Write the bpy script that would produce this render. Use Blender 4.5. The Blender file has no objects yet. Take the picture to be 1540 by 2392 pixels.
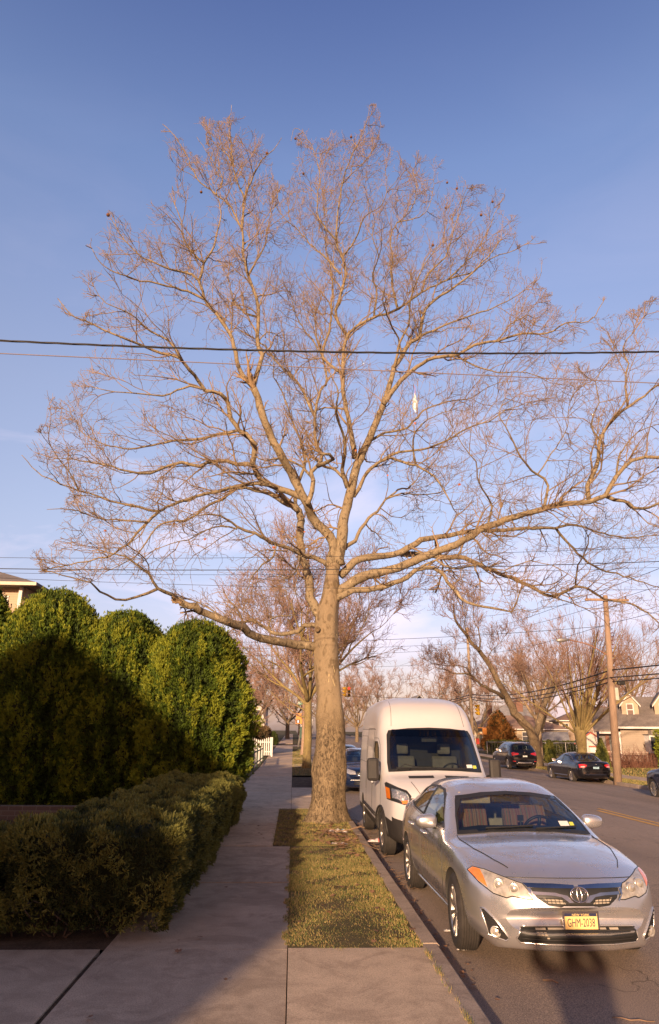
import bpy, bmesh, math, random
import numpy as np
from mathutils import Vector, Matrix
from mathutils.bvhtree import BVHTree
random.seed(7); RNG = np.random.default_rng(7)
SC = bpy.context.scene; COL = SC.collection
R = math.radians
# ------------------------------------------------------------------ camera
FPX = 1595.0; CX, CY = 770.0, 1196.0; CAMH = 1.98
PITCH = math.atan(519/FPX); YAW = math.atan(80*math.cos(PITCH)/FPX); ROLL = 0.010
CAM = np.array([0.0, 0.0, CAMH])
fwd = np.array([math.sin(YAW)*math.cos(PITCH), math.cos(YAW)*math.cos(PITCH), math.sin(PITCH)])
right0 = np.array([math.cos(YAW), -math.sin(YAW), 0.0]); up0 = np.cross(right0, fwd)
rgt = math.cos(ROLL)*right0 + math.sin(ROLL)*up0
upv = -math.sin(ROLL)*right0 + math.cos(ROLL)*up0
def ray(px, py):
    return fwd*FPX + rgt*(px-CX) - upv*(py-CY)
def at_y(px, py, Y):
    d = ray(px, py); return CAM + d*(Y/d[1])
def at_z(px, py, z=0.0):
    d = ray(px, py); return CAM + d*((z-CAMH)/d[2])
def proj(p):
    v = np.asarray(p, float)-CAM; w = v@fwd
    return CX + FPX*(v@rgt)/w, CY - FPX*(v@upv)/w
cd = bpy.data.cameras.new('camera'); cam = bpy.data.objects.new('camera', cd); COL.objects.link(cam)
cam.matrix_world = Matrix(((rgt[0], upv[0], -fwd[0], 0), (rgt[1], upv[1], -fwd[1], 0), (rgt[2], upv[2], -fwd[2], CAMH), (0, 0, 0, 1)))
cd.sensor_fit = 'VERTICAL'; cd.sensor_height = 36.0; cd.lens = FPX/2392*36; cd.clip_start = 0.05; cd.clip_end = 4000
SC.camera = cam
def zg(y):                                     # the street climbs gently in the distance
    return max(0.0, y-42)*0.0115
# ------------------------------------------------------------------ materials
def _nt(name):
    m = bpy.data.materials.new(name); m.use_nodes = True; nt = m.node_tree
    return m, nt, nt.nodes['Principled BSDF']
def N(nt, t, **kw):
    n = nt.nodes.new(t)
    for k, v in kw.items():
        if k in n.inputs: n.inputs[k].default_value = v
        else: setattr(n, k, v)
    return n
def ramp(nt, src, stops):
    r = nt.nodes.new('ShaderNodeValToRGB'); e = r.color_ramp.elements
    while len(e) < len(stops): e.new(0.5)
    for i, (p, c) in enumerate(stops):
        e[i].position = p; e[i].color = (*c, 1) if len(c) == 3 else c
    nt.links.new(src, r.inputs[0]); return r.outputs[0]
def coords(nt, kind='Object', scale=None):
    t = nt.nodes.new('ShaderNodeTexCoord').outputs[kind]
    if scale is not None:
        mp = nt.nodes.new('ShaderNodeMapping'); mp.inputs['Scale'].default_value = scale
        nt.links.new(t, mp.inputs[0]); return mp.outputs[0]
    return t
def noise(nt, co, scale, detail=4, rough=0.6, dist=0.0):
    n = N(nt, 'ShaderNodeTexNoise', Scale=scale, Detail=detail, Roughness=rough, Distortion=dist)
    nt.links.new(co, n.inputs['Vector']); return n.outputs['Fac']
def mix(nt, f, a, b, mode='MIX'):
    m = nt.nodes.new('ShaderNodeMix'); m.data_type = 'RGBA'; m.blend_type = mode
    for s, v in ((m.inputs[0], f), (m.inputs[6], a), (m.inputs[7], b)):
        if isinstance(v, (int, float)): s.default_value = v
        elif isinstance(v, (tuple, list)): s.default_value = (*v, 1) if len(v) == 3 else v
        else: nt.links.new(v, s)
    return m.outputs[2]
def bump(nt, b, h, strength=0.3, dist=0.02):
    bn = N(nt, 'ShaderNodeBump', Strength=strength, Distance=dist)
    nt.links.new(h, bn.inputs['Height']); nt.links.new(bn.outputs[0], b.inputs['Normal'])
def mat(name, col, rough=0.6, metal=0.0, var=0.12, scale=6.0, bmp=0.0, coat=0.0, spec=0.5, bscale=None, sc=None):
    m, nt, b = _nt(name)
    b.inputs['Roughness'].default_value = rough; b.inputs['Metallic'].default_value = metal
    b.inputs['Coat Weight'].default_value = coat; b.inputs['Coat Roughness'].default_value = 0.05
    b.inputs['Specular IOR Level'].default_value = spec
    co = coords(nt, 'Object', sc)
    n = noise(nt, co, scale)
    lo = tuple(c*(1-var) for c in col); hi = tuple(min(1, c*(1+var)) for c in col)
    nt.links.new(ramp(nt, n, [(0.3, lo), (0.7, hi)]), b.inputs['Base Color'])
    if bmp: bump(nt, b, noise(nt, co, bscale or scale*6, 3), bmp)
    return m
def emis(name, col, s):
    m, nt, b = _nt(name); b.inputs['Base Color'].default_value = (*col, 1)
    b.inputs['Emission Color'].default_value = (*col, 1); b.inputs['Emission Strength'].default_value = s
    return m
# ------------------------------------------------------------------ objects
def mesh_np(name, V, F, mats=None, mi=None, smooth=False):
    """V (n,3) ; F (m,k) int array, or a list of such arrays"""
    me = bpy.data.meshes.new(name)
    Fs = F if isinstance(F, list) else [F]
    Fs = [np.asarray(f, np.int32) for f in Fs if len(f)]
    V = np.asarray(V, np.float32)
    me.vertices.add(len(V)); me.vertices.foreach_set('co', V.ravel())
    loops = np.concatenate([f.ravel() for f in Fs])
    sizes = np.concatenate([np.full(len(f), f.shape[1], np.int32) for f in Fs])
    starts = np.concatenate([[0], np.cumsum(sizes)[:-1]]).astype(np.int32)
    me.loops.add(len(loops)); me.loops.foreach_set('vertex_index', loops)
    me.polygons.add(len(sizes)); me.polygons.foreach_set('loop_start', starts)
    me.polygons.foreach_set('loop_total', sizes)
    if smooth: me.polygons.foreach_set('use_smooth', np.ones(len(sizes), bool))
    if mi is not None: me.polygons.foreach_set('material_index', np.asarray(mi, np.int32))
    me.update(calc_edges=True); me.validate()
    for m in (mats if isinstance(mats, (list, tuple)) else [mats]):
        if m: me.materials.append(m)
    return me
def link(name, me, parent=None, loc=None):
    o = bpy.data.objects.new(name, me); COL.objects.link(o)
    if parent: o.parent = parent
    if loc is not None: o.location = loc
    return o
def tag(o, label=None, cat=None, group=None, kind=None):
    if label: o['label'] = label
    if cat: o['category'] = cat
    if group: o['group'] = group
    if kind: o['kind'] = kind
    return o
def thing(name, label, cat, loc=(0, 0, 0), rz=0.0, group=None):
    o = bpy.data.objects.new(name, None); COL.objects.link(o); o.location = loc; o.rotation_euler = (0, 0, rz)
    o.empty_display_size = 0.1
    return tag(o, label, cat, group)
def copy_tree(o, parent=None):
    c = o.copy(); COL.objects.link(c); c.parent = parent
    for ch in list(o.children): copy_tree(ch, c)
    return c
class MB:
    """collects simple solids, built as ONE mesh"""
    def __init__(s): s.v = []; s.f = []; s.m = []; s.cm = 0
    def add(s, vs, fs):
        o = len(s.v); s.v.extend([tuple(v) for v in vs])
        for f in fs: s.f.append([i+o for i in f]); s.m.append(s.cm)
        return s
    def box(s, x0, x1, y0, y1, z0, z1, M=None):
        vs = [(x, y, z) for z in (z0, z1) for y in (y0, y1) for x in (x0, x1)]
        if M is not None: vs = [tuple(M @ Vector(v)) for v in vs]
        return s.add(vs, [(0, 2, 3, 1), (4, 5, 7, 6), (0, 1, 5, 4), (2, 6, 7, 3), (0, 4, 6, 2), (1, 3, 7, 5)])
    def prism(s, poly, a0, a1, axis='y'):
        """poly of 2D points; axis y: (x,z) swept in y ; axis x: (y,z) swept in x ; axis z: (x,y) swept in z"""
        f = {'y': lambda p, a: (p[0], a, p[1]), 'x': lambda p, a: (a, p[0], p[1]), 'z': lambda p, a: (p[0], p[1], a)}[axis]
        n = len(poly); vs = [f(p, a0) for p in poly]+[f(p, a1) for p in poly]
        fs = [tuple(range(n)), tuple(range(2*n-1, n-1, -1))]+[(i, n+i, n+(i+1) % n, (i+1) % n) for i in range(n)]
        return s.add(vs, fs)
    def tube(s, pts, rad, n=8, cap=True):
        pts = [Vector(p) for p in pts]; k = len(pts)
        rads = rad if isinstance(rad, (list, tuple, np.ndarray)) else [rad]*k
        ref = None; o = len(s.v); vs = []
        for i, p in enumerate(pts):
            t = (pts[min(i+1, k-1)]-pts[max(i-1, 0)])
            t = t.normalized() if t.length > 1e-9 else Vector((0, 0, 1))
            if ref is None:
                ref = t.cross(Vector((0, 0, 1)) if abs(t.z) < 0.9 else Vector((1, 0, 0))).normalized()
            ref = (ref - t*ref.dot(t)).normalized(); b = t.cross(ref)
            for j in range(n):
                a = 2*math.pi*j/n; vs.append(p+(ref*math.cos(a)+b*math.sin(a))*rads[i])
        fs = [(i*n+j, i*n+(j+1) % n, (i+1)*n+(j+1) % n, (i+1)*n+j) for i in range(k-1) for j in range(n)]
        if cap: fs += [tuple(range(n-1, -1, -1)), tuple(range((k-1)*n, k*n))]
        return s.add(vs, fs)
    def lathe(s, prof, n=24, M=None, closed=False):
        """prof (r,h) about local z"""
        vs = []
        for r, h in prof:
            for j in range(n):
                a = 2*math.pi*j/n; v = Vector((r*math.cos(a), r*math.sin(a), h)); vs.append(M @ v if M is not None else v)
        k = len(prof)
        fs = [(i*n+j, i*n+(j+1) % n, (i+1)*n+(j+1) % n, (i+1)*n+j) for i in range(k-1) for j in range(n)]
        if closed: fs += [((k-1)*n+j, (k-1)*n+(j+1) % n, (j+1) % n, j) for j in range(n)]
        else: fs += [tuple(range(n-1, -1, -1)), tuple(range((k-1)*n, k*n))]
        return s.add(vs, fs)
    def mesh(s, name, mats, smooth=False, fixn=True):
        me = bpy.data.meshes.new(name); me.from_pydata([tuple(v) for v in s.v], [], s.f)
        for m in (mats if isinstance(mats, (list, tuple)) else [mats]): me.materials.append(m)
        me.polygons.foreach_set('material_index', s.m)
        if fixn:
            bm = bmesh.new(); bm.from_mesh(me); bmesh.ops.recalc_face_normals(bm, faces=bm.faces); bm.to_mesh(me); bm.free()
        if smooth: me.polygons.foreach_set('use_smooth', [True]*len(me.polygons))
        me.update(); return me
    def build(s, name, mats, parent=None, smooth=False, loc=None, bevel=0.0):
        o = link(name, s.mesh(name, mats, smooth), parent, loc)
        if bevel:
            b = o.modifiers.new('bevel', 'BEVEL'); b.width = bevel; b.segments = 2; b.limit_method = 'ANGLE'
        return o
def smooth_angle(me, ang=40):
    bm = bmesh.new(); bm.from_mesh(me)
    for f in bm.faces: f.smooth = True
    for e in bm.edges:
        if len(e.link_faces) == 2 and e.calc_face_angle(0) > R(ang): e.smooth = False
    bm.to_mesh(me); bm.free()
def resample(P, step, jitter=0.0, rng=RNG):
    """Catmull-Rom through control rows (x,y,z,r)"""
    P = np.asarray(P, float); Q = np.vstack([2*P[0]-P[1], P, 2*P[-1]-P[-2]]); out = []
    for i in range(1, len(Q)-2):
        a, b, c, d = Q[i-1], Q[i], Q[i+1], Q[i+2]
        n = max(1, int(round(np.linalg.norm(c[:3]-b[:3])/step)))
        for k in range(n):
            t = k/n
            out.append(0.5*((2*b)+(-a+c)*t+(2*a-5*b+4*c-d)*t*t+(-a+3*b-3*c+d)*t**3))
    out.append(P[-1]); out = np.array(out)
    if jitter: out[1:-1, :3] += rng.normal(0, jitter, (len(out)-2, 3))
    out[:, 3] = np.maximum(out[:, 3], 0.004)
    return out
class Tubes:
    """many thin tapered tubes, vectorised; batches keyed by (points, sides)"""
    def __init__(s): s.b = {}
    def add(s, rows, sides):
        s.b.setdefault((len(rows), sides), []).append(rows)
    def arrays(s):
        Vs = []; Fs = []; off = 0
        for (k, n), L in s.b.items():
            A = np.array(L); P = A[:, :, :3]; r = A[:, :, 3]; m = len(A)
            T = np.empty_like(P); T[:, 1:-1] = P[:, 2:]-P[:, :-2]; T[:, 0] = P[:, 1]-P[:, 0]; T[:, -1] = P[:, -1]-P[:, -2]
            T /= np.linalg.norm(T, axis=2, keepdims=True)+1e-9
            mean = P[:, -1]-P[:, 0]; mean /= np.linalg.norm(mean, axis=1, keepdims=True)+1e-9
            ref = np.where(np.abs(mean[:, 2:3]) < 0.8, [[0, 0, 1.0]], [[1.0, 0, 0]])
            ref = np.broadcast_to(ref[:, None, :], P.shape)
            u = np.cross(T, ref); u /= np.linalg.norm(u, axis=2, keepdims=True)+1e-9; w = np.cross(T, u)
            a = 2*np.pi*np.arange(n)/n
            V = P[:, :, None, :]+r[:, :, None, None]*(u[:, :, None, :]*np.cos(a)[None, None, :, None]+w[:, :, None, :]*np.sin(a)[None, None, :, None])
            Vs.append(V.reshape(-1, 3))
            i, j = np.meshgrid(np.arange(k-1), np.arange(n), indexing='ij'); j2 = (j+1) % n
            q = np.stack([i*n+j, i*n+j2, (i+1)*n+j2, (i+1)*n+j], -1).reshape(-1, 4)
            Fs.append((q[None]+(np.arange(m)*k*n)[:, None, None]+off).reshape(-1, 4)); off += m*k*n
        return np.vstack(Vs), np.vstack(Fs)
    def build(s, name, m, parent=None, loc=None):
        V, F = s.arrays(); return link(name, mesh_np(name, V, F, m, smooth=True), parent, loc)
# ------------------------------------------------------------------ light
SUN_AZ = R(17.0); SUN_EL = R(12.0)            # light travels along +Y turned 17 deg towards +X
wd = bpy.data.worlds.new('World'); SC.world = wd; wd.use_nodes = True
wt = wd.node_tree; bg = wt.nodes['Background']
sky = wt.nodes.new('ShaderNodeTexSky'); sky.sky_type = 'NISHITA'; sky.sun_disc = False
sky.sun_elevation = SUN_EL; sky.sun_rotation = math.pi + SUN_AZ
sky.air_density = 1.0; sky.dust_density = 1.6; sky.ozone_density = 2.2; sky.altitude = 0
tc = wt.nodes.new('ShaderNodeTexCoord')
sep = wt.nodes.new('ShaderNodeSeparateXYZ'); wt.links.new(tc.outputs['Generated'], sep.inputs[0])
mp = wt.nodes.new('ShaderNodeMapping'); mp.inputs['Scale'].default_value = (1.0, 1.0, 3.2); wt.links.new(tc.outputs['Generated'], mp.inputs[0])
cn = noise(wt, mp.outputs[0], 3.2, 6, 0.55, 0.6)
cf = ramp(wt, cn, [(0.50, (0, 0, 0)), (0.72, (1, 1, 1))])
low = ramp(wt, sep.outputs[2], [(0.02, (0.5,)*3), (0.30, (0.5,)*3), (0.50, (0.05,)*3), (0.8, (0, 0, 0))])
fm = wt.nodes.new('ShaderNodeMath'); fm.operation = 'MULTIPLY'; wt.links.new(cf, fm.inputs[0]); wt.links.new(low, fm.inputs[1])
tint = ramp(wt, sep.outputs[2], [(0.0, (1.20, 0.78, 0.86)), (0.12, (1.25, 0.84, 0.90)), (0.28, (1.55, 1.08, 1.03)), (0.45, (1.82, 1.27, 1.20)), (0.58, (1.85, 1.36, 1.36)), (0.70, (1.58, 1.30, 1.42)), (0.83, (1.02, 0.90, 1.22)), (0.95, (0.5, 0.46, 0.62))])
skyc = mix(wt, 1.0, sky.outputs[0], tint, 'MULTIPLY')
# sunset side of the sky, behind the viewpoint; dimmed, as overhead, to deepen shade
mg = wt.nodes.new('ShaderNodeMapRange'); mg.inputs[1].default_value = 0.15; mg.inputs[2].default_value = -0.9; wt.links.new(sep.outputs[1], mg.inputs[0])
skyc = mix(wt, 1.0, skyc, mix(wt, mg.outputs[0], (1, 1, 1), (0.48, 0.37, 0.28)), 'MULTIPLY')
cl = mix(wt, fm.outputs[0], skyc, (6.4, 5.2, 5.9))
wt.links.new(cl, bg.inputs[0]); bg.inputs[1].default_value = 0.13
sl = bpy.data.lights.new('sun', 'SUN'); sl.energy = 5.0; sl.angle = R(0.9); sl.color = (1.0, 0.69, 0.43)
so = bpy.data.objects.new('sun', sl); COL.objects.link(so)
sd = Vector((math.sin(SUN_AZ)*math.cos(SUN_EL), math.cos(SUN_AZ)*math.cos(SUN_EL), -math.sin(SUN_EL)))
so.rotation_euler = sd.to_track_quat('-Z', 'Y').to_euler(); so.location = (-20, -60, 30)
SC.view_settings.view_transform = 'Standard'; SC.view_settings.look = 'None'
SC.view_settings.exposure = 0.68; SC.view_settings.gamma = 1.0
SC.render.engine = 'CYCLES'; SC.cycles.use_denoising = True
SC.cycles.max_bounces = 6; SC.cycles.transparent_max_bounces = 16
# ================================================================== setting: ground, road, pavement
def sheet(name, xs, ys, zf, m, kind='structure', label=None):
    xs = np.asarray(xs, float); ys = np.asarray(ys, float)
    X, Y = np.meshgrid(xs, ys); Z = np.vectorize(zf)(X, Y)
    V = np.stack([X, Y, Z], -1).reshape(-1, 3); nx = len(xs)
    i, j = np.meshgrid(np.arange(len(ys)-1), np.arange(nx-1), indexing='ij')
    F = np.stack([i*nx+j, i*nx+j+1, (i+1)*nx+j+1, (i+1)*nx+j], -1).reshape(-1, 4)
    return tag(link(name, mesh_np(name, V, F, m, smooth=True)), label, None, None, kind)
def mat_concrete(name, col, patch=0.25, joints=None):
    m, nt, b = _nt(name); co = coords(nt)
    big = noise(nt, co, 0.55, 5, 0.6, 0.3); mid = noise(nt, co, 5.5, 4); fine = noise(nt, co, 95, 2, 0.7)
    c1 = ramp(nt, big, [(0.3, tuple(c*(1-patch) for c in col)), (0.7, tuple(c*(1+patch*0.5) for c in col))])
    c2 = mix(nt, 0.35, c1, ramp(nt, mid, [(0.35, tuple(c*0.72 for c in col)), (0.65, tuple(c*1.15 for c in col))]))
    c3 = mix(nt, 0.5, c2, ramp(nt, fine, [(0.36, (0.45, 0.43, 0.42)), (0.50, (1, 1, 1)), (0.66, (1.35, 1.3, 1.25))]), 'MULTIPLY')
    st = noise(nt, co, 1.6, 5, 0.7, 1.2); c3 = mix(nt, 0.55, c3, ramp(nt, st, [(0.40, (0.62, 0.60, 0.60)), (0.52, (1, 1, 1))]), 'MULTIPLY')
    wob = nt.nodes.new('ShaderNodeVectorMath'); wob.operation = 'ADD'; nn = N(nt, 'ShaderNodeTexNoise', Scale=2.2, Detail=6); nt.links.new(co, nn.inputs['Vector'])
    sc_ = nt.nodes.new('ShaderNodeVectorMath'); sc_.operation = 'SCALE'; sc_.inputs['Scale'].default_value = 0.7
    nt.links.new(nn.outputs['Color'], sc_.inputs[0]); nt.links.new(co, wob.inputs[0]); nt.links.new(sc_.outputs[0], wob.inputs[1])
    v = N(nt, 'ShaderNodeTexVoronoi', Scale=0.42); v.feature = 'DISTANCE_TO_EDGE'; nt.links.new(wob.outputs[0], v.inputs['Vector'])
    ck = ramp(nt, v.outputs['Distance'], [(0.001, (0.5,)*3), (0.004, (1,)*3)]); ms = ramp(nt, noise(nt, co, 0.5, 3), [(0.56, (0, 0, 0)), (0.6, (1, 1, 1))])
    c3 = mix(nt, ms, c3, mix(nt, 1.0, c3, ck, 'MULTIPLY'))
    nt.links.new(c3, b.inputs['Base Color']); b.inputs['Roughness'].default_value = 0.92
    b.inputs['Specular IOR Level'].default_value = 0.25
    bump(nt, b, fine, 0.35, 0.006); return m
def mat_asphalt():
    m, nt, b = _nt('asphalt'); co = coords(nt)
    big = noise(nt, co, 0.28, 5, 0.6, 0.4); fine = noise(nt, co, 120, 2, 0.7)
    st = coords(nt, 'Object', (0.9, 0.07, 1)); lanes = noise(nt, st, 1.4, 3, 0.5)
    c1 = ramp(nt, big, [(0.3, (0.23, 0.18, 0.145)), (0.72, (0.33, 0.255, 0.20))])
    c1 = mix(nt, 0.45, c1, ramp(nt, lanes, [(0.35, (0.19, 0.15, 0.125)), (0.65, (0.35, 0.27, 0.21))]))
    c2 = mix(nt, 0.8, c1, ramp(nt, fine, [(0.34, (0.35, 0.33, 0.33)), (0.5, (0.95, 0.95, 0.95)), (0.68, (2.0, 1.85, 1.7))]), 'MULTIPLY')
    # cracks
    v = N(nt, 'ShaderNodeTexVoronoi', Scale=0.55); v.feature = 'DISTANCE_TO_EDGE'
    wob = nt.nodes.new('ShaderNodeVectorMath'); wob.operation = 'ADD'
    nn = N(nt, 'ShaderNodeTexNoise', Scale=1.7, Detail=5); nt.links.new(co, nn.inputs['Vector'])
    sc_ = nt.nodes.new('ShaderNodeVectorMath'); sc_.operation = 'SCALE'; sc_.inputs['Scale'].default_value = 1.3
    nt.links.new(nn.outputs['Color'], sc_.inputs[0]); nt.links.new(co, wob.inputs[0]); nt.links.new(sc_.outputs[0], wob.inputs[1])
    nt.links.new(wob.outputs[0], v.inputs['Vector'])
    ck = ramp(nt, v.outputs['Distance'], [(0.002, (0.4,)*3), (0.010, (1,)*3)])
    msk = ramp(nt, noise(nt, co, 0.35, 3), [(0.48, (0, 0, 0)), (0.6, (1, 1, 1))])
    c3 = mix(nt, msk, c2, mix(nt, 1.0, c2, ck, 'MULTIPLY'))
    nt.links.new(c3, b.inputs['Base Color']); b.inputs['Roughness'].default_value = 0.9
    b.inputs['Specular IOR Level'].default_value = 0.3
    bump(nt, b, fine, 0.5, 0.008); return m
def mat_soil(name, a, c, scale=3.0, t0=0.4, t1=0.62):
    m, nt, b = _nt(name); co = coords(nt)
    n1 = noise(nt, co, scale, 6, 0.65); n2 = noise(nt, co, 60, 3, 0.7)
    c1 = ramp(nt, n1, [(t0, a), (t1, c)])
    c2 = mix(nt, 0.7, c1, ramp(nt, n2, [(0.3, (0.4,)*3), (0.7, (1.5,)*3)]), 'MULTIPLY')
    nt.links.new(c2, b.inputs['Base Color']); b.inputs['Roughness'].default_value = 1.0
    b.inputs['Specular IOR Level'].default_value = 0.1
    bump(nt, b, n2, 0.8, 0.02); return m
M_LAWN = mat_soil('winter_lawn', (0.10, 0.088, 0.042), (0.15, 0.112, 0.06), 1.6)
M_DIRT = mat_soil('bare_soil', (0.075, 0.052, 0.036), (0.13, 0.09, 0.06), 4)
M_CONC = mat_concrete('sidewalk_concrete', (0.57, 0.43, 0.30))
M_CONC2 = mat_concrete('old_concrete', (0.47, 0.36, 0.26), 0.3)
M_KERB = mat_concrete('kerb_concrete', (0.38, 0.30, 0.24), 0.3)
M_ASPH = mat_asphalt()
M_YEL = mat('road_yellow', (0.62, 0.33, 0.05), 0.8, var=0.3, scale=14)
M_WHTL = mat('road_white', (0.55, 0.53, 0.5), 0.8, var=0.3, scale=9)
KX0, KX1 = 1.25, 1.41            # near kerb
FK0, FK1 = 16.2, 16.4            # far kerb
def road_z(x, y):
    t = (x-KX1)/(8.7-KX1) if x < 8.7 else (x-8.7)/(FK0-8.7)
    z = 0.03*math.sin(max(0, min(1, t))*math.pi/2) if x < 8.7 else 0.03-0.33*t
    return z+zg(y)
YS = list(range(-30, 42, 6))+[42, 50, 60, 70, 84, 100, 130, 170, 220, 300]
sheet('ground', [-900, -200, -60, -2, 30, 60, 200, 900], [-200, -30]+YS[1:]+[420, 900], lambda x, y: -0.46+zg(min(y, 330)), M_LAWN)
sheet('road', [KX1-0.02, 3, 5, 7, 8.7, 10.5, 12.5, 14.5, FK0+0.02], YS, road_z, M_ASPH)
CS0, CS1 = 84.0, 94.0            # cross street
sheet('cross_street', [-120, -40, KX0], [CS0, CS1], lambda x, y: 0.02+zg(y), M_ASPH).name = 'cross_street'
sheet('cross_street', [FK1, 60, 150], [CS0, CS1], lambda x, y: -0.26+zg(y), M_ASPH)
sheet('lawn', [-120, -30, -1.75], [-30, 7.15], lambda x, y: 0.05+zg(y), M_LAWN)
sheet('lawn', [-120, -30, -1.75], [7.15, 20, 42, 60, CS0], lambda x, y: 0.10+zg(y), M_LAWN)
sheet('lawn', [-120, -30, KX0], [CS1, 130, 220, 330], lambda x, y: 0.09+zg(y), M_LAWN)
sheet('lawn', [FK1-0.02, 40, 150], [-30, 10, 42, 60, CS0], lambda x, y: -0.18+zg(y), M_LAWN)
sheet('lawn', [FK1-0.02, 40, 150], [CS1, 130, 220, 330], lambda x, y: -0.18+zg(y), M_LAWN)
# kerbs: long solids
def kerb(name, x0, x1, y0, y1, z0, z1, m=M_KERB):
    ys = [y for y in np.arange(y0, y1, 2.4)]+[y1]; mb = MB()
    for a, c in zip(ys[:-1], ys[1:]):
        e = 0.006
        za, zc = zg(a), zg(c); dx = random.uniform(-0.006, 0.006); dz = random.uniform(-0.006, 0.004)
        prof = [(x0+dx, z0), (x0+dx, z1+dz-0.0), (x1+dx-0.03, z1+dz), (x1+dx-0.008, z1+dz-0.02), (x1+dx+0.012, z0)]
        if x0 > 5: prof = [(x1+dx, z0), (x1+dx, z1+dz), (x0+dx+0.03, z1+dz), (x0+dx+0.008, z1+dz-0.02), (x0+dx-0.012, z0)]
        vs = [(p[0], a+e, p[1]+za) for p in prof]+[(p[0], c-e, p[1]+zc) for p in prof]
        mb.add(vs, [(0, 1, 2, 3, 4), (9, 8, 7, 6, 5)]+[(i, 5+i, 5+(i+1) % 5, (i+1) % 5) for i in range(5)])
    return tag(mb.build(name, m), kind='structure')
kerb('kerb', KX0, KX1, -12, CS0-1.5, -0.05, 0.145)
kerb('kerb', KX0, KX1, CS1+1.5, 200, -0.05, 0.145)
kerb('kerb', FK0, FK1, -12, CS0-1.5, -0.4, -0.155)
kerb('kerb', FK0, FK1, CS1+1.5, 200, -0.4, -0.155)
# sidewalk slabs with open joints over a dark base
def slabs(name, rects, m, top=0.13, th=0.10):
    mb = MB()
    for (x0, x1, y0, y1) in rects:
        j = 0.0042; t = top+random.uniform(-0.005, 0.005)
        za, zc = zg(y0), zg(y1)
        vs = [(x0+j, y0+j, t-th+za), (x1-j, y0+j, t-th+za), (x1-j, y1-j, t-th+zc), (x0+j, y1-j, t-th+zc),
              (x0+j, y0+j, t+za), (x1-j, y0+j, t+za), (x1-j, y1-j, t+zc), (x0+j, y1-j, t+zc)]
        mb.add(vs, [(3, 2, 1, 0), (4, 5, 6, 7), (0, 1, 5, 4), (1, 2, 6, 5), (2, 3, 7, 6), (3, 0, 4, 7)])
    return tag(mb.build(name, m), kind='structure')
sheet('path', [-1.9, 0, KX0+0.02], YS[:13]+[58, CS0], lambda x, y: 0.045+zg(y), M_DIRT)
sheet('path', [-1.9, 0, KX0+0.02], [CS1, 110, 200], lambda x, y: 0.045+zg(y), M_DIRT)
rc = []
ys = [-6, -3.2, -0.2, 2.6, 7.1]
for a, c in zip(ys[:-1], ys[1:]): rc += [(-1.64, 0.0, a, c)]
slabs('sidewalk', rc, M_CONC2)
ys = [7.1, 10.0, 13.0]
slabs('sidewalk', [(-1.64, 0.0, a, c) for a, c in zip(ys[:-1], ys[1:])], M_CONC2)
ys = [13.0, 16.1, 19.2]
slabs('sidewalk', [(-1.75, -0.30, a, c) for a, c in zip(ys[:-1], ys[1:])], M_CONC, 0.142)
ys = [19.2, 22.0, 25.0, 28, 31, 34, 37, 40, 42, 46, 50, 54, 58, 62, 66, 70, 74, 79, CS0]
slabs('sidewalk', [(-1.88, 0.0, a, c) for a, c in zip(ys[:-1], ys[1:])], M_CONC)
slabs('sidewalk', [(-1.88, 0.0, a, a+4) for a in range(95, 197, 4)], M_CONC)
# slabs from sidewalk to kerb, near and beyond the tree
slabs('driveway', [(0.0, KX0, -6, -3.2), (0.0, KX0, -3.2, -0.2), (0.0, KX0, -0.2, 2.6), (0.0, KX0, 2.6, 7.1)], M_CONC, 0.134)
slabs('driveway', [(0.0, KX0, 19.2, 22.9), (0.0, KX0, 22.9, 26.6), (0, KX0, 42.5, 46), (0, KX0, 52, 55), (0, KX0, 62, 65)], M_CONC, 0.131)
slabs('driveway', [(-4.6, -1.675, 2.6, 7.13), (-4.6, -1.675, -1.7, 2.6), (-7.6, -4.6, 2.6, 7.13), (-7.6, -4.6, -1.7, 2.6)], M_CONC2, 0.128)
# yellow centre line: two stripes, worn end near the camera
mb = MB()
def stripe(mb, x0, x1, y0, y1, n=8, lift=0.006):
    ys = np.linspace(y0, y1, n+1)
    for a, c in zip(ys[:-1], ys[1:]):
        mb.add([(x0, a, road_z(x0, a)+lift), (x1, a, road_z(x1, a)+lift), (x1, c, road_z(x1, c)+lift), (x0, c, road_z(x0, c)+lift)], [(0, 1, 2, 3)])
stripe(mb, 8.45, 8.57, 2, 20.2); stripe(mb, 8.72, 8.84, 2, 20.8)
stripe(mb, 8.45, 8.57, 40, 79, 8); stripe(mb, 8.72, 8.84, 40, 79, 8)
tag(mb.build('road_marking', M_YEL), 'yellow double centre line painted on the asphalt', kind='structure')
mb = MB(); stripe(mb, 1.9, 15.8, 80.0, 80.5, 2)
for k in range(14): stripe(mb, 2.0+k, 2.4+k, 81, 83.4, 1)
tag(mb.build('road_marking', M_WHTL), 'white crosswalk bars at the far intersection', kind='structure')
# right-hand sidewalk
slabs('sidewalk', [(18.1, 19.6, a, a+3) for a in range(8, 81, 3)], M_CONC, -0.145)
slabs('driveway', [(FK1, 18.1, 27.6, 31.0), (19.6, 27, 27.6, 31.0)], M_CONC, -0.155)
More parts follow.
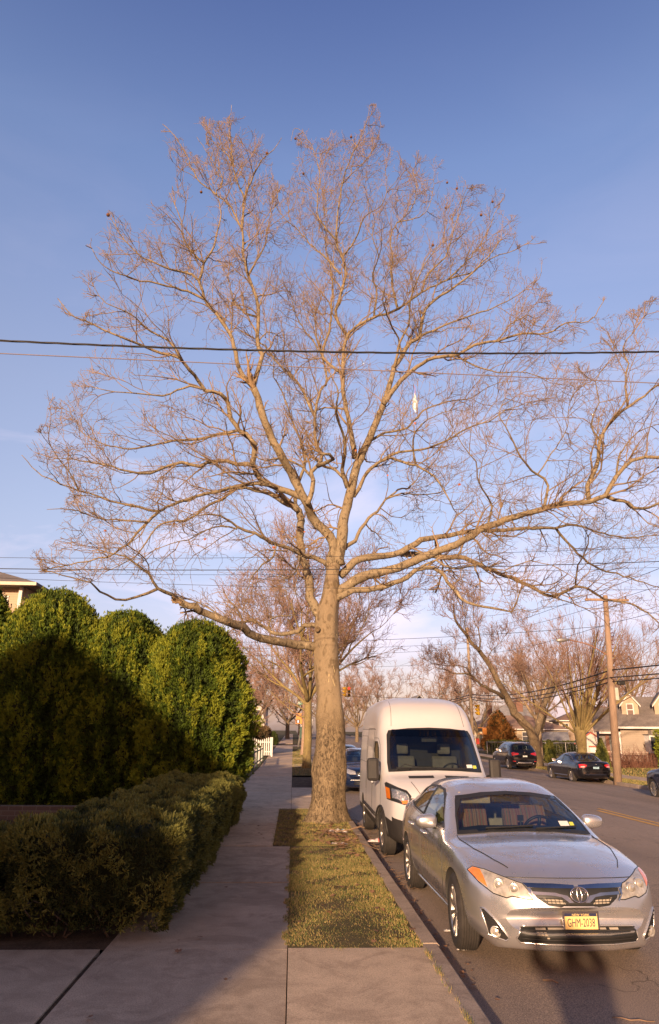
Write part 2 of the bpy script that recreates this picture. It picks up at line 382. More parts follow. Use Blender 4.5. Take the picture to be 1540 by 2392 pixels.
# grass strip: dirt bed plus real blades
sheet('verge', [0.0, 0.6, KX0+0.01], [7.1, 9, 11, 13.0], lambda x, y: 0.125+0.012*math.sin(x*3)+0.01*math.sin(y*2.1), M_LAWN)
sheet('verge', [-0.30, 0.5, KX0+0.01], [13.0, 15, 17, 19.2], lambda x, y: 0.127, M_DIRT)
sheet('verge', [0.0, KX0+0.01], [26.6, 29, 33], lambda x, y: 0.13, M_DIRT)
for a, c in ((34, 42.5), (46, 52), (55, 62), (65, 83)):
    sheet('verge', [0.0, KX0+0.01], [a, c], lambda x, y: 0.135+zg(y), M_LAWN)
def blades(name, n, region, hmin, hmax, mats, zf, dens=None, w=0.004, label=None, rng=np.random.default_rng(3)):
    x = rng.uniform(region[0], region[1], n*2); y = rng.uniform(region[2], region[3], n*2)
    if dens is not None:
        k = rng.random(n*2) < dens(x, y); x, y = x[k], y[k]
    n = len(x); a = rng.uniform(0, 2*np.pi, n); h = rng.uniform(hmin, hmax, n); lean = rng.uniform(0.1, 0.9, n); la = rng.uniform(0, 2*np.pi, n)
    z = zf(x, y); ww = w*rng.uniform(0.6, 1.5, n)
    b0 = np.stack([x-np.cos(a)*ww, y-np.sin(a)*ww, z], -1); b1 = np.stack([x+np.cos(a)*ww, y+np.sin(a)*ww, z], -1)
    t = np.stack([x+np.cos(la)*h*lean, y+np.sin(la)*h*lean, z+h], -1)
    V = np.stack([b0, b1, t], 1).reshape(-1, 3); F = np.arange(3*n).reshape(-1, 3)
    mi = rng.choice(len(mats), n, p=[0.36, 0.28, 0.36][:len(mats)] if len(mats) == 3 else None)
    return tag(link(name, mesh_np(name, V, F, mats, mi)), label, kind='stuff')
M_G = [mat('grass_green', (0.10, 0.135, 0.03), 0.75, var=0.3, scale=2), mat('grass_yellow', (0.27, 0.225, 0.065), 0.8, var=0.25, scale=2), mat('grass_straw', (0.37, 0.26, 0.11), 0.85, var=0.25, scale=3)]
def vnoise(x, y, s):
    return 0.5+0.25*(np.sin(x*s*1.7+np.sin(y*s*1.3)*1.9)+np.sin(y*s*2.1+np.sin(x*s*0.9+1)*2.3))
def dens1(x, y):
    bald = np.exp(-(((x-0.85)/0.38)**2+((y-7.75)/0.28)**2))+0.9*np.exp(-(((x-0.3)/0.3)**2+((y-9.0)/0.5)**2))*0.5
    edge = (x > -0.03+0.035*np.sin(y*9)+.02*np.sin(y*31)) & (x < KX0-0.01+0.03*np.sin(y*7)+.015*np.sin(y*23)) & (y > 7.10+0.07*np.sin(x*11)+.03*np.sin(x*37))
    return (1-bald*0.9)*edge*(0.15+0.85*np.clip(vnoise(x, y, 4)*1.5-.2, 0, 1))*np.clip((14.6-y)/1.8, 0.12, 1)
blades('grass', 60000, (-0.06, KX0+0.04, 7.0, 14.6), 0.008, 0.032, M_G, lambda x, y: 0.125+0*x, dens1, 0.0035, 'patchy winter grass on the strip by the kerb')
blades('grass', 22000, (-0.33, KX0+.02, 13.0, 19.2), 0.012, 0.04, M_G, lambda x, y: 0.126+0*x, lambda x, y: 0.25+0.6*(vnoise(x, y, 5) > 0.5), 0.004, 'sparse grass on bare soil round the tree foot')
blades('grass', 9000, (16.4, 18.1, 30, 60), 0.03, 0.07, M_G, lambda x, y: -0.18+np.maximum(0, y-42)*0.0115, None, 0.012, 'grass verge along the far kerb')
blades('grass', 22000, (19.6, 32, 30, 70), 0.03, 0.08, M_G, lambda x, y: -0.18+np.maximum(0, y-42)*0.0115, None, 0.015, 'front lawns across the street')
blades('grass', 5000, (0, KX0, 34, 73), 0.02, 0.05, M_G, lambda x, y: 0.13+np.maximum(0, y-42)*0.0115, None, 0.01, 'grass patches between the far walkways')
sheet('joint_soil', [-1.70, -1.60], [-6, 6.95], lambda x, y: 0.112, M_DIRT)
# weeds in the kerb joint
rg = np.random.default_rng(5)
blades('weeds', 1500, (KX0-0.03, KX0+0.012, 2.5, 7.1), 0.01, 0.05, M_G, lambda x, y: 0.125+0*x, lambda x, y: 0.15+0.85*(np.sin(y*5)+np.sin(y*13) > 0.6), 0.003, 'weeds in the joint beside the kerb')
# ================================================================== the big plane tree
def mat_bark(name, base, pale, dark, s1=5.0, low_dark=False):
    m, nt, b = _nt(name); co = coords(nt, 'Object', (1, 1, 0.55))
    v = noise(nt, co, s1, 5, 0.62, 0.7); n2 = noise(nt, co, s1*1.9, 4, 0.6, 0.5); n3 = noise(nt, co, 40, 3)
    c = ramp(nt, n2, [(0.38, dark), (0.46, base), (0.60, base), (0.66, tuple(x*0.68 for x in base))])
    f = ramp(nt, v, [(0.625, (0, 0, 0)), (0.64, (1, 1, 1))])
    c = mix(nt, f, c, pale)
    if low_dark:      # old flaking bark on the butt of the trunk
        sp = nt.nodes.new('ShaderNodeSeparateXYZ'); nt.links.new(coords(nt), sp.inputs[0])
        hz = nt.nodes.new('ShaderNodeMapRange'); hz.inputs[1].default_value = 0.7; hz.inputs[2].default_value = 3.6
        hz.inputs[3].default_value = 1.0; hz.inputs[4].default_value = 0.0; nt.links.new(sp.outputs[2], hz.inputs[0])
        fl = noise(nt, coords(nt, 'Object', (1, 1, 0.5)), 19, 5, 0.72, 1.0)
        ad = nt.nodes.new('ShaderNodeMath'); ad.operation = 'ADD'; nt.links.new(hz.outputs[0], ad.inputs[0]); nt.links.new(fl, ad.inputs[1])
        mk = ramp(nt, ad.outputs[0], [(0.86, (0, 0, 0)), (0.93, (1, 1, 1))])
        old = ramp(nt, fl, [(0.40, tuple(x*0.40 for x in dark)), (0.48, (0.15, 0.11, 0.068)), (0.57, (0.20, 0.15, 0.09)), (0.62, (0.26, 0.195, 0.115)), (0.70, (0.19, 0.14, 0.085))])
        c = mix(nt, mk, c, old); n3 = fl
    c = mix(nt, 0.5, c, ramp(nt, n3, [(0.3, (0.7,)*3), (0.7, (1.2,)*3)]), 'MULTIPLY')
    nt.links.new(c, b.inputs['Base Color']); b.inputs['Roughness'].default_value = 0.85; b.inputs['Specular IOR Level'].default_value = 0.25
    bump(nt, b, n3, 0.5, 0.03); return m
M_BARK = mat_bark('plane_bark', (0.25, 0.19, 0.12), (0.46, 0.36, 0.20), (0.15, 0.11, 0.065), 3.2, low_dark=True)
M_LIMB = mat_bark('plane_limb_bark', (0.26, 0.205, 0.13), (0.40, 0.32, 0.20), (0.10, 0.077, 0.05), 7)
M_BR = mat('plane_branch', (0.23, 0.165, 0.105), 0.85, var=0.35, scale=3)
M_TWIG = mat('plane_twig', (0.28, 0.19, 0.105), 0.85, var=0.25, scale=1.0)
TY = 16.7
tree = thing('plane_tree', 'huge bare plane tree with mottled tan bark, on the grass strip beside the sidewalk', 'tree', (0, 0, 0))
# trunk rings: (P y, left x, right x)
TR = [(1925, 702, 822), (1912, 714, 812), (1895, 722, 807), (1870, 727, 805), (1850, 728, 805), (1785, 732, 805), (1740, 737, 806), (1690, 741, 805), (1630, 741, 799), (1555, 735, 793), (1500, 734, 792), (1460, 736, 790), (1430, 738, 791), (1400, 749, 793), (1370, 756, 794), (1345, 760, 791), (1318, 764, 797)]
rings = []
for (py, xl, xr) in TR:
    a = at_y(xl, py, TY); c = at_y(xr, py, TY); rings.append((*((a+c)/2), np.linalg.norm(c-a)/2))
rings = [(rings[0][0], TY, 0.02, rings[0][3])]+[list(r) for r in rings]
RS = resample(rings, 0.16)
nS = 56; V = []
for i, (x, y, z, r) in enumerate(RS):
    for j in range(nS):
        a = 2*math.pi*j/nS; k = 1.0
        low = max(0, 1-(z-0.1)/1.1)
        k += low**1.5*0.28*(0.5+0.5*math.cos(a*5+0.6+0.4*math.sin(z*3)))*(0.6+0.4*math.sin(a*2+1)) - low*0.06
        k += 0.035*math.sin(a*3+z*1.3)+0.02*math.sin(a*7-z*2.3)+0.015*math.sin(a*2+z*6)
        k += (0.018*math.sin(a*11+z*7)+0.014*math.sin(a*17-z*11)) * max(0.1, min(1, (3.2-z)/2))
        for (ba, bz, bs, bw) in ((math.pi*1.28, 1.75, 0.16, 0.3), (math.pi*1.05, 2.35, 0.15, 0.25), (math.pi*1.62, 2.0, 0.07, 0.35), (-0.2, 1.1, 0.12, 0.25), (math.pi*0.98, 1.2, 0.14, 0.22), (math.pi*1.1, 6.05, 0.1, 0.2)):
            da = math.atan2(math.sin(a-ba), math.cos(a-ba)); k += bs*math.exp(-(da/0.45)**2-((z-bz)/bw)**2)
        V.append((x+math.cos(a)*r*k, y+math.sin(a)*r*k, z))
i, j = np.meshgrid(np.arange(len(RS)-1), np.arange(nS), indexing='ij'); j2 = (j+1) % nS
F = np.stack([i*nS+j, i*nS+j2, (i+1)*nS+j2, (i+1)*nS+j], -1).reshape(-1, 4)
trunk = link('trunk', mesh_np('trunk', V, F, M_BARK, smooth=True), tree)
mb = MB(); kp = at_y(742, 1470, TY-0.28); mb.lathe([(0.07, 0), (0.062, 0.03), (0.035, 0.03), (0.03, -0.02)], 14, Matrix.Translation(kp) @ Matrix.Rotation(R(90), 4, 'X') @ Matrix.Rotation(R(-20), 4, 'Y'))
mb.build('knothole', mat('knot_dark', (0.13, 0.09, 0.05), 0.9), trunk, smooth=True)
# limbs: (x,y) picture points give direction; dY0..dY1 depth relative to the trunk; r0..r1
LIMBS = [
 ([(742,1513),(715,1508),(692,1506),(650,1498),(612,1490),(583,1478),(570,1464),(554,1461),(520,1448),(490,1436),(465,1426),(456,1417),(440,1416),(424,1408)], 0,-2.6, .155,.07),
 ([(440,1416),(422,1403),(400,1388),(367,1376),(347,1342),(320,1320),(290,1300),(250,1290)], -2.4,-3.6, .05,.012),
 ([(367,1376),(320,1395),(269,1400),(235,1380),(214,1363),(170,1350),(120,1335)], -2.7,-4.2, .035,.008),
 ([(746,1462),(730,1459),(714,1459),(698,1472),(676,1480),(647,1483),(625,1470),(612,1459),(586,1451),(554,1454),(520,1440),(480,1415),(440,1400)], 0,2.2, .08,.015),
 ([(625,1470),(634,1446),(657,1438),(682,1437),(700,1428)], 1.0,1.6, .03,.01),
 ([(748,1440),(738,1425),(724,1395),(724,1363),(716,1331),(707,1299),(700,1258),(704,1216),(696,1194),(686,1182)], 0,1.6, .135,.10),
 ([(696,1194),(686,1186),(660,1174),(631,1155),(599,1146),(573,1139),(554,1140),(520,1165),(490,1179),(446,1210),(398,1218),(371,1227),(354,1250),(330,1284),(300,1310),(260,1330)], 1.5,2.6, .075,.012),
 ([(696,1190),(690,1160),(700,1120),(712,1080),(705,1040),(690,1000),(675,960),(660,915),(640,880),(640,840)], 1.6,3.4, .07,.014),
 ([(782,1330),(776,1305),(779,1267),(755,1235),(728,1206),(718,1178),(705,1152),(689,1120),(670,1085),(652,1054),(635,1023),(618,985),(603,930),(592,905)], 0,-1.6, .155,.085),
 ([(592,905),(565,875),(550,825),(535,775),(505,735),(480,700),(465,655),(430,635),(395,628),(350,610),(320,592),(290,560),(262,515)], -1.6,-2.6, .075,.009),
 ([(480,700),(440,682),(390,668),(330,655),(280,640),(240,620),(215,580)], -2.0,-3.2, .035,.008),
 ([(465,655),(478,615),(500,575),(512,530),(516,500),(510,460),(500,430)], -2.1,-1.2, .04,.008),
 ([(478,615),(450,590),(430,560),(425,520),(410,480),(395,450)], -2.1,-2.8, .03,.007),
 ([(592,905),(605,860),(612,828),(602,800),(605,740),(600,695),(580,645),(570,590),(565,535),(540,485),(505,455),(460,415),(435,360),(410,320),(380,290)], -1.6,-.6, .075,.009),
 ([(565,535),(570,465),(555,430),(545,390),(525,355),(500,335),(482,303)], -1.1,-.2, .04,.008),
 ([(570,465),(585,425),(610,375),(640,350),(658,322)], -1.0,-1.8, .03,.007),
 ([(545,390),(540,340),(535,290),(541,245)], -.9,-1.2, .025,.006),
 ([(580,645),(600,610),(622,560),(630,510),(645,470),(650,430)], -1.2,.2, .03,.007),
 ([(505,455),(520,420),(500,380),(480,350),(460,320)], -.9,0, .02,.006),
 ([(602,800),(625,775),(650,785),(640,820)], -1.5,-1.0, .02,.008),
 ([(600,740),(570,730),(545,700),(535,660),(520,620)], -1.3,.4, .03,.008),
 ([(720,1180),(711,1165),(695,1158),(673,1149),(650,1142),(628,1133),(609,1123),(599,1107),(593,1091),(592,1086),(597,1045),(582,1025),(560,1005),(540,975),(532,940),(515,920),(480,910),(462,888),(445,865),(420,835),(380,825),(340,810),(280,785),(240,770),(200,750),(165,735),(135,697)], -.6,-3.4, .105,.009),
 ([(480,910),(445,902),(415,915),(380,925),(330,920),(270,915),(220,905)], -2.2,-3.0, .03,.008),
 ([(420,835),(400,800),(350,770),(300,730),(250,710),(220,670)], -2.7,-3.6, .03,.007),
 ([(592,1086),(574,1085),(554,1085),(530,1075),(483,1079),(469,1091),(425,1080),(388,1091),(350,1108),(300,1100),(240,1085),(190,1075),(130,1070)], -1.2,-2.8, .06,.008),
 ([(600,1040),(575,1010),(554,1006),(507,1016),(456,1026),(405,1029),(354,1041),(303,1048),(242,1036),(194,1012),(175,980),(150,955)], -1.4,.5, .05,.007),
 ([(628,1133),(600,1128),(554,1135),(507,1148),(439,1165),(388,1184),(371,1196),(327,1182),(282,1177),(235,1162),(184,1145),(143,1131),(99,1111),(75,1091),(51,1063)], -.9,-2.4, .065,.007),
 ([(184,1145),(160,1101),(136,1070),(119,1040),(96,1012)], -2.2,-3, .02,.006),
 ([(371,1196),(344,1220),(320,1244),(299,1271),(252,1301),(184,1315),(119,1329),(90,1335)], -1.6,-2.4, .035,.007),
 ([(344,1220),(290,1215),(230,1210),(170,1190),(110,1190)], -1.7,-2.8, .025,.006),
 ([(718,1178),(729,1148),(733,1123),(728,1104),(743,1088),(753,1065),(740,1046),(736,1011),(736,972),(748,916),(762,888),(755,840),(742,790),(735,740)], -.8,1.2, .075,.02),
 ([(743,1088),(762,1081),(778,1072),(772,1062),(750,1060)], -.8,-1.6, .07,.03),
 ([(736,972),(706,910),(678,874),(650,850),(610,800),(560,770),(520,740)], .2,2.0, .05,.01),
 ([(733,1123),(715,1100),(690,1080),(660,1070),(620,1075),(580,1060),(540,1050)], -.6,1.5, .04,.01),
 ([(792,1320),(791,1305),(797,1273),(802,1222),(811,1181),(820,1146),(829,1100),(842,1070),(858,1035),(874,1000),(896,944),(910,902),(921,860),(940,832),(960,800),(981,786),(986,749),(1002,712),(1055,675),(1100,640),(1140,600),(1170,560)], 0,1.0, .185,.012),
 ([(896,944),(935,890),(974,857),(1014,837),(1070,827),(1108,807),(1160,796),(1219,780),(1277,778),(1324,754),(1377,749),(1409,706)], .4,-1.2, .085,.009),
 ([(1055,822),(1100,850),(1160,870),(1230,870),(1290,890)], 0,-1.6, .03,.007),
 ([(1160,796),(1190,760),(1230,735),(1260,700),(1290,690)], -.4,.6, .025,.007),
 ([(829,1070),(818,1000),(804,930),(801,874),(804,818),(812,784),(834,764),(874,742),(930,722),(986,683),(1045,654),(1108,633),(1150,601),(1203,585),(1245,559)], .2,1.6, .09,.009),
 ([(812,784),(784,739),(795,692),(808,640),(800,600),(790,585),(785,540),(792,480),(800,430),(815,380),(840,330),(855,290),(863,247)], .8,.2, .055,.007),
 ([(785,560),(745,510),(742,460),(748,410),(735,360),(715,320),(690,300),(680,330)], .5,1.2, .03,.006),
 ([(795,640),(760,600),(725,570),(695,535),(665,510),(640,470)], .7,2.2, .035,.007),
 ([(801,874),(784,862),(762,843),(753,823),(762,795),(773,745),(776,678),(772,620),(760,575),(765,520),(760,460)], .7,1.8, .05,.008),
 ([(762,843),(735,800),(710,770),(690,730),(680,690),(650,650)], .8,3, .03,.008),
 ([(800,430),(830,400),(860,370),(885,330)], .5,1.2, .02,.006),
 ([(800,600),(830,560),(850,510),(890,480),(905,440),(900,400)], .6,-.8, .03,.007),
 ([(930,722),(915,660),(918,600),(912,560),(928,520),(960,490),(975,440),(965,400)], 1.2,2.2, .04,.007),
 ([(928,520),(990,500),(1010,450),(1015,400)], 1.8,2.4, .02,.006),
 ([(986,683),(1000,640),(1040,600),(1060,540),(1075,480),(1090,440)], 1.3,.4, .035,.007),
 ([(1045,654),(1100,600),(1140,540),(1160,490),(1180,455)], 1.4,2.4, .03,.007),
 ([(874,742),(880,690),(870,640),(885,600),(870,550),(880,500)], 1.0,-.6, .035,.007),
 ([(981,786),(1040,760),(1090,740),(1150,720),(1210,690),(1260,650),(1265,620)], .8,2.2, .04,.007),
 ([(940,832),(930,790),(910,750),(895,700),(900,650)], .6,-1.2, .035,.008),
 ([(921,860),(935,800),(955,760),(960,700),(980,640),(1020,580),(1050,560)], .6,-1.0, .04,.008),
 ([(818,1140),(804,1117),(785,1098),(756,1088),(735,1070)], .2,.8, .065,.03),
 ([(812,1140),(800,1100),(806,1060),(800,1010),(785,960),(790,920),(770,870)], .1,-2.0, .06,.012),
 ([(826,1160),(842,1142),(849,1114),(868,1094),(890,1078),(910,1069),(942,1081),(973,1088),(1010,1110),(1040,1150),(1060,1190)], .1,-2.0, .07,.012),
 ([(890,1078),(930,1055),(985,1050),(1040,1030),(1090,1000),(1140,985),(1180,960),(1230,940)], -.4,-2.6, .04,.008),
 ([(858,1035),(900,1010),(950,1000),(990,960),(1040,940),(1100,930),(1150,900),(1200,890)], .4,1.8, .04,.008),
 ([(973,1088),(965,1050),(970,1010),(1000,980),(1050,960)], -1.0,-2.4, .03,.008),
 ([(806,1282),(812,1274),(830,1261),(842,1235),(862,1210),(881,1194),(900,1168),(922,1149),(929,1142),(951,1142),(965,1130),(990,1100)], .1,1.4, .07,.012),
 ([(905,1164),(938,1152),(977,1155),(1028,1150),(1045,1130)], .8,1.8, .03,.01),
 ([(795,1345),(810,1331),(828,1312),(858,1302),(900,1299),(938,1290),(970,1270),(1002,1258),(1047,1251),(1087,1243),(1108,1239),(1160,1239),(1245,1234),(1298,1234),(1319,1261),(1361,1303),(1403,1329),(1470,1350),(1540,1372)], .2,3.2, .125,.014),
 ([(1298,1234),(1340,1225),(1390,1240),(1450,1255),(1530,1250),(1600,1240)], 2.2,3.4, .04,.01),
 ([(938,1293),(986,1294),(1047,1302),(1066,1300),(1108,1313),(1166,1340),(1224,1361),(1287,1393),(1319,1382),(1361,1371),(1414,1398),(1483,1414),(1540,1456)], .8,2.6, .10,.018),
 ([(1345,1374),(1350,1320),(1375,1270),(1360,1230),(1330,1190)], 2.0,.8, .03,.007),
 ([(1287,1393),(1340,1410),(1400,1440),(1430,1470)], 2.0,3.6, .02,.006),
 ([(785,1385),(797,1379),(826,1357),(858,1344),(906,1334),(951,1318),(1002,1296),(1047,1280),(1087,1261),(1139,1229),(1203,1208),(1271,1187),(1324,1176),(1377,1171),(1414,1155),(1440,1113),(1477,1076),(1509,1065),(1560,1070),(1640,1050)], 0,-3.6, .155,.025),
 ([(1377,1171),(1374,1134),(1393,1087),(1403,1028),(1435,976),(1477,944),(1520,912),(1570,880),(1600,830)], -2.4,-3.0, .06,.012),
 ([(1467,950),(1461,902),(1467,849),(1456,812),(1483,770),(1509,733),(1520,706)], -2.6,-2.0, .03,.006),
 ([(1403,1028),(1380,990),(1400,940),(1390,890),(1420,850)], -2.5,-3.4, .025,.006),
 ([(1414,1158),(1456,1171),(1498,1187),(1540,1176),(1600,1150)], -2.5,-4, .05,.012),
 ([(1271,1187),(1282,1134),(1256,1108),(1219,1071),(1192,1018),(1166,965),(1180,930)], -1.8,-3.0, .04,.007),
 ([(1256,1108),(1290,1060),(1320,1010),(1330,950),(1345,900)], -2.0,-1.0, .02,.006),
 ([(1440,1113),(1450,1060),(1490,1010),(1540,990)], -2.6,-1.6, .03,.008),
 ([(1139,1229),(1150,1180),(1120,1130),(1110,1080),(1080,1040),(1060,1000)], -1.3,-2.8, .03,.007),
 ([(785,1398),(797,1392),(826,1379),(862,1376),(894,1373),(922,1360),(951,1350),(973,1331),(996,1325),(1029,1335),(1055,1371),(1092,1408),(1150,1419),(1195,1430),(1207,1410),(1215,1380)], -.1,-2.0, .105,.014),
 ([(973,1331),(1020,1310),(1060,1330),(1120,1320),(1180,1330),(1240,1310),(1290,1320)], -1.2,-2.8, .03,.007),
 ([(780,1340),(772,1331),(759,1312),(734,1302),(705,1296),(679,1280),(644,1270),(622,1261),(596,1245),(574,1238),(554,1230),(530,1212),(500,1200),(465,1205),(430,1195)], 0,-2.6, .085,.009),
 ([(644,1270),(640,1300),(600,1330),(580,1370),(555,1400)], -1.0,-2.2, .03,.007),
 ([(705,1296),(695,1330),(670,1350),(640,1345),(600,1360)], -.5,1.2, .025,.007),
 ([(554,1236),(520,1228),(480,1240),(440,1262),(400,1270),(350,1290)], -2.0,-3.0, .022,.006),
]
from mathutils import noise as _mn
def noise3(v): return _mn.noise(Vector(v))
BR = Tubes(); TW = Tubes(); LM = MB()
ENV = [(40,1045),(90,960),(125,870),(195,850),(115,690),(160,640),(215,560),(245,480),(330,520),(400,470),(395,400),(365,280),(450,300),(490,270),(535,225),(600,250),(628,330),(655,470),(674,335),(690,285),(725,265),(760,330),(800,290),(860,235),(905,330),(960,370),(1010,370),(1100,390),(1190,440),(1210,500),(1270,570),(1275,650),(1300,700),(1420,690),(1370,770),(1330,830),(1400,860),(1400,740),(1480,720),(1530,690),(1800,700),(1800,1480),(1530,1480),(1400,1430),(1280,1440),(1190,1445),(1060,1430),(1010,1390),(980,1350),(900,1400),(800,1340),(740,1420),(700,1470),(560,1500),(380,1440),(180,1370),(70,1350),(100,1180)]
GR = 10; gw, gh = 190, 160
gm = np.zeros((gh, gw), bool)
ex = np.array([e[0] for e in ENV], float); ey = np.array([e[1] for e in ENV], float)
for yy in range(gh):
    y = yy*GR+5; xs = []
    for xx in range(gw):
        px = xx*GR+5; py = y; q = 1.0+0.13*max(-.3, noise3((px*.012, py*.012, 0)))+0.10*noise3((px*.03, py*.03, 5))+0.03
        px = 760+(px-760)*q if px < 1400 else px; py = 1000+(py-1000)*q if px < 1400 else py; c = False
        for i in range(len(ENV)):
            x1, y1, x2, y2 = ex[i-1], ey[i-1], ex[i], ey[i]
            if (y1 > py) != (y2 > py) and px < x1+(py-y1)/(y2-y1)*(x2-x1): c = not c
        gm[yy, xx] = c
def inside(p):
    v = p-CAM; w = v@fwd
    px = CX+FPX*(v@rgt)/w; py = CY-FPX*(v@upv)/w
    if px > 1590: return px < 1800
    i = int(py/GR); j = int(px/GR)
    return 0 <= i < gh and 0 <= j < gw and gm[i, j]
CROWN_C = np.array([1.0, TY, 8.5])
def perp(d, rng):
    a = rng.normal(size=3); a -= d*(a@d); return a/(np.linalg.norm(a)+1e-9)
def grow(T1, T2, p, d, L, r, lvl, rng, ok, center, upb=0.09, twist=0.23, cps=(0, 4.2, 6.5), sides=5):
    """one wiggly shoot with side shoots; lvl 1 branch, 2 branchlet, 3 twig"""
    n = {1: 8, 2: 6, 3: 4, 4: 3}[lvl]; seg = L/(n-1); rows = [(*p, r)]; dirs = [d]
    q = p.copy(); dd = d.copy()
    for i in range(1, n):
        out = q-center; out /= np.linalg.norm(out)+1e-9
        dd = dd+rng.normal(0, twist, 3)+out*0.05; dd[2] += upb*0.6; dd /= np.linalg.norm(dd)
        q = q+dd*seg
        if not ok(q):
            if i < 2: return 0
            break
        rows.append((*q, max(r*(1-0.72*i/(n-1)), 0.0036))); dirs.append(dd.copy())
    if len(rows) < 2: return 0
    (T1 if lvl <= 1 else T2).add(rows, 5 if lvl == 1 else 3)
    if lvl >= 4: return 1
    k = len(rows); cnt = 1
    dens = {1: 5.4, 2: 6.6, 3: 3.4}[lvl]; nc = int(dens*L*rng.uniform(0.7, 1.25))
    nc = min(nc, {1: 13, 2: 7, 3: 1}[lvl])
    for c in range(nc):
        t = rng.uniform(0.12, 1.0)*(k-1); i = min(int(t), k-2); f = t-i
        a = np.array(rows[i][:3]); b_ = np.array(rows[i+1][:3]); pp = a+(b_-a)*f
        pd = dirs[min(i+1, k-1)]; an = rng.uniform(0.55, 1.15)
        nd = pd*math.cos(an)+perp(pd, rng)*math.sin(an); nd[2] += upb; nd /= np.linalg.norm(nd)
        LL = {1: rng.uniform(0.5, 1.25), 2: rng.uniform(0.22, 0.55), 3: rng.uniform(0.08, 0.2)}[lvl]*(1-0.35*t/(k-1))
        cnt += grow(T1, T2, pp, nd, LL, max(0.0044 if lvl > 1 else .0065, rows[i][3]*0.6), lvl+1, rng, ok, center, upb, twist, sides=sides)
    return cnt
rng = np.random.default_rng(11); tot = 0
for (pts, d0, d1, r0, r1) in LIMBS:
    r0 *= (.74 if len(pts) == 14 and r0 > .15 and pts[0][1] > 1500 else .86) if r0 > .06 else 1.0
    n = len(pts); cum = np.concatenate([[0], np.cumsum([math.hypot(pts[i+1][0]-pts[i][0], pts[i+1][1]-pts[i][1]) for i in range(n-1)])]); cum /= cum[-1]
    ctrl = []
    for (px, py), t in zip(pts, cum):
        s = t*t*(3-2*t); p = at_y(px, py, TY+d0+(d1-d0)*s+0.12*math.sin(t*9+px)*min(1, t*4))
        ctrl.append((*p, r0+(r1-r0)*t**0.8))
    C = resample(ctrl, 0.22, 0.012, rng)
    C[:, 3] *= 1+rng.normal(0, 0.035, len(C))
    LM.tube([tuple(c[:3]) for c in C], list(np.maximum(C[:, 3], 0.005)), 12 if r0 > 0.065 else (8 if r0 > 0.03 else 6))
    # spawn along the limb, more where it is thin
    S = np.concatenate([[0], np.cumsum(np.linalg.norm(np.diff(C[:, :3], axis=0), axis=1))])
    s = 0.9 if r0 > 0.06 else 0.35
    while s < S[-1]:
        i = min(np.searchsorted(S, s), len(C)-1); r = C[i, 3]; t = s/S[-1]
        p = C[i, :3]; d = C[i, :3]-C[i-1, :3]; d /= np.linalg.norm(d)+1e-9
        an = rng.uniform(0.6, 1.15); nd = d*math.cos(an)+perp(d, rng)*math.sin(an)
        o = p-CROWN_C; o /= np.linalg.norm(o); nd = nd+o*0.25; nd[2] += 0.10; nd /= np.linalg.norm(nd)
        L = rng.uniform(0.9, 2.3)*(1.05-0.45*t)
        if r > 0.075: L *= 0.55
        tot += grow(BR, TW, p, nd, L, min(max(r*0.5, .011), 0.032), 1 if L > 0.8 else 2, rng, inside, CROWN_C, cps=0)
        s += rng.uniform(0.22, 0.55)*(1.7 if r > 0.07 else 1.0)
    tip = C[-1, :3]; d = C[-1, :3]-C[-3, :3]; d /= np.linalg.norm(d)
    for _ in range(3):
        nd = d+rng.normal(0, 0.35, 3); nd /= np.linalg.norm(nd)
        tot += grow(BR, TW, tip, nd, rng.uniform(0.5, 1.0), max(r1*0.8, 0.005), 2, rng, inside, CROWN_C)
print('shoots', tot)
LM.build('limbs', M_LIMB, trunk, smooth=True)
crown = BR.build('crown', M_BR, tree)
TW.build('twigs', M_TWIG, crown)
# seed balls and a few last leaves
M_SEED = mat('seed_ball', (0.16, 0.07, 0.035), 0.95, var=0.3, scale=80, bmp=0.6, bscale=150)
SEEDS = [(818,317),(662,318),(713,392),(635,338),(1052,415),(1062,430),(1040,474),(1145,465),(1122,495),(474,440),(582,560),(250,485),(405,1210),(1011,560)]
proto = None
_E = np.array([r_[-1][:3] for L_ in TW.b.values() for r_ in L_]); _v = _E-CAM; _w = _v@fwd
_PX = CX+FPX*(_v@rgt)/_w; _PY = CY-FPX*(_v@upv)/_w
for (px, py) in SEEDS:          # each hangs from the nearest twig end
    q = _E[np.argmin((_PX-px)**2+(_PY-py)**2)]-np.array([0, .01, .15]); mb = MB()
    bmx = bmesh.new(); bmesh.ops.create_icosphere(bmx, subdivisions=2, radius=0.042)
    mb.add([v.co for v in bmx.verts], [[v.index for v in f.verts] for f in bmx.faces]); bmx.free()
    mb.tube([(0, 0, 0.03), (0.01, 0, 0.09), (0.0, 0.01, 0.15)], 0.004, 4)
    if proto is None: proto = mb.mesh('seed_ball', M_SEED, True)
    link('seed_ball', proto, crown, q)
M_OLEAF = mat('dry_leaf', (0.50, 0.15, 0.05), 0.8, var=0.3, scale=30)
lv = MB()
leafp = [(0, 0), (.03, .05), (.08, .04), (.07, .09), (.11, .13), (.06, .13), (.05, .19), (.0, .14), (-.05, .18), (-.06, .12), (-.11, .12), (-.07, .08), (-.08, .03), (-.03, .04)]
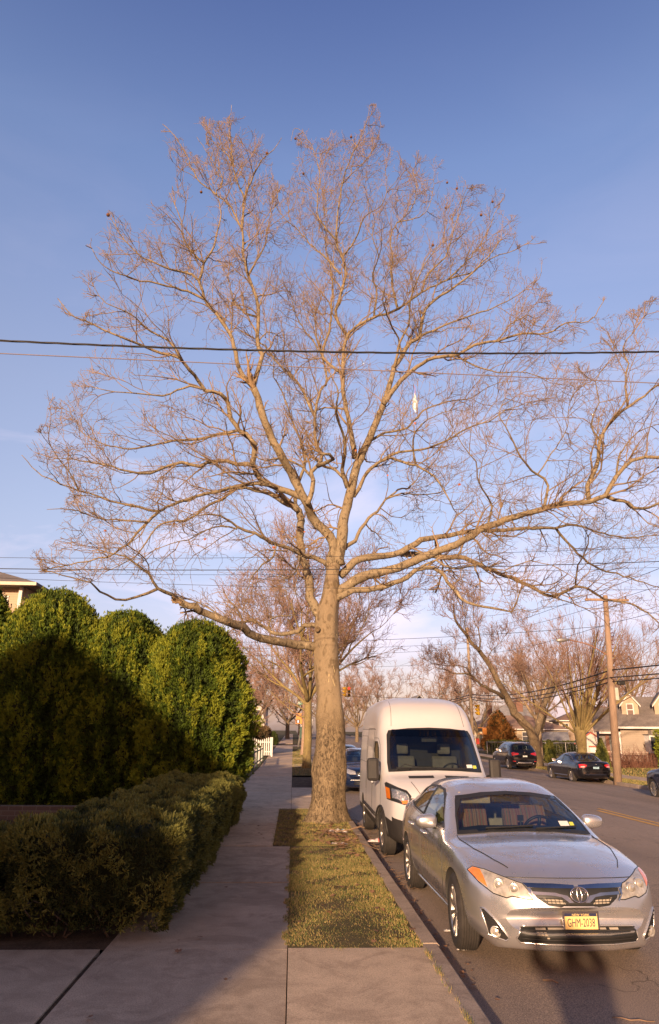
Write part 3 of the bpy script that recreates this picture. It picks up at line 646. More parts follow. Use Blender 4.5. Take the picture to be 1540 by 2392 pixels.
for (px, py, s) in [(1073,1128,.9),(968,985,.8),(478,1256,.8),(640,1275,.8),(247,1236,.8),(1055,1238,.5),(1285,1020,.5),(290,1200,.5),(830,1050,.6),(1330,1395,.6),(712,1240,.5),(905,1108,.6)]:
    s *= .5; q = Vector(at_y(px, py, TY-rng.uniform(0, 2))); Mx = Matrix.Translation(q) @ Matrix.Rotation(rng.uniform(-.6, .6), 4, 'Z') @ Matrix.Rotation(rng.uniform(2.6, 3.6), 4, 'Y') @ Matrix.Rotation(R(90), 4, 'X')
    n = len(leafp); lv.add([Mx @ Vector((a*s, b*s, 0.02*math.sin(a*40)*s)) for a, b in leafp]+[Mx @ Vector((0, .09*s, 0.012))], [(i, (i+1) % n, n) for i in range(n)])
lv.build('leaves', M_OLEAF, crown)
# ================================================================== vehicle kit
from mathutils.geometry import delaunay_2d_cdt
def mono(xs, ys, x):
    """monotone cubic interpolation, ys (n,k)"""
    xs = np.asarray(xs, float); ys = np.asarray(ys, float); h = np.diff(xs)[:, None]; d = np.diff(ys, axis=0)/h
    m = np.zeros_like(ys); m[0] = d[0]; m[-1] = d[-1]
    s = (d[:-1]*d[1:] > 0); w1 = 2*h[1:]+h[:-1]; w2 = h[1:]+2*h[:-1]
    with np.errstate(divide='ignore', invalid='ignore'):
        mm = (w1+w2)/(w1/d[:-1]+w2/d[1:])
    m[1:-1] = np.where(s, np.nan_to_num(mm), 0)
    i = np.clip(np.searchsorted(xs, x, side='right')-1, 0, len(xs)-2)
    t = ((x-xs[i])/h[i, 0])[:, None]; hh = h[i]
    return (2*t**3-3*t**2+1)*ys[i]+(t**3-2*t**2+t)*hh*m[i]+(-2*t**3+3*t**2)*ys[i+1]+(t**3-t**2)*hh*m[i+1]
def body_mesh(tab, bow, wref=0.9, bexp=2.4, nseg=(2, 3, 4, 5, 5, 8), ds=0.05):
    """tab rows: y,zb,wb,zs,ws,zm,wm,zsh,wsh,zt,wt,zc ; bow rows: y, amount"""
    T = np.array(tab, float); ys = [T[0, 0]]
    for a, c in zip(T[:-1, 0], T[1:, 0]):
        n = max(1, int(math.ceil((c-a)/ds))) if c-a > 0.1 else 2
        ys += list(a+(c-a)*np.arange(1, n+1)/n)
    ys = np.array(ys); P = mono(T[:, 0], T[:, 1:], ys)
    B = np.interp(ys, [b[0] for b in bow], [b[1] for b in bow])
    V = []; m = None
    for y, p, b in zip(ys, P, B):
        zb, wb, zs, ws, zm, wm, zsh, wsh, zt, wt, zc = p
        half = [(-wb, zb), (0, zb), (wb, zb), (ws, zs), (wm, zm), (wsh, zsh), (wt, zt), (0, zc), (-wt, zt)]
        h = np.array(half); out = []
        for k in range(1, 7):
            a, p0, p1, d = h[k-1], h[k], h[k+1], h[k+2] if k+2 < len(h) else h[k+1]
            if k == 1: a = p0+(p0-p1)
            n = nseg[k-1]
            for i in range(n):
                t = i/n; L = np.linalg.norm(p1-p0)+1e-6; sa = min(1, L/(np.linalg.norm(p0-a)+1e-6)); sd = min(1, L/(np.linalg.norm(d-p1)+1e-6))
                t0 = ((p1-p0)+(p0-a)*sa)/2; t1 = ((d-p1)*sd+(p1-p0))/2
                if k == 1: t0 = t1 = p1-p0
                if k == 2: t0 = (p1-p0)
                out.append((2*t**3-3*t*t+1)*p0+(t**3-2*t*t+t)*t0+(-2*t**3+3*t*t)*p1+(t**3-t*t)*t1)
        out.append(h[7]); r = np.array(out); r = np.vstack([r, (r[1:-1]*[-1, 1])[::-1]])
        m = len(r)
        for x, z in r: V.append((x, y+b*(abs(x)/wref)**bexp, z))
    ns = len(ys); F = []
    i, j = np.meshgrid(np.arange(ns-1), np.arange(m), indexing='ij'); j2 = (j+1) % m
    F = np.stack([i*m+j, (i+1)*m+j, (i+1)*m+j2, i*m+j2], -1).reshape(-1, 4)
    hN = m//2; caps = []
    for base, fl in ((0, 0), ((ns-1)*m, 1)):
        for k in range(hN):
            a, b_, c, d = base+k, base+k+1, base+(m-k-1) % m, base+(m-k) % m
            q = (a, b_, c, d) if not fl else (d, c, b_, a)
            q = [v for n_, v in enumerate(q) if v not in q[:n_]]
            caps.append(q)
    me = mesh_np('b', V, [F, np.array([c for c in caps if len(c) == 4]).reshape(-1, 4), np.array([c for c in caps if len(c) == 3]).reshape(-1, 3)], None, smooth=True)
    bm = bmesh.new(); bm.from_mesh(me); bmesh.ops.recalc_face_normals(bm, faces=bm.faces); bm.to_mesh(me); bm.free()
    return me
def bvh_of(me):
    bm = bmesh.new(); bm.from_mesh(me); bmesh.ops.triangulate(bm, faces=bm.faces[:]); t = BVHTree.FromBMesh(bm); bm.free(); return t
def boolean(me, cutters):
    """me minus each cutter mesh"""
    o = bpy.data.objects.new('t', me); COL.objects.link(o); cs = []
    for c in cutters:
        co = bpy.data.objects.new('c', c); COL.objects.link(co); cs.append(co)
        md = o.modifiers.new('b', 'BOOLEAN'); md.operation = 'DIFFERENCE'; md.solver = 'EXACT'; md.object = co; md.material_mode = 'TRANSFER'
    dg = bpy.context.evaluated_depsgraph_get(); r = bpy.data.meshes.new_from_object(o.evaluated_get(dg))
    for q in cs+[o]: bpy.data.objects.remove(q)
    return r
AX = {'f': ((0, 1, 0), lambda u, v: (u, -3, v)), 'r': ((0, -1, 0), lambda u, v: (u, 9, v)),
      'l': ((1, 0, 0), lambda u, v: (-3, u, v)), 'g': ((-1, 0, 0), lambda u, v: (3, u, v)), 't': ((0, 0, -1), lambda u, v: (u, v, 5))}
def hit(bvh, ax, u, v, off=0.0):
    d, f = AX[ax]; h = bvh.ray_cast(Vector(f(u, v)), Vector(d))
    if h[0] is None: return None
    n = h[1]; n = n if n.dot(Vector(d)) < 0 else -n
    return h[0]+n*off
def densify(poly, step, closed=True):
    out = []; n = len(poly)
    for i in range(n if closed else n-1):
        a, b_ = poly[i], poly[(i+1) % n]; k = max(1, int(math.hypot(b_[0]-a[0], b_[1]-a[1])/step))
        out += [(a[0]+(b_[0]-a[0])*t/k, a[1]+(b_[1]-a[1])*t/k) for t in range(k)]
    if not closed: out.append(poly[-1])
    return out
def drape(bvh, ax, poly, off, step=0.04, thick=0.0):
    """patch with the outline poly laid on the body seen along ax"""
    bd = densify(poly, step); n = len(bd)
    us = [p[0] for p in poly]; vs = [p[1] for p in poly]; ins = []
    u = min(us)+step*0.5
    while u < max(us):
        v = min(vs)+step*0.5
        while v < max(vs):
            c = False
            for i in range(len(poly)):
                (x1, y1), (x2, y2) = poly[i-1], poly[i]
                if (y1 > v) != (y2 > v) and u < x1+(v-y1)/(y2-y1)*(x2-x1): c = not c
            if c and min(math.hypot(u-a, v-b_) for a, b_ in bd) > step*0.4: ins.append((u, v))
            v += step
        u += step
    r = delaunay_2d_cdt([Vector(p) for p in bd+ins], [(i, (i+1) % n) for i in range(n)], [], 1, 1e-6)
    V = []; ok = []
    for p in r[0]:
        h = hit(bvh, ax, p.x, p.y, off); V.append(h if h is not None else Vector((0, 0, 0))); ok.append(h is not None)
    F = [f for f in r[2] if all(ok[i] for i in f)]
    used = sorted({i for f in F for i in f}); mp_ = {v: i for i, v in enumerate(used)}
    return [V[i] for i in used], [[mp_[i] for i in f] for f in F]
def drape_mb(mb, bvh, ax, poly, off, step=0.04): v, f = drape(bvh, ax, poly, off, step); return mb.add(v, f)
def line_on(mb, bvh, ax, pts, rad, off=0.0, step=0.05, n=5):
    P = [hit(bvh, ax, u, v, off) for u, v in densify(pts, step, False)]; P = [p for p in P if p is not None]
    if len(P) > 1: mb.tube(P, rad, n)
    return mb
def mir(poly): return [(-u, v) for u, v in poly]
def loft_tube(C, n): pass
M_SILVER, _n, _b = _nt('silver_paint')
_b.inputs['Metallic'].default_value = 0.8; _b.inputs['Coat Weight'].default_value = 1.0; _b.inputs['Coat Roughness'].default_value = 0.06
_c = coords(_n); _n.links.new(mix(_n, noise(_n, _c, 2.5, 4), (0.60, 0.585, 0.595), (0.68, 0.66, 0.67)), _b.inputs['Base Color'])
_n.links.new(ramp(_n, noise(_n, _c, 4, 5), [(0.3, (0.22,)*3), (0.7, (0.36,)*3)]), _b.inputs['Roughness'])
M_VAN = mat('white_van_paint', (0.54, 0.515, 0.52), 0.38, var=0.04, scale=1.2, coat=0.35)
M_BLK = mat('black_car_paint', (0.006, 0.006, 0.009), 0.14, var=0.2, coat=0.8)
M_NAVY = mat('navy_car_paint', (0.008, 0.015, 0.045), 0.14, var=0.2, coat=0.8)
M_TRIM = mat('black_trim', (0.02, 0.02, 0.02), 0.45, var=0.2)
M_PLAST = mat('grey_plastic', (0.022, 0.019, 0.018), 0.6, var=0.15, bmp=0.15, bscale=220)
M_RUB = mat('tyre_rubber', (0.032, 0.027, 0.024), 0.85, var=0.25, scale=12)
M_CHR = mat('chrome', (0.62, 0.60, 0.62), 0.16, 1.0, var=0.05)
M_ALU = mat('alloy_rim', (0.46, 0.43, 0.41), 0.33, 0.9, var=0.12, scale=9)
M_CABIN = mat('cabin_dark', (0.035, 0.032, 0.03), 0.8, var=0.2)
M_BEIGE = mat('seat_beige', (0.36, 0.31, 0.25), 0.85, var=0.15, scale=8)
M_RED = mat('tail_lamp_red', (0.45, 0.012, 0.016), 0.15, var=0.25, scale=30, coat=1)
M_AMB = mat('amber_lens', (0.75, 0.20, 0.03), 0.18, var=0.2, scale=30, coat=1)
M_WLENS = mat('lamp_reflector', (0.62, 0.58, 0.52), 0.22, 0.65, var=0.35, scale=26, coat=1)
def mat_glass(name, tint, refl=1.0, add=0.0):
    m, nt, b = _nt(name); nt.nodes.remove(b); out = nt.nodes['Material Output']
    tr = nt.nodes.new('ShaderNodeBsdfTransparent'); tr.inputs[0].default_value = (*tint, 1)
    gl = nt.nodes.new('ShaderNodeBsdfGlossy'); gl.inputs['Roughness'].default_value = 0.03; gl.inputs[0].default_value = (refl, refl, refl, 1)
    fr = nt.nodes.new('ShaderNodeFresnel'); geo = nt.nodes.new('ShaderNodeNewGeometry'); mr = nt.nodes.new('ShaderNodeMapRange'); mr.inputs[3].default_value = 1.5; mr.inputs[4].default_value = 1/1.5; nt.links.new(geo.outputs['Backfacing'], mr.inputs[0]); nt.links.new(mr.outputs[0], fr.inputs[0])
    ma = nt.nodes.new('ShaderNodeMath'); ma.operation = 'ADD'; ma.inputs[1].default_value = add; ma.use_clamp = True
    nt.links.new(fr.outputs[0], ma.inputs[0])
    mx = nt.nodes.new('ShaderNodeMixShader'); nt.links.new(ma.outputs[0], mx.inputs[0]); nt.links.new(tr.outputs[0], mx.inputs[1]); nt.links.new(gl.outputs[0], mx.inputs[2])
    nt.links.new(mx.outputs[0], out.inputs[0]); return m
M_GLASS = mat_glass('car_glass', (0.52, 0.58, 0.56), add=0.08)
M_GLASSD = mat_glass('dark_car_glass', (0.55, 0.62, 0.60), add=0.05)
M_LENS = mat_glass('lamp_lens', (0.86, 0.84, 0.80), add=0.03)
M_LENSH = mat('hazy_lens', (0.40, 0.365, 0.32), 0.25, 0.2, var=0.35, scale=16, coat=0.8)
def text_mesh(name, txt, size, m, extrude=0.002, font_scale=(1, 1)):
    cu = bpy.data.curves.new(name, 'FONT'); cu.body = txt; cu.size = size; cu.extrude = extrude; cu.align_x = 'CENTER'; cu.align_y = 'CENTER'; cu.resolution_u = 3
    o = bpy.data.objects.new(name, cu); COL.objects.link(o); dg = bpy.context.evaluated_depsgraph_get()
    me = bpy.data.meshes.new_from_object(o.evaluated_get(dg)); bpy.data.objects.remove(o); me.name = name
    me.materials.clear(); me.materials.append(m)
    for v in me.vertices: v.co.x *= font_scale[0]; v.co.y *= font_scale[1]
    return me
def put_text(name, txt, size, m, parent, M, sc=(1, 1), ext=0.002):
    o = link(name, text_mesh(name, txt, size, m, ext, sc), parent); o.matrix_local = M; return o
FACE_NEG_Y = Matrix.Rotation(R(90), 4, 'X')                  # text facing -Y, reading along +X
FACE_POS_Y = Matrix.Rotation(R(180), 4, 'Z') @ Matrix.Rotation(R(90), 4, 'X')
def wheel(parent, x, y, r, side, spokes=10, width=0.215, rimr=0.225, steer=0.0, rim_m=None, hi=True, tread=True, cap=None):
    """side -1 : outer face towards -x"""
    M = Matrix.Translation((x, y, r)) @ Matrix.Rotation(steer, 4, 'Z') @ Matrix.Rotation(R(90)*side, 4, 'Y')
    w = width/2; n = 40 if hi else 24
    mb = MB(); e = r-rimr
    prof = [(rimr-0.01, -w*0.8), (rimr+e*0.15, -w*0.92), (rimr+e*0.55, -w*1.02), (r-0.03, -w*0.95), (r-0.008, -w*0.80)]
    if tread:
        for k in range(-3, 4):
            c = k*w*0.22; prof += [(r, c-0.009), (r, c+0.009), (r-0.008, c+0.011), (r-0.008, c+0.016)]
        prof = prof[:-2]
    else: prof += [(r, -w*0.6), (r, w*0.6)]
    prof += [(r-0.008, w*0.80), (r-0.03, w*0.95), (rimr+e*0.55, w*1.02), (rimr+e*0.15, w*0.92), (rimr-0.01, w*0.8)]
    mb.lathe(prof, n, M, closed=True)
    hub = thing('wheel', None, None); hub.parent = parent
    for k_ in ('label', 'category'):
        if k_ in hub: del hub[k_]
    me = mb.mesh('tyre', M_RUB, True); smooth_angle(me, 35); link('tyre', me, hub)
    rb = MB(); rb.lathe([(rimr+0.004, w*0.86), (rimr-0.004, w*0.90), (rimr-0.016, w*0.80), (rimr-0.022, w*0.2), (rimr-0.022, -w*0.8), (rimr, -w*0.8)], n, M, closed=True)
    for k in range(spokes):
        a0 = 2*math.pi*k/spokes
        for da in ((-0.0, ) if spokes > 6 else (-0.16, 0.16)):
            a = a0+da; hw = 0.5*2*math.pi*rimr/spokes*0.33; hr = 0.055
            def pt(rr, t, h): return M @ Vector((rr*math.cos(a)-t*math.sin(a), rr*math.sin(a)+t*math.cos(a), h))
            vs = [pt(hr*0.8, -hw*0.5, w*0.72), pt(hr*0.8, hw*0.5, w*0.72), pt(rimr-0.012, hw, w*0.86), pt(rimr-0.012, -hw, w*0.86),
                  pt(hr*0.8, -hw*0.6, w*0.5), pt(hr*0.8, hw*0.6, w*0.5), pt(rimr-0.012, hw*1.1, w*0.6), pt(rimr-0.012, -hw*1.1, w*0.6)]
            rb.add(vs, [(0, 1, 2, 3), (7, 6, 5, 4), (0, 4, 5, 1), (1, 5, 6, 2), (2, 6, 7, 3), (3, 7, 4, 0)])
    rb.lathe([(0.0, w*0.78), (0.03, w*0.78), (0.05, w*0.74), (0.06, w*0.6), (0.06, w*0.4)], 16, M)
    me = rb.mesh('rim', rim_m or M_ALU, True); smooth_angle(me, 30); link('rim', me, hub)
    dk = MB(); dk.lathe([(rimr-0.03, w*0.15), (rimr-0.03, -w*0.6)], n, M); dk.build('brake_disc', M_CABIN, hub)
    return hub
def arch_cut(y, r, x0, x1, m=M_CABIN, z=None, flat=0.0):
    mb = MB(); pts = [(y+r*math.cos(a), (z or 0.33)+r*math.sin(a)) for a in np.linspace(-0.75, math.pi+0.75, 28)]
    pts = [(y+r*math.cos(-.5), -0.1)]+[(y+r*math.cos(a), (z or 0.33)+r*math.sin(a)) for a in np.linspace(-0.5, math.pi+0.5, 30)]+[(y-r*math.cos(-.5), -0.1)]
    mb.prism(pts, x0, x1, 'x'); return mb.mesh('c', m)
def empty_part(name, parent):
    o = bpy.data.objects.new(name, None); COL.objects.link(o); o.parent = parent; return o
def loop_tube(mb, bvh, ax, poly, rad, off=0.0, step=0.04, n=5):
    line_on(mb, bvh, ax, list(poly)+[poly[0]], rad, off, step, n)
def mirror_part(name, parent, x, y, z, side, m, s=1.0, trim=M_TRIM):
    """door mirror housing; side -1 left of picture"""
    bmx = bmesh.new(); bmesh.ops.create_uvsphere(bmx, u_segments=20, v_segments=12, radius=1)
    mb = MB(); vs = []
    for v in bmx.verts:
        c = v.co.copy(); c = Vector([math.copysign(abs(k)**0.75, k) for k in c])
        c.x *= 0.125*s; c.y *= 0.075*s; c.z *= 0.075*s*(1-0.15*side*c.x/0.125)
        if c.y > 0: c.y *= 0.35
        vs.append(c+Vector((x+side*0.11*s, y, z)))
    mb.add(vs, [[v.index for v in f.verts] for f in bmx.faces]); bmx.free()
    h = mb.build(name, m, parent, smooth=True)
    mb = MB(); mb.box(x+side*0.03-0.1*0, x+side*0.20*s, y+0.022*s, y+0.031*s, z-0.055*s, z+0.055*s); mb.build('mirror_glass', M_CHR, h)
    mb = MB(); mb.tube([(x-side*0.06, y+0.01, z-0.085*s), (x+side*0.01, y+0.005, z-0.06*s), (x+side*0.06, y, z-0.045*s)], [0.03*s, 0.026*s, 0.02*s], 8); mb.build('mirror_arm', trim, h, smooth=True)
    return h
def seat(parent, x, y, z, m, s=1.0, cover=None):
    o = MB(); o.prism([(y, z), (y-0.48*s, z+0.03), (y-0.5*s, z+0.10), (y-0.05, z+0.12), (y+0.06, z+0.55), (y+0.12, z+0.62), (y+0.2, z+0.58), (y+0.12, z)], x-0.25*s, x+0.25*s, 'x')
    q = o.build('seat', m, parent, bevel=0.04)
    hh = MB(); hh.box(x-0.13, x+0.13, y+0.10, y+0.20, z+0.64, z+0.84); hh.build('headrest', m, q, bevel=0.04)
    if cover:
        c = MB(); c.prism([(y+0.0-0.06, z+0.125), (y+0.045, z+0.55), (y+0.10, z+0.64), (y+0.115, z+0.63), (y+0.065, z+0.53), (y-0.03, z+0.12)], x-0.265*s, x+0.265*s, 'x'); c.build('seat_cover', cover, q)
    return q
def steering(parent, x, y, z, rr=0.18):
    mb = MB(); M = Matrix.Translation((x, y, z)) @ Matrix.Rotation(R(-65), 4, 'X')
    mb.tube([M @ Vector((rr*math.cos(a), rr*math.sin(a), 0)) for a in np.linspace(0, 2*math.pi, 25)], 0.016, 8, False)
    mb.tube([M @ Vector((-rr, 0, 0)), M @ Vector((0, 0.02, -0.02)), M @ Vector((rr, 0, 0))], 0.018, 6); mb.tube([M @ Vector((0, 0, 0)), M @ Vector((0, -rr, 0))], 0.018, 6)
    return mb.build('steering_wheel', M_TRIM, parent, smooth=True)
def ny_plate(parent, x, y, z, txt, big=0.062, back=False, bg_m=None, fr=None, sub='NEW YORK', tiltx=0.0):
    """licence plate whose face looks along -y (or +y)"""
    sgn = 1 if back else -1
    M = Matrix.Translation((x, y, z)) @ Matrix.Rotation(tiltx, 4, 'X') @ (FACE_POS_Y if back else FACE_NEG_Y)
    mb = MB(); mb.box(-0.152, 0.152, -0.076, 0.076, -0.004, 0.0, M); p = mb.build('licence_plate', bg_m, parent, bevel=0.0)
    if fr:
        f = MB()
        for (a, b_, c, d) in ((-.162, .162, .070, .086), (-.162, .162, -.086, -.070), (-.162, -.146, -.0698, .0698), (.146, .162, -.0698, .0698)):
            f.box(a, b_, c, d, -0.005, 0.006, M)
        f.build('plate_frame', fr, p)
        bn = MB(); bn.box(-0.144, 0.144, 0.046, 0.069, 0.0005, 0.0016, M); bn.box(-0.144, 0.144, -0.069, -0.055, 0.0005, 0.0016, M); bn.build('plate_band', M_PLNAVY, p)
        put_text('plate_heading', sub, 0.026, M_PLYEL, p, M @ Matrix.Translation((0, 0.057, 0.003)), (1.15, 1), 0.0008)
        put_text('plate_footer', 'EMPIRE STATE', 0.015, M_PLYEL, p, M @ Matrix.Translation((0, -0.062, 0.003)), (1.1, 1), 0.0006)
    put_text('plate_number', txt, big*1.3, M_PLNAVY, p, M @ Matrix.Translation((0, -0.006, 0.003)), (0.68, 1.15), 0.0008)
    return p
M_PLYEL = mat('plate_gold', (0.85, 0.60, 0.24), 0.35, var=0.06); M_PLNAVY = mat('plate_navy', (0.02, 0.025, 0.07), 0.4, var=0.05)
M_PLWHT = mat('plate_white', (0.7, 0.7, 0.68), 0.4, var=0.06); M_PLBLUE = mat('plate_blue', (0.35, 0.55, 0.68), 0.4, var=0.2)
# ================================================================== silver sedan (nearest)
SX, SY = 2.535, 6.60
SED = [
 (0.00, .36,.50, .40,.58, .46,.62, .52,.58, .555,.42, .565),
 (0.03, .27,.60, .34,.70, .46,.745, .60,.72, .655,.55, .665),
 (0.08, .21,.64, .31,.765, .47,.81, .665,.785, .72,.60, .735),
 (0.17, .195,.68, .30,.80, .50,.85, .72,.83, .775,.62, .790),
 (0.30, .19,.70, .30,.83, .53,.875, .765,.85, .83,.64, .850),
 (0.60, .19,.72, .32,.86, .58,.895, .815,.865, .89,.66, .920),
 (0.95, .19,.75, .34,.87, .62,.905, .86,.875, .93,.68, .968),
 (1.26, .19,.78, .35,.88, .64,.908, .88,.885, .945,.745, .99),
 (1.48, .19,.78, .35,.88, .64,.91, .90,.886, 1.06,.725, 1.10),
 (1.80, .19,.78, .35,.88, .64,.91, .915,.882, 1.22,.665, 1.27),
 (2.08, .19,.78, .35,.88, .64,.91, .925,.882, 1.33,.612, 1.39),
 (2.30, .19,.78, .35,.88, .64,.91, .93,.882, 1.38,.59, 1.438),
 (2.70, .19,.78, .35,.88, .64,.91, .94,.882, 1.40,.585, 1.46),
 (3.20, .19,.78, .35,.88, .64,.91, .95,.88, 1.385,.58, 1.445),
 (3.55, .19,.78, .35,.88, .64,.91, .955,.875, 1.325,.585, 1.388),
 (3.90, .20,.77, .35,.875, .64,.905, .96,.865, 1.205,.63, 1.262),
 (4.18, .22,.75, .36,.86, .64,.895, .965,.84, 1.10,.68, 1.135),
 (4.40, .24,.73, .37,.84, .64,.88, .96,.82, 1.07,.70, 1.105),
 (4.68, .26,.70, .38,.80, .63,.845, .93,.78, 1.04,.68, 1.085),
 (4.77, .32,.66, .42,.74, .62,.79, .86,.73, .97,.62, 1.01),
 (4.81, .42,.55, .48,.62, .60,.68, .74,.62, .80,.5, .83)]
SBOW = [(0, .33), (.3, .28), (.8, .15), (1.2, .11), (2.0, .10), (2.4, 0.03), (3.2, 0), (4.2, -.08), (4.81, -.22)]
sedan = thing('silver_sedan', 'silver sedan parked nose to the camera at the kerb, New York plate GHM-2038', 'car', (SX, SY, 0), R(0.35))
bme = body_mesh(SED, SBOW); SB = bvh_of(bme)
WS = [(-.735, .965), (-.35, .998), (0, 1.008), (.35, .998), (.735, .965), (.69, 1.12), (.63, 1.25), (.595, 1.305), (.3, 1.345), (0, 1.358), (-.3, 1.345), (-.595, 1.305), (-.63, 1.25), (-.69, 1.12)]
RW = [(-.60, 1.12), (.60, 1.12), (.52, 1.345), (0, 1.375), (-.52, 1.345)]
DLO = [(1.62, .995), (2.10, 1.010), (3.55, 1.055), (3.83, 1.09), (3.78, 1.13), (3.45, 1.29), (3.15, 1.352), (2.75, 1.372), (2.38, 1.355), (2.2, 1.31)]
def shrink(poly, s, cx=None, cy=None):
    cx = sum(p[0] for p in poly)/len(poly) if cx is None else cx; cy = sum(p[1] for p in poly)/len(poly) if cy is None else cy
    return [(cx+(p[0]-cx)*(1-s/max(.05, abs(p[0]-cx)) if abs(p[0]-cx) > .02 else p[0]*0+1)+0 if True else 0, cy+(p[1]-cy)*(1-s/max(.05, abs(p[1]-cy)))) for p in poly]
def cut_prism(poly, a0, a1, axis, m=M_CABIN): mb = MB(); mb.prism(poly, a0, a1, axis); return mb.mesh('c', m)
bme.materials.append(M_SILVER)
WSc = shrink(WS, .022); DLc = shrink(DLO, .016)
cab = [(1.50, .50), (1.50, .90), (1.72, .985), (2.30, 1.33), (3.30, 1.33), (3.82, 1.06), (3.82, .50)]
cuts = [arch_cut(.975, .372, -1.2, -.60, z=.345), arch_cut(.975, .372, .60, 1.2, z=.345), arch_cut(3.75, .368, -1.2, -.60, z=.34), arch_cut(3.75, .368, .60, 1.2, z=.34),
        cut_prism(cab, -.66, .66, 'x', M_CABIN), cut_prism(DLc, -1.3, 1.3, 'x', M_CABIN), cut_prism(WSc, .8, 2.6, 'y', M_CABIN), cut_prism(shrink(RW, .02), 3.2, 4.6, 'y', M_CABIN)]
body = boolean(bme, cuts); smooth_angle(body, 38)
body_o = link('body', body, sedan)
def glass_part(name, parent, bvh, ax, poly, gm, frit=0.035, off=0.004):
    mb = MB(); drape_mb(mb, bvh, ax, poly, off, 0.07); g = mb.build(name, gm, parent, smooth=True)
    inner = shrink(poly, frit); f = MB(); n = len(poly); A = densify(poly, .05); 
    # black frit band between outline and inner outline
    st = 3
    for i in range(n):
        a, b_, c, d = poly[i], poly[(i+1) % n], inner[(i+1) % n], inner[i]; k = max(1, int(math.hypot(b_[0]-a[0], b_[1]-a[1])/.06))
        for t in range(k):
            q = [(a[0]+(b_[0]-a[0])*t/k, a[1]+(b_[1]-a[1])*t/k), (a[0]+(b_[0]-a[0])*(t+1)/k, a[1]+(b_[1]-a[1])*(t+1)/k),
                 (d[0]+(c[0]-d[0])*(t+1)/k, d[1]+(c[1]-d[1])*(t+1)/k), (d[0]+(c[0]-d[0])*t/k, d[1]+(c[1]-d[1])*t/k)]
            h = [hit(bvh, ax, u, v, off+.0015) for u, v in q]
            if all(x is not None for x in h): f.add(h, [(0, 1, 2, 3)])
    f.build('window_seal', M_TRIM, g, smooth=True)
    return g
glass_part('windshield', sedan, SB, 'f', WS, M_GLASS, .032)
glass_part('rear_window', sedan, SB, 'r', RW, M_GLASSD, .03)
for ax in ('l', 'g'):
    g = glass_part('side_window', sedan, SB, ax, DLO, M_GLASSD, .02)
    mb = MB(); drape_mb(mb, SB, ax, [(2.66, 1.02), (2.76, 1.022), (2.74, 1.375), (2.66, 1.375)], .007, .05); mb.build('door_pillar', M_TRIM, g, smooth=True)
    mb = MB(); drape_mb(mb, SB, ax, [(3.44, 1.045), (3.475, 1.047), (3.42, 1.30), (3.385, 1.31)], .007, .05); mb.build('quarter_pillar', M_TRIM, g, smooth=True)
    mb = MB(); line_on(mb, SB, ax, [(1.58, .985), (2.10, .998), (3.55, 1.043), (3.86, 1.085)], .006, .004); mb.build('belt_moulding', M_CHR, g, smooth=True)
    # doors: seams and handles
    mb = MB()
    for ln in ([(1.50, .33), (1.42, .55), (1.44, .80), (1.58, .97)], [(2.66, .30), (2.68, .6), (2.70, 1.0)], [(3.40, .62), (3.50, .80), (3.56, 1.02)], [(2.66, .30), (3.28, .30), (3.40, .62)], [(1.50, .33), (2.66, .30)]):
        line_on(mb, SB, ax, ln, .004, -.001)
    mb.build('door_seam', M_TRIM, body_o)
    for yy in (2.46, 3.34):
        mb = MB(); a = hit(SB, ax, yy-.09, .86, .02); b_ = hit(SB, ax, yy, .862, .038); c = hit(SB, ax, yy+.09, .866, .02)
        mb.tube([hit(SB, ax, yy-.10, .86, 0), a, b_, c, hit(SB, ax, yy+.10, .866, 0)], [.012, .013, .014, .013, .012], 8)
        mb.build('door_handle', M_SILVER, body_o, smooth=True)
    mb = MB(); line_on(mb, SB, ax, [(1.40, .26), (3.30, .26)], .018, .0); mb.build('sill_moulding', M_SILVER, body_o, smooth=True)
for s in (-1, 1):
    wheel(sedan, s*.80, .975, .335, s, 10, .215, .225, steer=R(-3)); wheel(sedan, s*.795, 3.75, .335, s, 10, .215, .225)
    mirror_part('door_mirror', sedan, s*.86, 1.90, 1.045, s, M_SILVER, 1.0)
# traced features: outlines on the nose, taken on the body surface
IS = Matrix.Translation((SX, SY, 0)) @ Matrix.Rotation(R(.35), 4, 'Z'); ISI = IS.inverted()
def on_car(pts, inv=ISI, bvh=SB):
    o = inv @ Vector(CAM); out = []
    for px, py in pts:
        d = (inv.to_3x3() @ Vector(ray(px, py))).normalized(); h = bvh.ray_cast(o, d)
        if h[0] is not None: out.append(h[0])
    return out
def c5(pts): return [(1047.2+.32*x, 1971.2+.32*y) for x, y in pts]
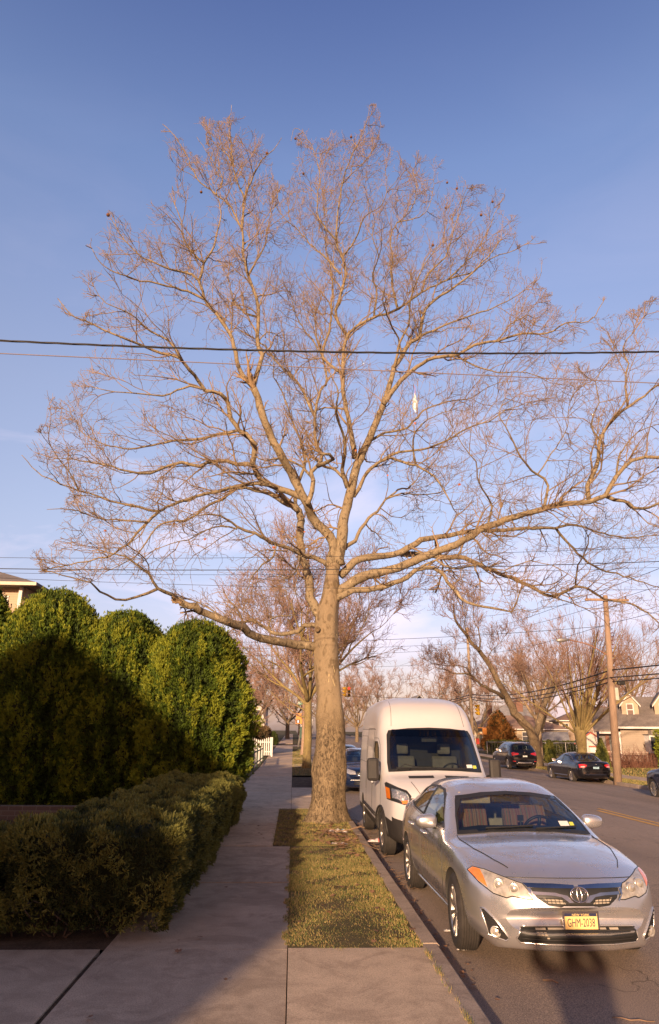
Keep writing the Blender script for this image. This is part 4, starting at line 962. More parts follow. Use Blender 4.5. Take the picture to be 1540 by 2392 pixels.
# headlamps (front view polygons, image-left lamp, mirrored)
HL = [(-.845, .770), (-.80, .800), (-.72, .795), (-.50, .735), (-.455, .725), (-.37, .615), (-.44, .612), (-.555, .628), (-.60, .612), (-.70, .635), (-.79, .70)]
for s in (-1, 1):
    q = [(s*-u if s > 0 else u, v) for u, v in HL]
    lamp = MB(); drape_mb(lamp, SB, 'f', q, .006, .03); L = lamp.build('headlight', M_LENSH, sedan, smooth=True)
    b_ = MB(); loop_tube(b_, SB, 'f', q, .005, .005); b_.build('lamp_gasket', M_TRIM, L)
    am = MB(); aq = [(-.84, .768), (-.80, .795), (-.755, .790), (-.735, .675), (-.79, .71)]
    drape_mb(am, SB, 'f', [(s*-u if s > 0 else u, v) for u, v in aq], .0095, .03); am.build('turn_signal', M_AMB, L, smooth=True)
    pj = MB()
    for (u, v, rr) in ((-.645, .705, .050), (-.53, .685, .048)):
        c = hit(SB, 'f', s*-u if s > 0 else u, v, .006); Mx = Matrix.Translation(c) @ Matrix.Rotation(R(90), 4, 'X') @ Matrix.Rotation(s*R(18), 4, 'Y')
        pj.lathe([(rr, -.03), (rr, .006), (rr*.86, .010), (rr*.80, .006), (rr*.62, .012), (rr*.3, .020), (0.001, .022)], 24, Mx)
    pj.build('projector', M_WLENS, L, smooth=True)
    # fog lamp pocket
    fp = [(-.80, .50), (-.775, .505), (-.70, .43), (-.60, .30), (-.62, .275), (-.745, .30)]
    fq = [(s*-u if s > 0 else u, v) for u, v in fp]
    fm_ = MB(); drape_mb(fm_, SB, 'f', fq, .005, .03); FG = fm_.build('fog_lamp_pocket', M_PLAST, sedan, smooth=True)
    fr_ = MB(); loop_tube(fr_, SB, 'f', fq, .008, .004); fr_.build('pocket_rim', M_SILVER, FG, smooth=True)
    sl_ = MB()
    for k in range(6): line_on(sl_, SB, 'f', [(s*(.785-.012*k), .485-.03*k), (s*(.715-.016*k+.0), .445-.022*k)], .004, .010)
    sl_.build('pocket_slats', M_TRIM, FG)
    c = hit(SB, 'f', s*.70, .335, .0); Mx = Matrix.Translation(c) @ Matrix.Rotation(R(90), 4, 'X') @ Matrix.Rotation(s*R(22), 4, 'Y')
    fl_ = MB(); fl_.lathe([(.048, -.03), (.048, .012), (.042, .018), (.036, .010), (.024, .016), (.001, .020)], 24, Mx); fl_.build('fog_lamp', M_WLENS, FG, smooth=True)
# upper grille: dark mesh, chrome wings, emblem
gp = [(-.36, .628), (-.27, .575), (-.12, .560), (.12, .560), (.27, .575), (.36, .628), (.40, .70), (.2, .715), (0, .715), (-.2, .715), (-.40, .70)]
g_ = MB(); drape_mb(g_, SB, 'f', gp, .004, .03); GR_ = g_.build('grille', M_TRIM, sedan, smooth=True)
for s in (-1, 1):
    sl_ = MB()
    for z in (.585, .605, .625): line_on(sl_, SB, 'f', [(s*.10, z), (s*(.285+(z-.585)*1.6), z)], .0035, .009)
    for k in range(3, 9): line_on(sl_, SB, 'f', [(s*k*.034, .578), (s*(k*.034+.008), .632)], .003, .008)
    sl_.build('grille_mesh', M_TRIM, GR_)
for s in (-1, 1):
    tn = MB(); drape_mb(tn, SB, 'f', [(s*.12, .588), (s*.27, .592), (s*.31, .632), (s*.15, .618)], .006, .03); tn.build('grille_backing', M_BEIGE, GR_)
ch = MB()
for s in (-1, 1):
    for w_ in ([(.455, .728), (.20, .730), (.02, .722), (.02, .700), (.20, .700), (.42, .700)], [(.425, .698), (.395, .690), (.40, .655), (.415, .650)], [(.385, .672), (.20, .668), (.10, .650), (.05, .60), (.09, .598), (.15, .640), (.24, .650), (.385, .652)], [(.41, .655), (.425, .662), (.37, .600), (.36, .612)]):
        drape_mb(ch, SB, 'f', [(s*u, v) for u, v in w_], .014, .03)
ch.build('chrome_wing', M_CHR, GR_, smooth=True)
em = MB(); ec = hit(SB, 'f', 0, .655, .03); EM = Matrix.Translation(ec) @ Matrix.Rotation(R(-12), 4, 'X') @ FACE_NEG_Y
em.lathe([(.0, -.015), (.078, -.015), (.078, -.002), (.07, .0), (.0, .0)], 32, EM @ Matrix.Diagonal((1, .78, 1, 1)))
EB = em.build('emblem', M_TRIM, GR_, smooth=False)
er = MB()
def ell(cx, cy, a, b_, rad=.005): er.tube([EM @ Vector((cx+a*math.cos(t), cy+b_*math.sin(t), .004)) for t in np.linspace(0, 2*math.pi, 33)], rad, 6, False)
ell(0, 0, .077, .060, .0065); ell(0, .018, .058, .020); ell(0, .002, .021, .054)
er.build('emblem_rings', M_CHR, EB, smooth=True)
# lower intake
lp = [(-.50, .40), (.50, .40), (.545, .305), (.51, .272), (-.51, .272), (-.545, .305)]
l_ = MB(); drape_mb(l_, SB, 'f', lp, .004, .03); LG = l_.build('lower_grille', M_TRIM, sedan, smooth=True)
sl_ = MB()
for z in (.29, .315, .34, .365, .388): line_on(sl_, SB, 'f', [(-.51, z), (.51, z)], .005, .012)
sl_.build('intake_slats', M_PLAST, LG, smooth=True)
for (a, b_, z0, z1) in ((-.38, -.29, .368, .386), (-.27, -.12, .37, .385), (-.38, -.29, .343, .362), (.28, .36, .37, .385), (.19, .25, .372, .384), (-.30, -.28, .32, .338)):
    tn = MB(); drape_mb(tn, SB, 'f', [(a, z0), (b_, z0), (b_, z1), (a, z1)], .007, .03); tn.build('radiator', M_BEIGE, LG)
rm_ = MB(); loop_tube(rm_, SB, 'f', lp, .010, .0); rm_.build('intake_rim', M_SILVER, LG, smooth=True)
pc = hit(SB, 'f', .03, .43, .03)
ny_plate(sedan, .03, pc.y-.012, .432, 'GHM-2038', .062, False, M_PLYEL, M_CHR)
# bonnet cut line and wipers, stickers
hl_ = MB()
for s in (-1, 1): line_on(hl_, SB, 't', [(s*.52, .33), (s*.60, .50), (s*.70, .85), (s*.745, 1.25), (s*.74, 1.38)], .0045, .002)
line_on(hl_, SB, 'f', [(-.60, .760), (-.30, .768), (0, .770), (.30, .768), (.60, .760)], .004, .001)
hl_.build('bonnet_seam', M_TRIM, body_o)
wp = MB()
for (a, b_) in (((-.42, 1.02), (.10, 1.045)), ((.12, 1.02), (.60, 1.035))):
    line_on(wp, SB, 'f', [a, b_], .008, .018)
wp.build('wiper', M_TRIM, sedan)
st_ = MB(); st_.cm = 0; drape_mb(st_, SB, 'f', [(.42, 1.045), (.53, 1.043), (.53, 1.085), (.42, 1.087)], .008, .04); st_.build('inspection_sticker', M_PLWHT, sedan)
st_ = MB(); drape_mb(st_, SB, 'f', [(.54, 1.043), (.59, 1.042), (.59, 1.075), (.54, 1.077)], .008, .04); st_.build('registration_sticker', mat('sticker_yellow', (.55, .6, .08), .5), sedan)
# cabin
def mat_stripes(name):
    m, nt, b = _nt(name); co = coords(nt); sp = nt.nodes.new('ShaderNodeSeparateXYZ'); nt.links.new(co, sp.inputs[0])
    w = N(nt, 'ShaderNodeTexNoise', Scale=1.0, Detail=0.0); cb = nt.nodes.new('ShaderNodeCombineXYZ'); mu = nt.nodes.new('ShaderNodeMath'); mu.operation = 'MULTIPLY'; mu.inputs[1].default_value = 55
    nt.links.new(sp.outputs[0], mu.inputs[0]); nt.links.new(mu.outputs[0], cb.inputs[0]); nt.links.new(cb.outputs[0], w.inputs['Vector'])
    nt.links.new(ramp(nt, w.outputs['Fac'], [(.30, (.06, .10, .11)), (.40, (.22, .06, .05)), (.47, (.30, .20, .14)), (.54, (.20, .05, .045)), (.60, (.30, .24, .17)), (.7, (.10, .14, .10))]), b.inputs['Base Color'])
    b.inputs['Roughness'].default_value = .95; return m
M_STRIPE = mat_stripes('striped_blanket')
seat(sedan, -.37, 2.45, .52, M_BEIGE, 1, M_STRIPE); seat(sedan, .37, 2.45, .52, M_BEIGE, 1, M_STRIPE)
mb = MB(); mb.prism([(3.35, .5), (2.95, .55), (2.95, .68), (3.35, .68), (3.55, 1.08), (3.65, 1.08), (3.6, .5)], -.62, .62, 'x'); mb.build('rear_seat', M_BEIGE, sedan, bevel=.04)
mb = MB(); mb.prism([(1.50, .52), (1.50, .94), (1.66, .975), (1.86, .95), (1.92, .85), (1.9, .52)], -.655, .655, 'x'); mb.build('dashboard', mat('dash_tan', (.10, .09, .075), .8), sedan)
steering(sedan, .37, 2.0, .93)
mb = MB(); mb.box(-.16, .16, 1.98, 2.02, 1.24, 1.30); mb.tube([(0, 2.0, 1.3), (0, 2.03, 1.36)], .01, 6); mb.build('rear_view_mirror', M_TRIM, sedan, bevel=.01)
for s in (-1,): mb = MB(); mb.box(-.55, -.17, 2.10, 2.12, 1.22, 1.345, Matrix.Translation((0, -.06, .0))); mb.build('sun_visor', M_BEIGE, sedan, bevel=.008)
mb = MB(); mb.tube([(.10, 1.78, .95), (.10, 1.80, 1.07)], .012, 6); mb.box(.065, .135, 1.79, 1.80, 1.06, 1.12); mb.build('phone_holder', M_TRIM, sedan)
# tail lamps
for s in (-1, 1):
    t = MB(); drape_mb(t, SB, 'r', [(s*.45, .80), (s*.74, .78), (s*.76, .93), (s*.45, .92)], .006, .04); t.build('tail_light', M_RED, sedan, smooth=True)
# ================================================================== white high-roof van
VX, VY = 2.55, 12.0
M_VSEAT = mat('van_seat', (.16, .145, .125), .85, var=.2)
VAN = [
 (0.00, .40,.55, .45,.66, .60,.72, .78,.68, .84,.50, .86),
 (0.05, .30,.66, .36,.79, .60,.84, .92,.80, .99,.62, 1.01),
 (0.15, .27,.72, .34,.85, .62,.89, 1.02,.845, 1.09,.70, 1.12),
 (0.40, .27,.78, .36,.91, .65,.945, 1.12,.90, 1.21,.78, 1.24),
 (0.72, .27,.83, .38,.96, .66,.985, 1.22,.945, 1.31,.85, 1.34),
 (0.86, .27,.84, .38,.97, .66,1.00, 1.28,.96, 1.42,.868, 1.46),
 (1.20, .27,.85, .38,.995, .66,1.03, 1.45,.978, 1.78,.845, 1.83),
 (1.52, .27,.85, .38,1.0, .66,1.03, 1.66,.972, 2.09,.82, 2.15),
 (1.72, .27,.85, .38,1.0, .66,1.03, 1.80,.965, 2.32,.80, 2.40),
 (2.05, .27,.85, .38,1.0, .66,1.03, 1.92,.96, 2.50,.79, 2.60),
 (2.60, .27,.85, .38,1.0, .66,1.03, 1.98,.96, 2.60,.78, 2.70),
 (3.60, .27,.85, .38,1.0, .66,1.03, 2.0,.96, 2.64,.78, 2.745),
 (5.30, .27,.85, .38,1.0, .66,1.03, 2.0,.96, 2.63,.78, 2.73),
 (5.50, .28,.83, .38,.97, .66,1.0, 1.98,.93, 2.58,.75, 2.67),
 (5.56, .36,.75, .42,.88, .66,.93, 1.9,.86, 2.45,.68, 2.55)]
VBOW = [(0, .42), (.3, .40), (.8, .36), (1.5, .30), (2.1, .10), (2.6, 0), (5.2, 0), (5.56, -.05)]
van = thing('delivery_van', 'tall white panel van with grey bumper, parked right behind the silver sedan', 'van', (VX, VY, 0), R(-0.9))
vme = body_mesh(VAN, VBOW, 1.03, 2.6, ds=.07); VB = bvh_of(vme)
VW = [(-.84, 1.345), (-.4, 1.375), (0, 1.385), (.4, 1.375), (.84, 1.345), (.845, 1.50), (.80, 1.98), (.76, 2.06), (.4, 2.10), (0, 2.115), (-.4, 2.10), (-.76, 2.06), (-.80, 1.98), (-.845, 1.50)]
VS = [(1.18, 1.26), (2.12, 1.28), (2.12, 1.86), (1.80, 1.86), (1.62, 1.74)]
vme.materials.append(M_VAN)
cab = [(.95, .75), (.95, 1.25), (1.65, 2.0), (2.55, 2.2), (2.55, .75)]
vb = boolean(vme, [arch_cut(1.03, .40, -1.3, -.70, z=.36), arch_cut(1.03, .40, .70, 1.3, z=.36), arch_cut(4.33, .40, -1.3, -.70, z=.36), arch_cut(4.33, .40, .70, 1.3, z=.36),
     cut_prism(cab, -.80, .80, 'x'), cut_prism(shrink(VS, .02), -1.3, 1.3, 'x'), cut_prism(shrink(VW, .03), .3, 2.5, 'y')])
vb.materials.append(M_PLAST); pi_ = len(vb.materials)-1
for p in vb.polygons:
    c = p.center
    if c.z < .64 and abs(p.normal.z) < .9 and p.material_index == 0 and (c.y < 1.2 or c.z < .5): p.material_index = pi_
    if c.z < .52 and p.material_index == 0: p.material_index = pi_
smooth_angle(vb, 38); vbo = link('body', vb, van)
glass_part('windshield', van, VB, 'f', VW, M_GLASS, .05)
mb = MB(); line_on(mb, VB, 'f', [(-.70, 2.14), (-.66, 2.62)], .004, .002); mb.build('roof_seam', M_PLAST, vbo)
mb = MB(); line_on(mb, VB, 'f', [(.70, 2.14), (.66, 2.62)], .004, .002); mb.build('roof_seam', M_PLAST, vbo)
mb = MB(); line_on(mb, VB, 'f', [(-.52, 1.215), (-.40, 1.02), (.40, 1.02), (.52, 1.215)], .005, .002); mb.build('bonnet_seam', M_PLAST, vbo)
mb = MB(); drape_mb(mb, VB, 'f', [(-.74, 1.955), (.74, 1.955), (.70, 2.075), (-.70, 2.075)], .007, .07); mb.build('sun_band', mat_glass('tinted_band', (.07, .09, .16), add=.04), van, smooth=True)
for s, ax in ((-1, 'l'), (1, 'g')):
    g = glass_part('side_window', van, VB, ax, VS, M_GLASSD, .03)
    mb = MB()
    for ln in ([(1.08, .70), (1.12, 1.24), (1.60, 1.80), (1.80, 1.92), (2.20, 1.92), (2.20, .60)], [(2.32, .45), (2.32, 2.1), (3.55, 2.1), (3.55, .45)], [(2.3, 1.42), (5.3, 1.42)], [(2.2, 2.08), (5.4, 2.10)], [(3.62, .9), (3.62, 1.95), (5.2, 1.95), (5.2, .9)]):
        line_on(mb, VB, ax, ln, .005, -.001, .08)
    mb.build('door_seam', M_PLAST, vbo)
    mb = MB(); P = [hit(VB, ax, y, .60, .012) for y in (1.5, 2.2, 3.0, 3.9)]; mb.tube(P, [.03]*4, 8); mb.build('side_moulding', M_PLAST, vbo, smooth=True)
    mb = MB(); c0 = hit(VB, ax, 2.02, 1.12, .03); mb.tube([c0+Vector((0, -.09, 0)), c0+Vector((s*.01, 0, 0)), c0+Vector((0, .09, 0))], .017, 8); mb.build('door_handle', M_VAN, vbo, smooth=True)
    wheel(van, s*.865, 1.03, .355, s, 5, .235, .215, steer=R(2)); wheel(van, s*.90, 4.33, .355, s, 5, .235, .215)
    # arch lip
    mb = MB(); P = [hit(VB, ax, 1.03+.425*math.cos(a), .36+.425*math.sin(a), .008) for a in np.linspace(-.25, math.pi+.25, 16)]; P = [p for p in P if p is not None]
    mb.tube(P, .022, 6); mb.build('arch_lip', M_PLAST, vbo, smooth=True)
    # mirror
    mb = MB(); mb.box(s*1.005, s*1.215, 1.02, 1.14, 1.19, 1.58); h = mb.build('door_mirror', M_PLAST, van, bevel=.05)
    mb = MB(); mb.tube([(s*.95, 1.25, 1.22), (s*1.05, 1.16, 1.27), (s*1.1, 1.08, 1.28)], [.05, .045, .04], 8); mb.build('mirror_arm', M_PLAST, h, smooth=True)
    mb = MB(); mb.box(s*1.02, s*1.20, 1.143, 1.148, 1.24, 1.57); mb.build('mirror_glass', M_CHR, h)
    # headlight
    hp = [(-.925, 1.17), (-.90, 1.19), (-.75, 1.13), (-.62, 1.09), (-.56, 1.01), (-.59, .90), (-.68, .875), (-.81, .91), (-.915, .93)]
    q = [(-s*u if s > 0 else u, v) for u, v in hp]
    mb = MB(); drape_mb(mb, VB, 'f', q, .006, .04); L = mb.build('headlight', M_TRIM, van, smooth=True)
    rf = MB(); rq = [(-.85, 1.10), (-.74, 1.09), (-.62, 1.04), (-.595, .97), (-.63, .90), (-.70, .905), (-.76, .95), (-.85, .97)]
    drape_mb(rf, VB, 'f', [(-s*u if s > 0 else u, v) for u, v in rq], .011, .04); rf.build('reflector', mat('faceted_reflector', (.6, .58, .57), .14, .9, var=.65, scale=45, bmp=1.0, bscale=60) if s < 0 else bpy.data.materials['faceted_reflector'], L, smooth=True)
    am = MB(); drape_mb(am, VB, 'f', [(-s*u if s > 0 else u, v) for u, v in [(-.92, 1.12), (-.87, 1.10), (-.87, .945), (-.915, .945)]], .012, .04); drape_mb(am, VB, 'f', [(-s*u if s > 0 else u, v) for u, v in [(-.72, .93), (-.62, .945), (-.64, .895), (-.70, .89)]], .014, .04)
    am.build('turn_signal', M_AMB, L, smooth=True)
    vt = MB(); drape_mb(vt, VB, 'f', [(s*.10, 1.275), (s*.53, 1.262), (s*.53, 1.295), (s*.10, 1.308)], .006, .05); vt.build('bonnet_vent', M_TRIM, vbo, smooth=True)
    seat(van, s*.42, 2.15, .98, M_VSEAT, 1.0)
mb = MB(); drape_mb(mb, VB, 'f', [(-.55, .66), (.55, .66), (.62, .98), (-.62, .98)], .008, .05); G = mb.build('grille', M_PLAST, van, smooth=True)
mb = MB()
for z in (.72, .80, .88): line_on(mb, VB, 'f', [(-.56, z), (.56, z)], .014, .012)
mb.build('grille_bars', M_TRIM, G)
mb = MB(); mb.prism([(.98, .75), (.98, 1.25), (1.12, 1.34), (1.35, 1.30), (1.45, 1.1), (1.4, .75)], -.79, .79, 'x'); mb.build('dashboard', mat('van_dash', (.05, .05, .048), .8), van)
steering(van, .42, 1.55, 1.30, .20)
mb = MB(); mb.box(-.14, .14, 1.52, 1.58, 1.86, 1.94); mb.lathe([(.05, 0), (.06, .06), (.03, .1)], 12, Matrix.Translation((0, 1.5, 1.96))); mb.build('rear_view_mirror', M_TRIM, van)
mb = MB(); mb.box(-.79, .79, 2.56, 2.60, .76, 2.15); mb.build('bulkhead', mat('bulkhead_grey', (.10, .10, .095), .8), van)
mb = MB()
for a, b_ in (((-.70, 1.40), (-.10, 1.415)), ((.0, 1.40), (.60, 1.40))): line_on(mb, VB, 'f', [a, b_], .010, .03)
mb.tube([hit(VB, 'f', -.70, 1.36, .03), hit(VB, 'f', -.55, 1.46, .035), hit(VB, 'f', -.25, 1.40, .03)], .008, 5); mb.build('wiper', M_TRIM, van)
mb = MB(); drape_mb(mb, VB, 'f', [(.56, 1.42), (.67, 1.42), (.67, 1.475), (.56, 1.475)], .009, .04); mb.build('inspection_sticker', M_PLWHT, van)
mb = MB(); drape_mb(mb, VB, 'f', [(.68, 1.41), (.75, 1.41), (.75, 1.46), (.68, 1.46)], .009, .04); mb.build('registration_sticker', bpy.data.materials['sticker_yellow'], van)
# ================================================================== other cars
ACC = [
 (0.00, .36,.50, .40,.58, .46,.62, .52,.58, .555,.42, .565), (0.04, .26,.62, .34,.72, .47,.77, .62,.74, .68,.55, .69),
 (0.17, .195,.68, .30,.82, .50,.87, .74,.84, .79,.62, .80), (0.60, .19,.72, .32,.87, .58,.90, .83,.87, .89,.66, .92),
 (1.20, .19,.78, .35,.88, .64,.918, .89,.88, .95,.72, .99), (1.50, .19,.78, .35,.88, .64,.92, .905,.882, 1.08,.70, 1.12),
 (2.15, .19,.78, .35,.88, .64,.92, .92,.882, 1.36,.60, 1.415), (2.75, .19,.78, .35,.88, .64,.92, .93,.882, 1.42,.585, 1.476),
 (3.25, .19,.78, .35,.88, .64,.92, .94,.88, 1.39,.58, 1.45), (3.60, .20,.77, .35,.875, .64,.915, .95,.87, 1.30,.60, 1.355),
 (4.10, .22,.75, .36,.86, .66,.905, .97,.84, 1.10,.68, 1.13), (4.35, .24,.73, .37,.85, .66,.895, .98,.83, 1.06,.70, 1.09),
 (4.75, .26,.70, .38,.82, .66,.87, .97,.80, 1.04,.68, 1.07), (4.86, .32,.66, .42,.77, .64,.82, .86,.75, .96,.62, 1.0), (4.92, .42,.55, .48,.62, .60,.68, .74,.62, .80,.5, .83)]
SUV = [
 (0.00, .42,.50, .46,.60, .55,.68, .66,.62, .72,.48, .73), (0.05, .32,.66, .38,.78, .56,.82, .80,.78, .86,.6, .875),
 (0.20, .26,.72, .34,.87, .60,.91, .92,.87, .98,.68, 1.0), (0.70, .25,.76, .36,.90, .68,.94, 1.02,.90, 1.08,.74, 1.12),
 (1.25, .25,.80, .38,.92, .72,.955, 1.07,.92, 1.14,.78, 1.18), (1.55, .25,.80, .38,.92, .74,.96, 1.09,.92, 1.32,.74, 1.36),
 (2.05, .25,.80, .38,.92, .74,.96, 1.12,.92, 1.62,.66, 1.68), (2.60, .25,.80, .38,.92, .74,.96, 1.13,.92, 1.70,.65, 1.765),
 (3.60, .25,.80, .38,.92, .74,.96, 1.15,.92, 1.67,.65, 1.74), (4.20, .26,.78, .40,.91, .76,.95, 1.17,.91, 1.60,.66, 1.67),
 (4.50, .28,.76, .42,.89, .78,.94, 1.18,.89, 1.40,.72, 1.46), (4.72, .32,.72, .46,.86, .80,.91, 1.12,.85, 1.20,.74, 1.24),
 (4.82, .36,.68, .50,.80, .76,.86, .98,.80, 1.05,.66, 1.08), (4.88, .46,.6, .54,.68, .68,.74, .84,.70, .90,.56, .92)]
CBOW = [(0, .34), (.3, .28), (.8, .14), (1.2, .10), (2.2, .05), (3.2, 0), (4.0, -.08), (4.9, -.20)]
def car(name, label, tab, paint, x, y, z, rz, dlo, ws, rw, axles, wr, extra=None, cat='car', group=None, spokes=5):
    L = tab[-1][0]; root = thing(name, label, cat, (x, y, z), rz, group)
    me = body_mesh(tab, CBOW, .92, 2.4, (1, 2, 3, 4, 4, 6), .1); B = bvh_of(me); me.materials.append(paint)
    zt = max(r[11] for r in tab); zb_ = dlo[0][1]
    cabp = [(dlo[0][0]-.1, .6), (dlo[0][0]-.1, zb_-.08), (dlo[-1][0], dlo[-1][1]-.05), (dlo[len(dlo)//2+1][0], dlo[len(dlo)//2+1][1]-.04), (dlo[2][0], zb_-.05), (dlo[2][0], .6)]
    b_ = boolean(me, [arch_cut(a, wr+.04, q, w_, z=wr) for a in axles for q, w_ in ((-1.3, -.62), (.62, 1.3))]+[cut_prism(cabp, -.66, .66, 'x'), cut_prism(shrink(dlo, .015), -1.3, 1.3, 'x'), cut_prism(shrink(ws, .02), .7, 2.8, 'y'), cut_prism(shrink(rw, .02), L-2.1, L+.2, 'y')])
    smooth_angle(b_, 38); bo = link('body', b_, root)
    glass_part('windshield', root, B, 'f', ws, M_GLASSD, .03); glass_part('rear_window', root, B, 'r', rw, M_GLASSD, .03)
    for s, ax in ((-1, 'l'), (1, 'g')):
        g = glass_part('side_window', root, B, ax, dlo, M_GLASSD, .02)
        mb = MB(); m0 = (dlo[0][0]+dlo[2][0])/2+.05
        drape_mb(mb, B, ax, [(m0-.05, zb_+.01), (m0+.05, zb_+.01), (m0+.03, zt-.11), (m0-.05, zt-.11)], .007, .06); mb.build('door_pillar', M_TRIM, g, smooth=True)
        mb = MB()
        for ln in ([(axles[0]+.5, .32), (axles[0]+.45, .6), (dlo[0][0]-.05, zb_-.03)], [(m0, .30), (m0, zb_)], [(axles[1]-.35, .60), (axles[1]-.2, zb_)], [(axles[0]+.5, .31), (axles[1]-.45, .31)]): line_on(mb, B, ax, ln, .005, 0, .08)
        mb.build('door_seam', M_TRIM, bo)
        mb = MB(); line_on(mb, B, ax, [(dlo[0][0], dlo[0][1]-.005), (dlo[1][0], dlo[1][1]-.005), (dlo[2][0], dlo[2][1])]+list(dlo[3:]), .007, .005, .08); mb.build('window_trim', M_CHR, g, smooth=True)
        for a in axles: wheel(root, s*.80, a, wr, s, spokes, .22, wr*.68, hi=False, tread=False)
        mirror_part('door_mirror', root, s*.88, dlo[0][0]+.22, zb_+.08, s, paint, 1.0)
        seat(root, s*.37, dlo[0][0]+.95, .55, M_CABIN)
        hp = [(-.86, .80), (-.80, .83), (-.45, .74), (-.42, .64), (-.62, .63), (-.80, .70)] if zt < 1.6 else [(-.86, .98), (-.80, 1.0), (-.45, .92), (-.45, .80), (-.8, .82)]
        mb = MB(); drape_mb(mb, B, 'f', [(-s*u if s > 0 else u, v) for u, v in hp], .006, .05); mb.build('headlight', M_WLENS, root, smooth=True)
    mb = MB(); q = (.62, .60, .72) if zt < 1.6 else (.7, .72, .9)
    drape_mb(mb, B, 'f', [(-.38, q[1]), (.38, q[1]), (.40, q[2]), (-.40, q[2])], .006, .05); G = mb.build('grille', M_TRIM, root, smooth=True)
    mb = MB(); line_on(mb, B, 'f', [(-.40, q[1]), (.40, q[1])], .012, .01); line_on(mb, B, 'f', [(-.36, (q[1]+q[2])/2), (.36, (q[1]+q[2])/2)], .010, .012); mb.build('grille_bars', M_CHR, G, smooth=True)
    mb = MB(); drape_mb(mb, B, 'f', [(-.5, .30), (.5, .30), (.48, .42), (-.48, .42)], .006, .06); mb.build('lower_grille', M_TRIM, root, smooth=True)
    if extra: extra(root, B, bo, L)
    return root
DA = [(1.62, .985), (2.2, 1.0), (3.62, 1.04), (3.90, 1.09), (3.55, 1.27), (3.15, 1.36), (2.75, 1.385), (2.40, 1.37), (2.2, 1.32)]
WA = [(-.70, 1.0), (0, 1.03), (.70, 1.0), (.58, 1.36), (0, 1.41), (-.58, 1.36)]
RA = [(-.60, 1.10), (.60, 1.10), (.53, 1.33), (0, 1.37), (-.53, 1.33)]
DS = [(1.75, 1.15), (2.3, 1.16), (4.15, 1.22), (4.30, 1.30), (4.05, 1.52), (3.4, 1.60), (2.75, 1.63), (2.45, 1.60), (2.15, 1.50)]
WSV = [(-.74, 1.20), (0, 1.22), (.74, 1.20), (.64, 1.60), (0, 1.67), (-.64, 1.60)]
RSV = [(-.66, 1.24), (.66, 1.24), (.58, 1.56), (0, 1.60), (-.58, 1.56)]
def rear_acc(root, B, bo, L):
    for s in (-1, 1):
        mb = MB(); drape_mb(mb, B, 'r', [(s*.44, .90), (s*.52, .80), (s*.80, .76), (s*.80, .93), (s*.60, .94)], .008, .04); t = mb.build('tail_light', M_RED, root, smooth=True)
        mb = MB(); drape_mb(mb, B, 'r', [(s*.56, .80), (s*.74, .785), (s*.74, .835), (s*.58, .84)], .013, .04); mb.build('reversing_lamp', mat('pink_lens', (.75, .42, .42), .2, coat=1), t, smooth=True)
    c = hit(B, 'r', 0, .80, .01); ny_plate(root, 0, c.y+.02, .80, 'LET 8021', .05, True, M_PLBLUE)
    mb = MB(); e = hit(B, 'r', 0, .93, .012)
    for a in (-.03, .03): mb.tube([e+Vector((a*1.1, 0, .03)), e+Vector((a*.8, 0, 0)), e+Vector((a*1.1, 0, -.03))], .006, 5)
    mb.tube([e+Vector((-.025, 0, 0)), e+Vector((.025, 0, 0))], .006, 5); mb.build('emblem', M_CHR, bo, smooth=True)
    mb = MB(); line_on(mb, B, 'r', [(-.7, .97), (.7, .97)], .005, 0); line_on(mb, B, 'r', [(-.62, .60), (.62, .60)], .006, 0); mb.build('boot_seam', M_TRIM, bo)
    for ax in ('l', 'g'): mb = MB(); line_on(mb, B, ax, [(1.45, .34), (3.3, .34)], .012, .004); mb.build('side_moulding', M_CHR, bo, smooth=True)
def rear_suv(root, B, bo, L):
    for s in (-1, 1):
        mb = MB(); drape_mb(mb, B, 'r', [(s*.40, 1.05), (s*.42, .98), (s*.82, .90), (s*.86, 1.06), (s*.75, 1.12)], .008, .04); mb.build('tail_light', M_RED, root, smooth=True)
        mb = MB(); drape_mb(mb, B, 'r', [(s*.62, .52), (s*.80, .54), (s*.80, .58), (s*.62, .56)], .008, .04); mb.build('reflector', M_RED, bo, smooth=True)
        mb = MB(); mb.tube([(s*.60, 1.9, 1.72), (s*.62, 2.1, 1.76), (s*.62, 4.0, 1.74), (s*.60, 4.2, 1.68)], .018, 6); mb.build('roof_rail', M_CHR, root, smooth=True)
        mb = MB(); mb.lathe([(.045, 0), (.045, .05), (.035, .05), (.03, 0)], 14, Matrix.Translation((s*.55, L-.08, .42)) @ Matrix.Rotation(R(-90), 4, 'X')); mb.build('exhaust_tip', M_CHR, root, smooth=True)
    c = hit(B, 'r', 0, .90, .01); ny_plate(root, 0, c.y+.02, .90, 'JKB 4107', .05, True, M_PLWHT)
    e = hit(B, 'r', 0, 1.10, .01); mb = MB(); mb.lathe([(0, 0), (.04, 0), (.04, .008), (0, .01)], 18, Matrix.Translation(e) @ Matrix.Rotation(R(-90), 4, 'X')); mb.build('emblem', M_CHR, bo)
    mb = MB(); drape_mb(mb, B, 'r', [(-.45, .42), (.45, .42), (.5, .50), (-.5, .50)], .010, .05); mb.build('skid_plate', M_ALU, bo, smooth=True)
    mb = MB(); line_on(mb, B, 'r', [(-.42, 1.0), (.42, 1.0)], .008, .006); line_on(mb, B, 'r', [(-.7, .64), (.7, .64)], .005, 0); mb.build('tailgate_seam', M_TRIM, bo)
car('navy_sedan', 'dark blue sedan facing the camera, mostly hidden between the plane tree and the van', ACC, M_NAVY, 2.68, 25.6, 0, R(.3), DA, WA, RA, (.98, 3.78), .33)
car('grey_sedan', 'bluish sedan behind the dark blue sedan, only its roof showing', ACC, mat('steel_blue_paint', (.05, .08, .14), .25, coat=.6), 2.6, 34.5, 0, 0, DA, WA, RA, (.98, 3.78), .33)
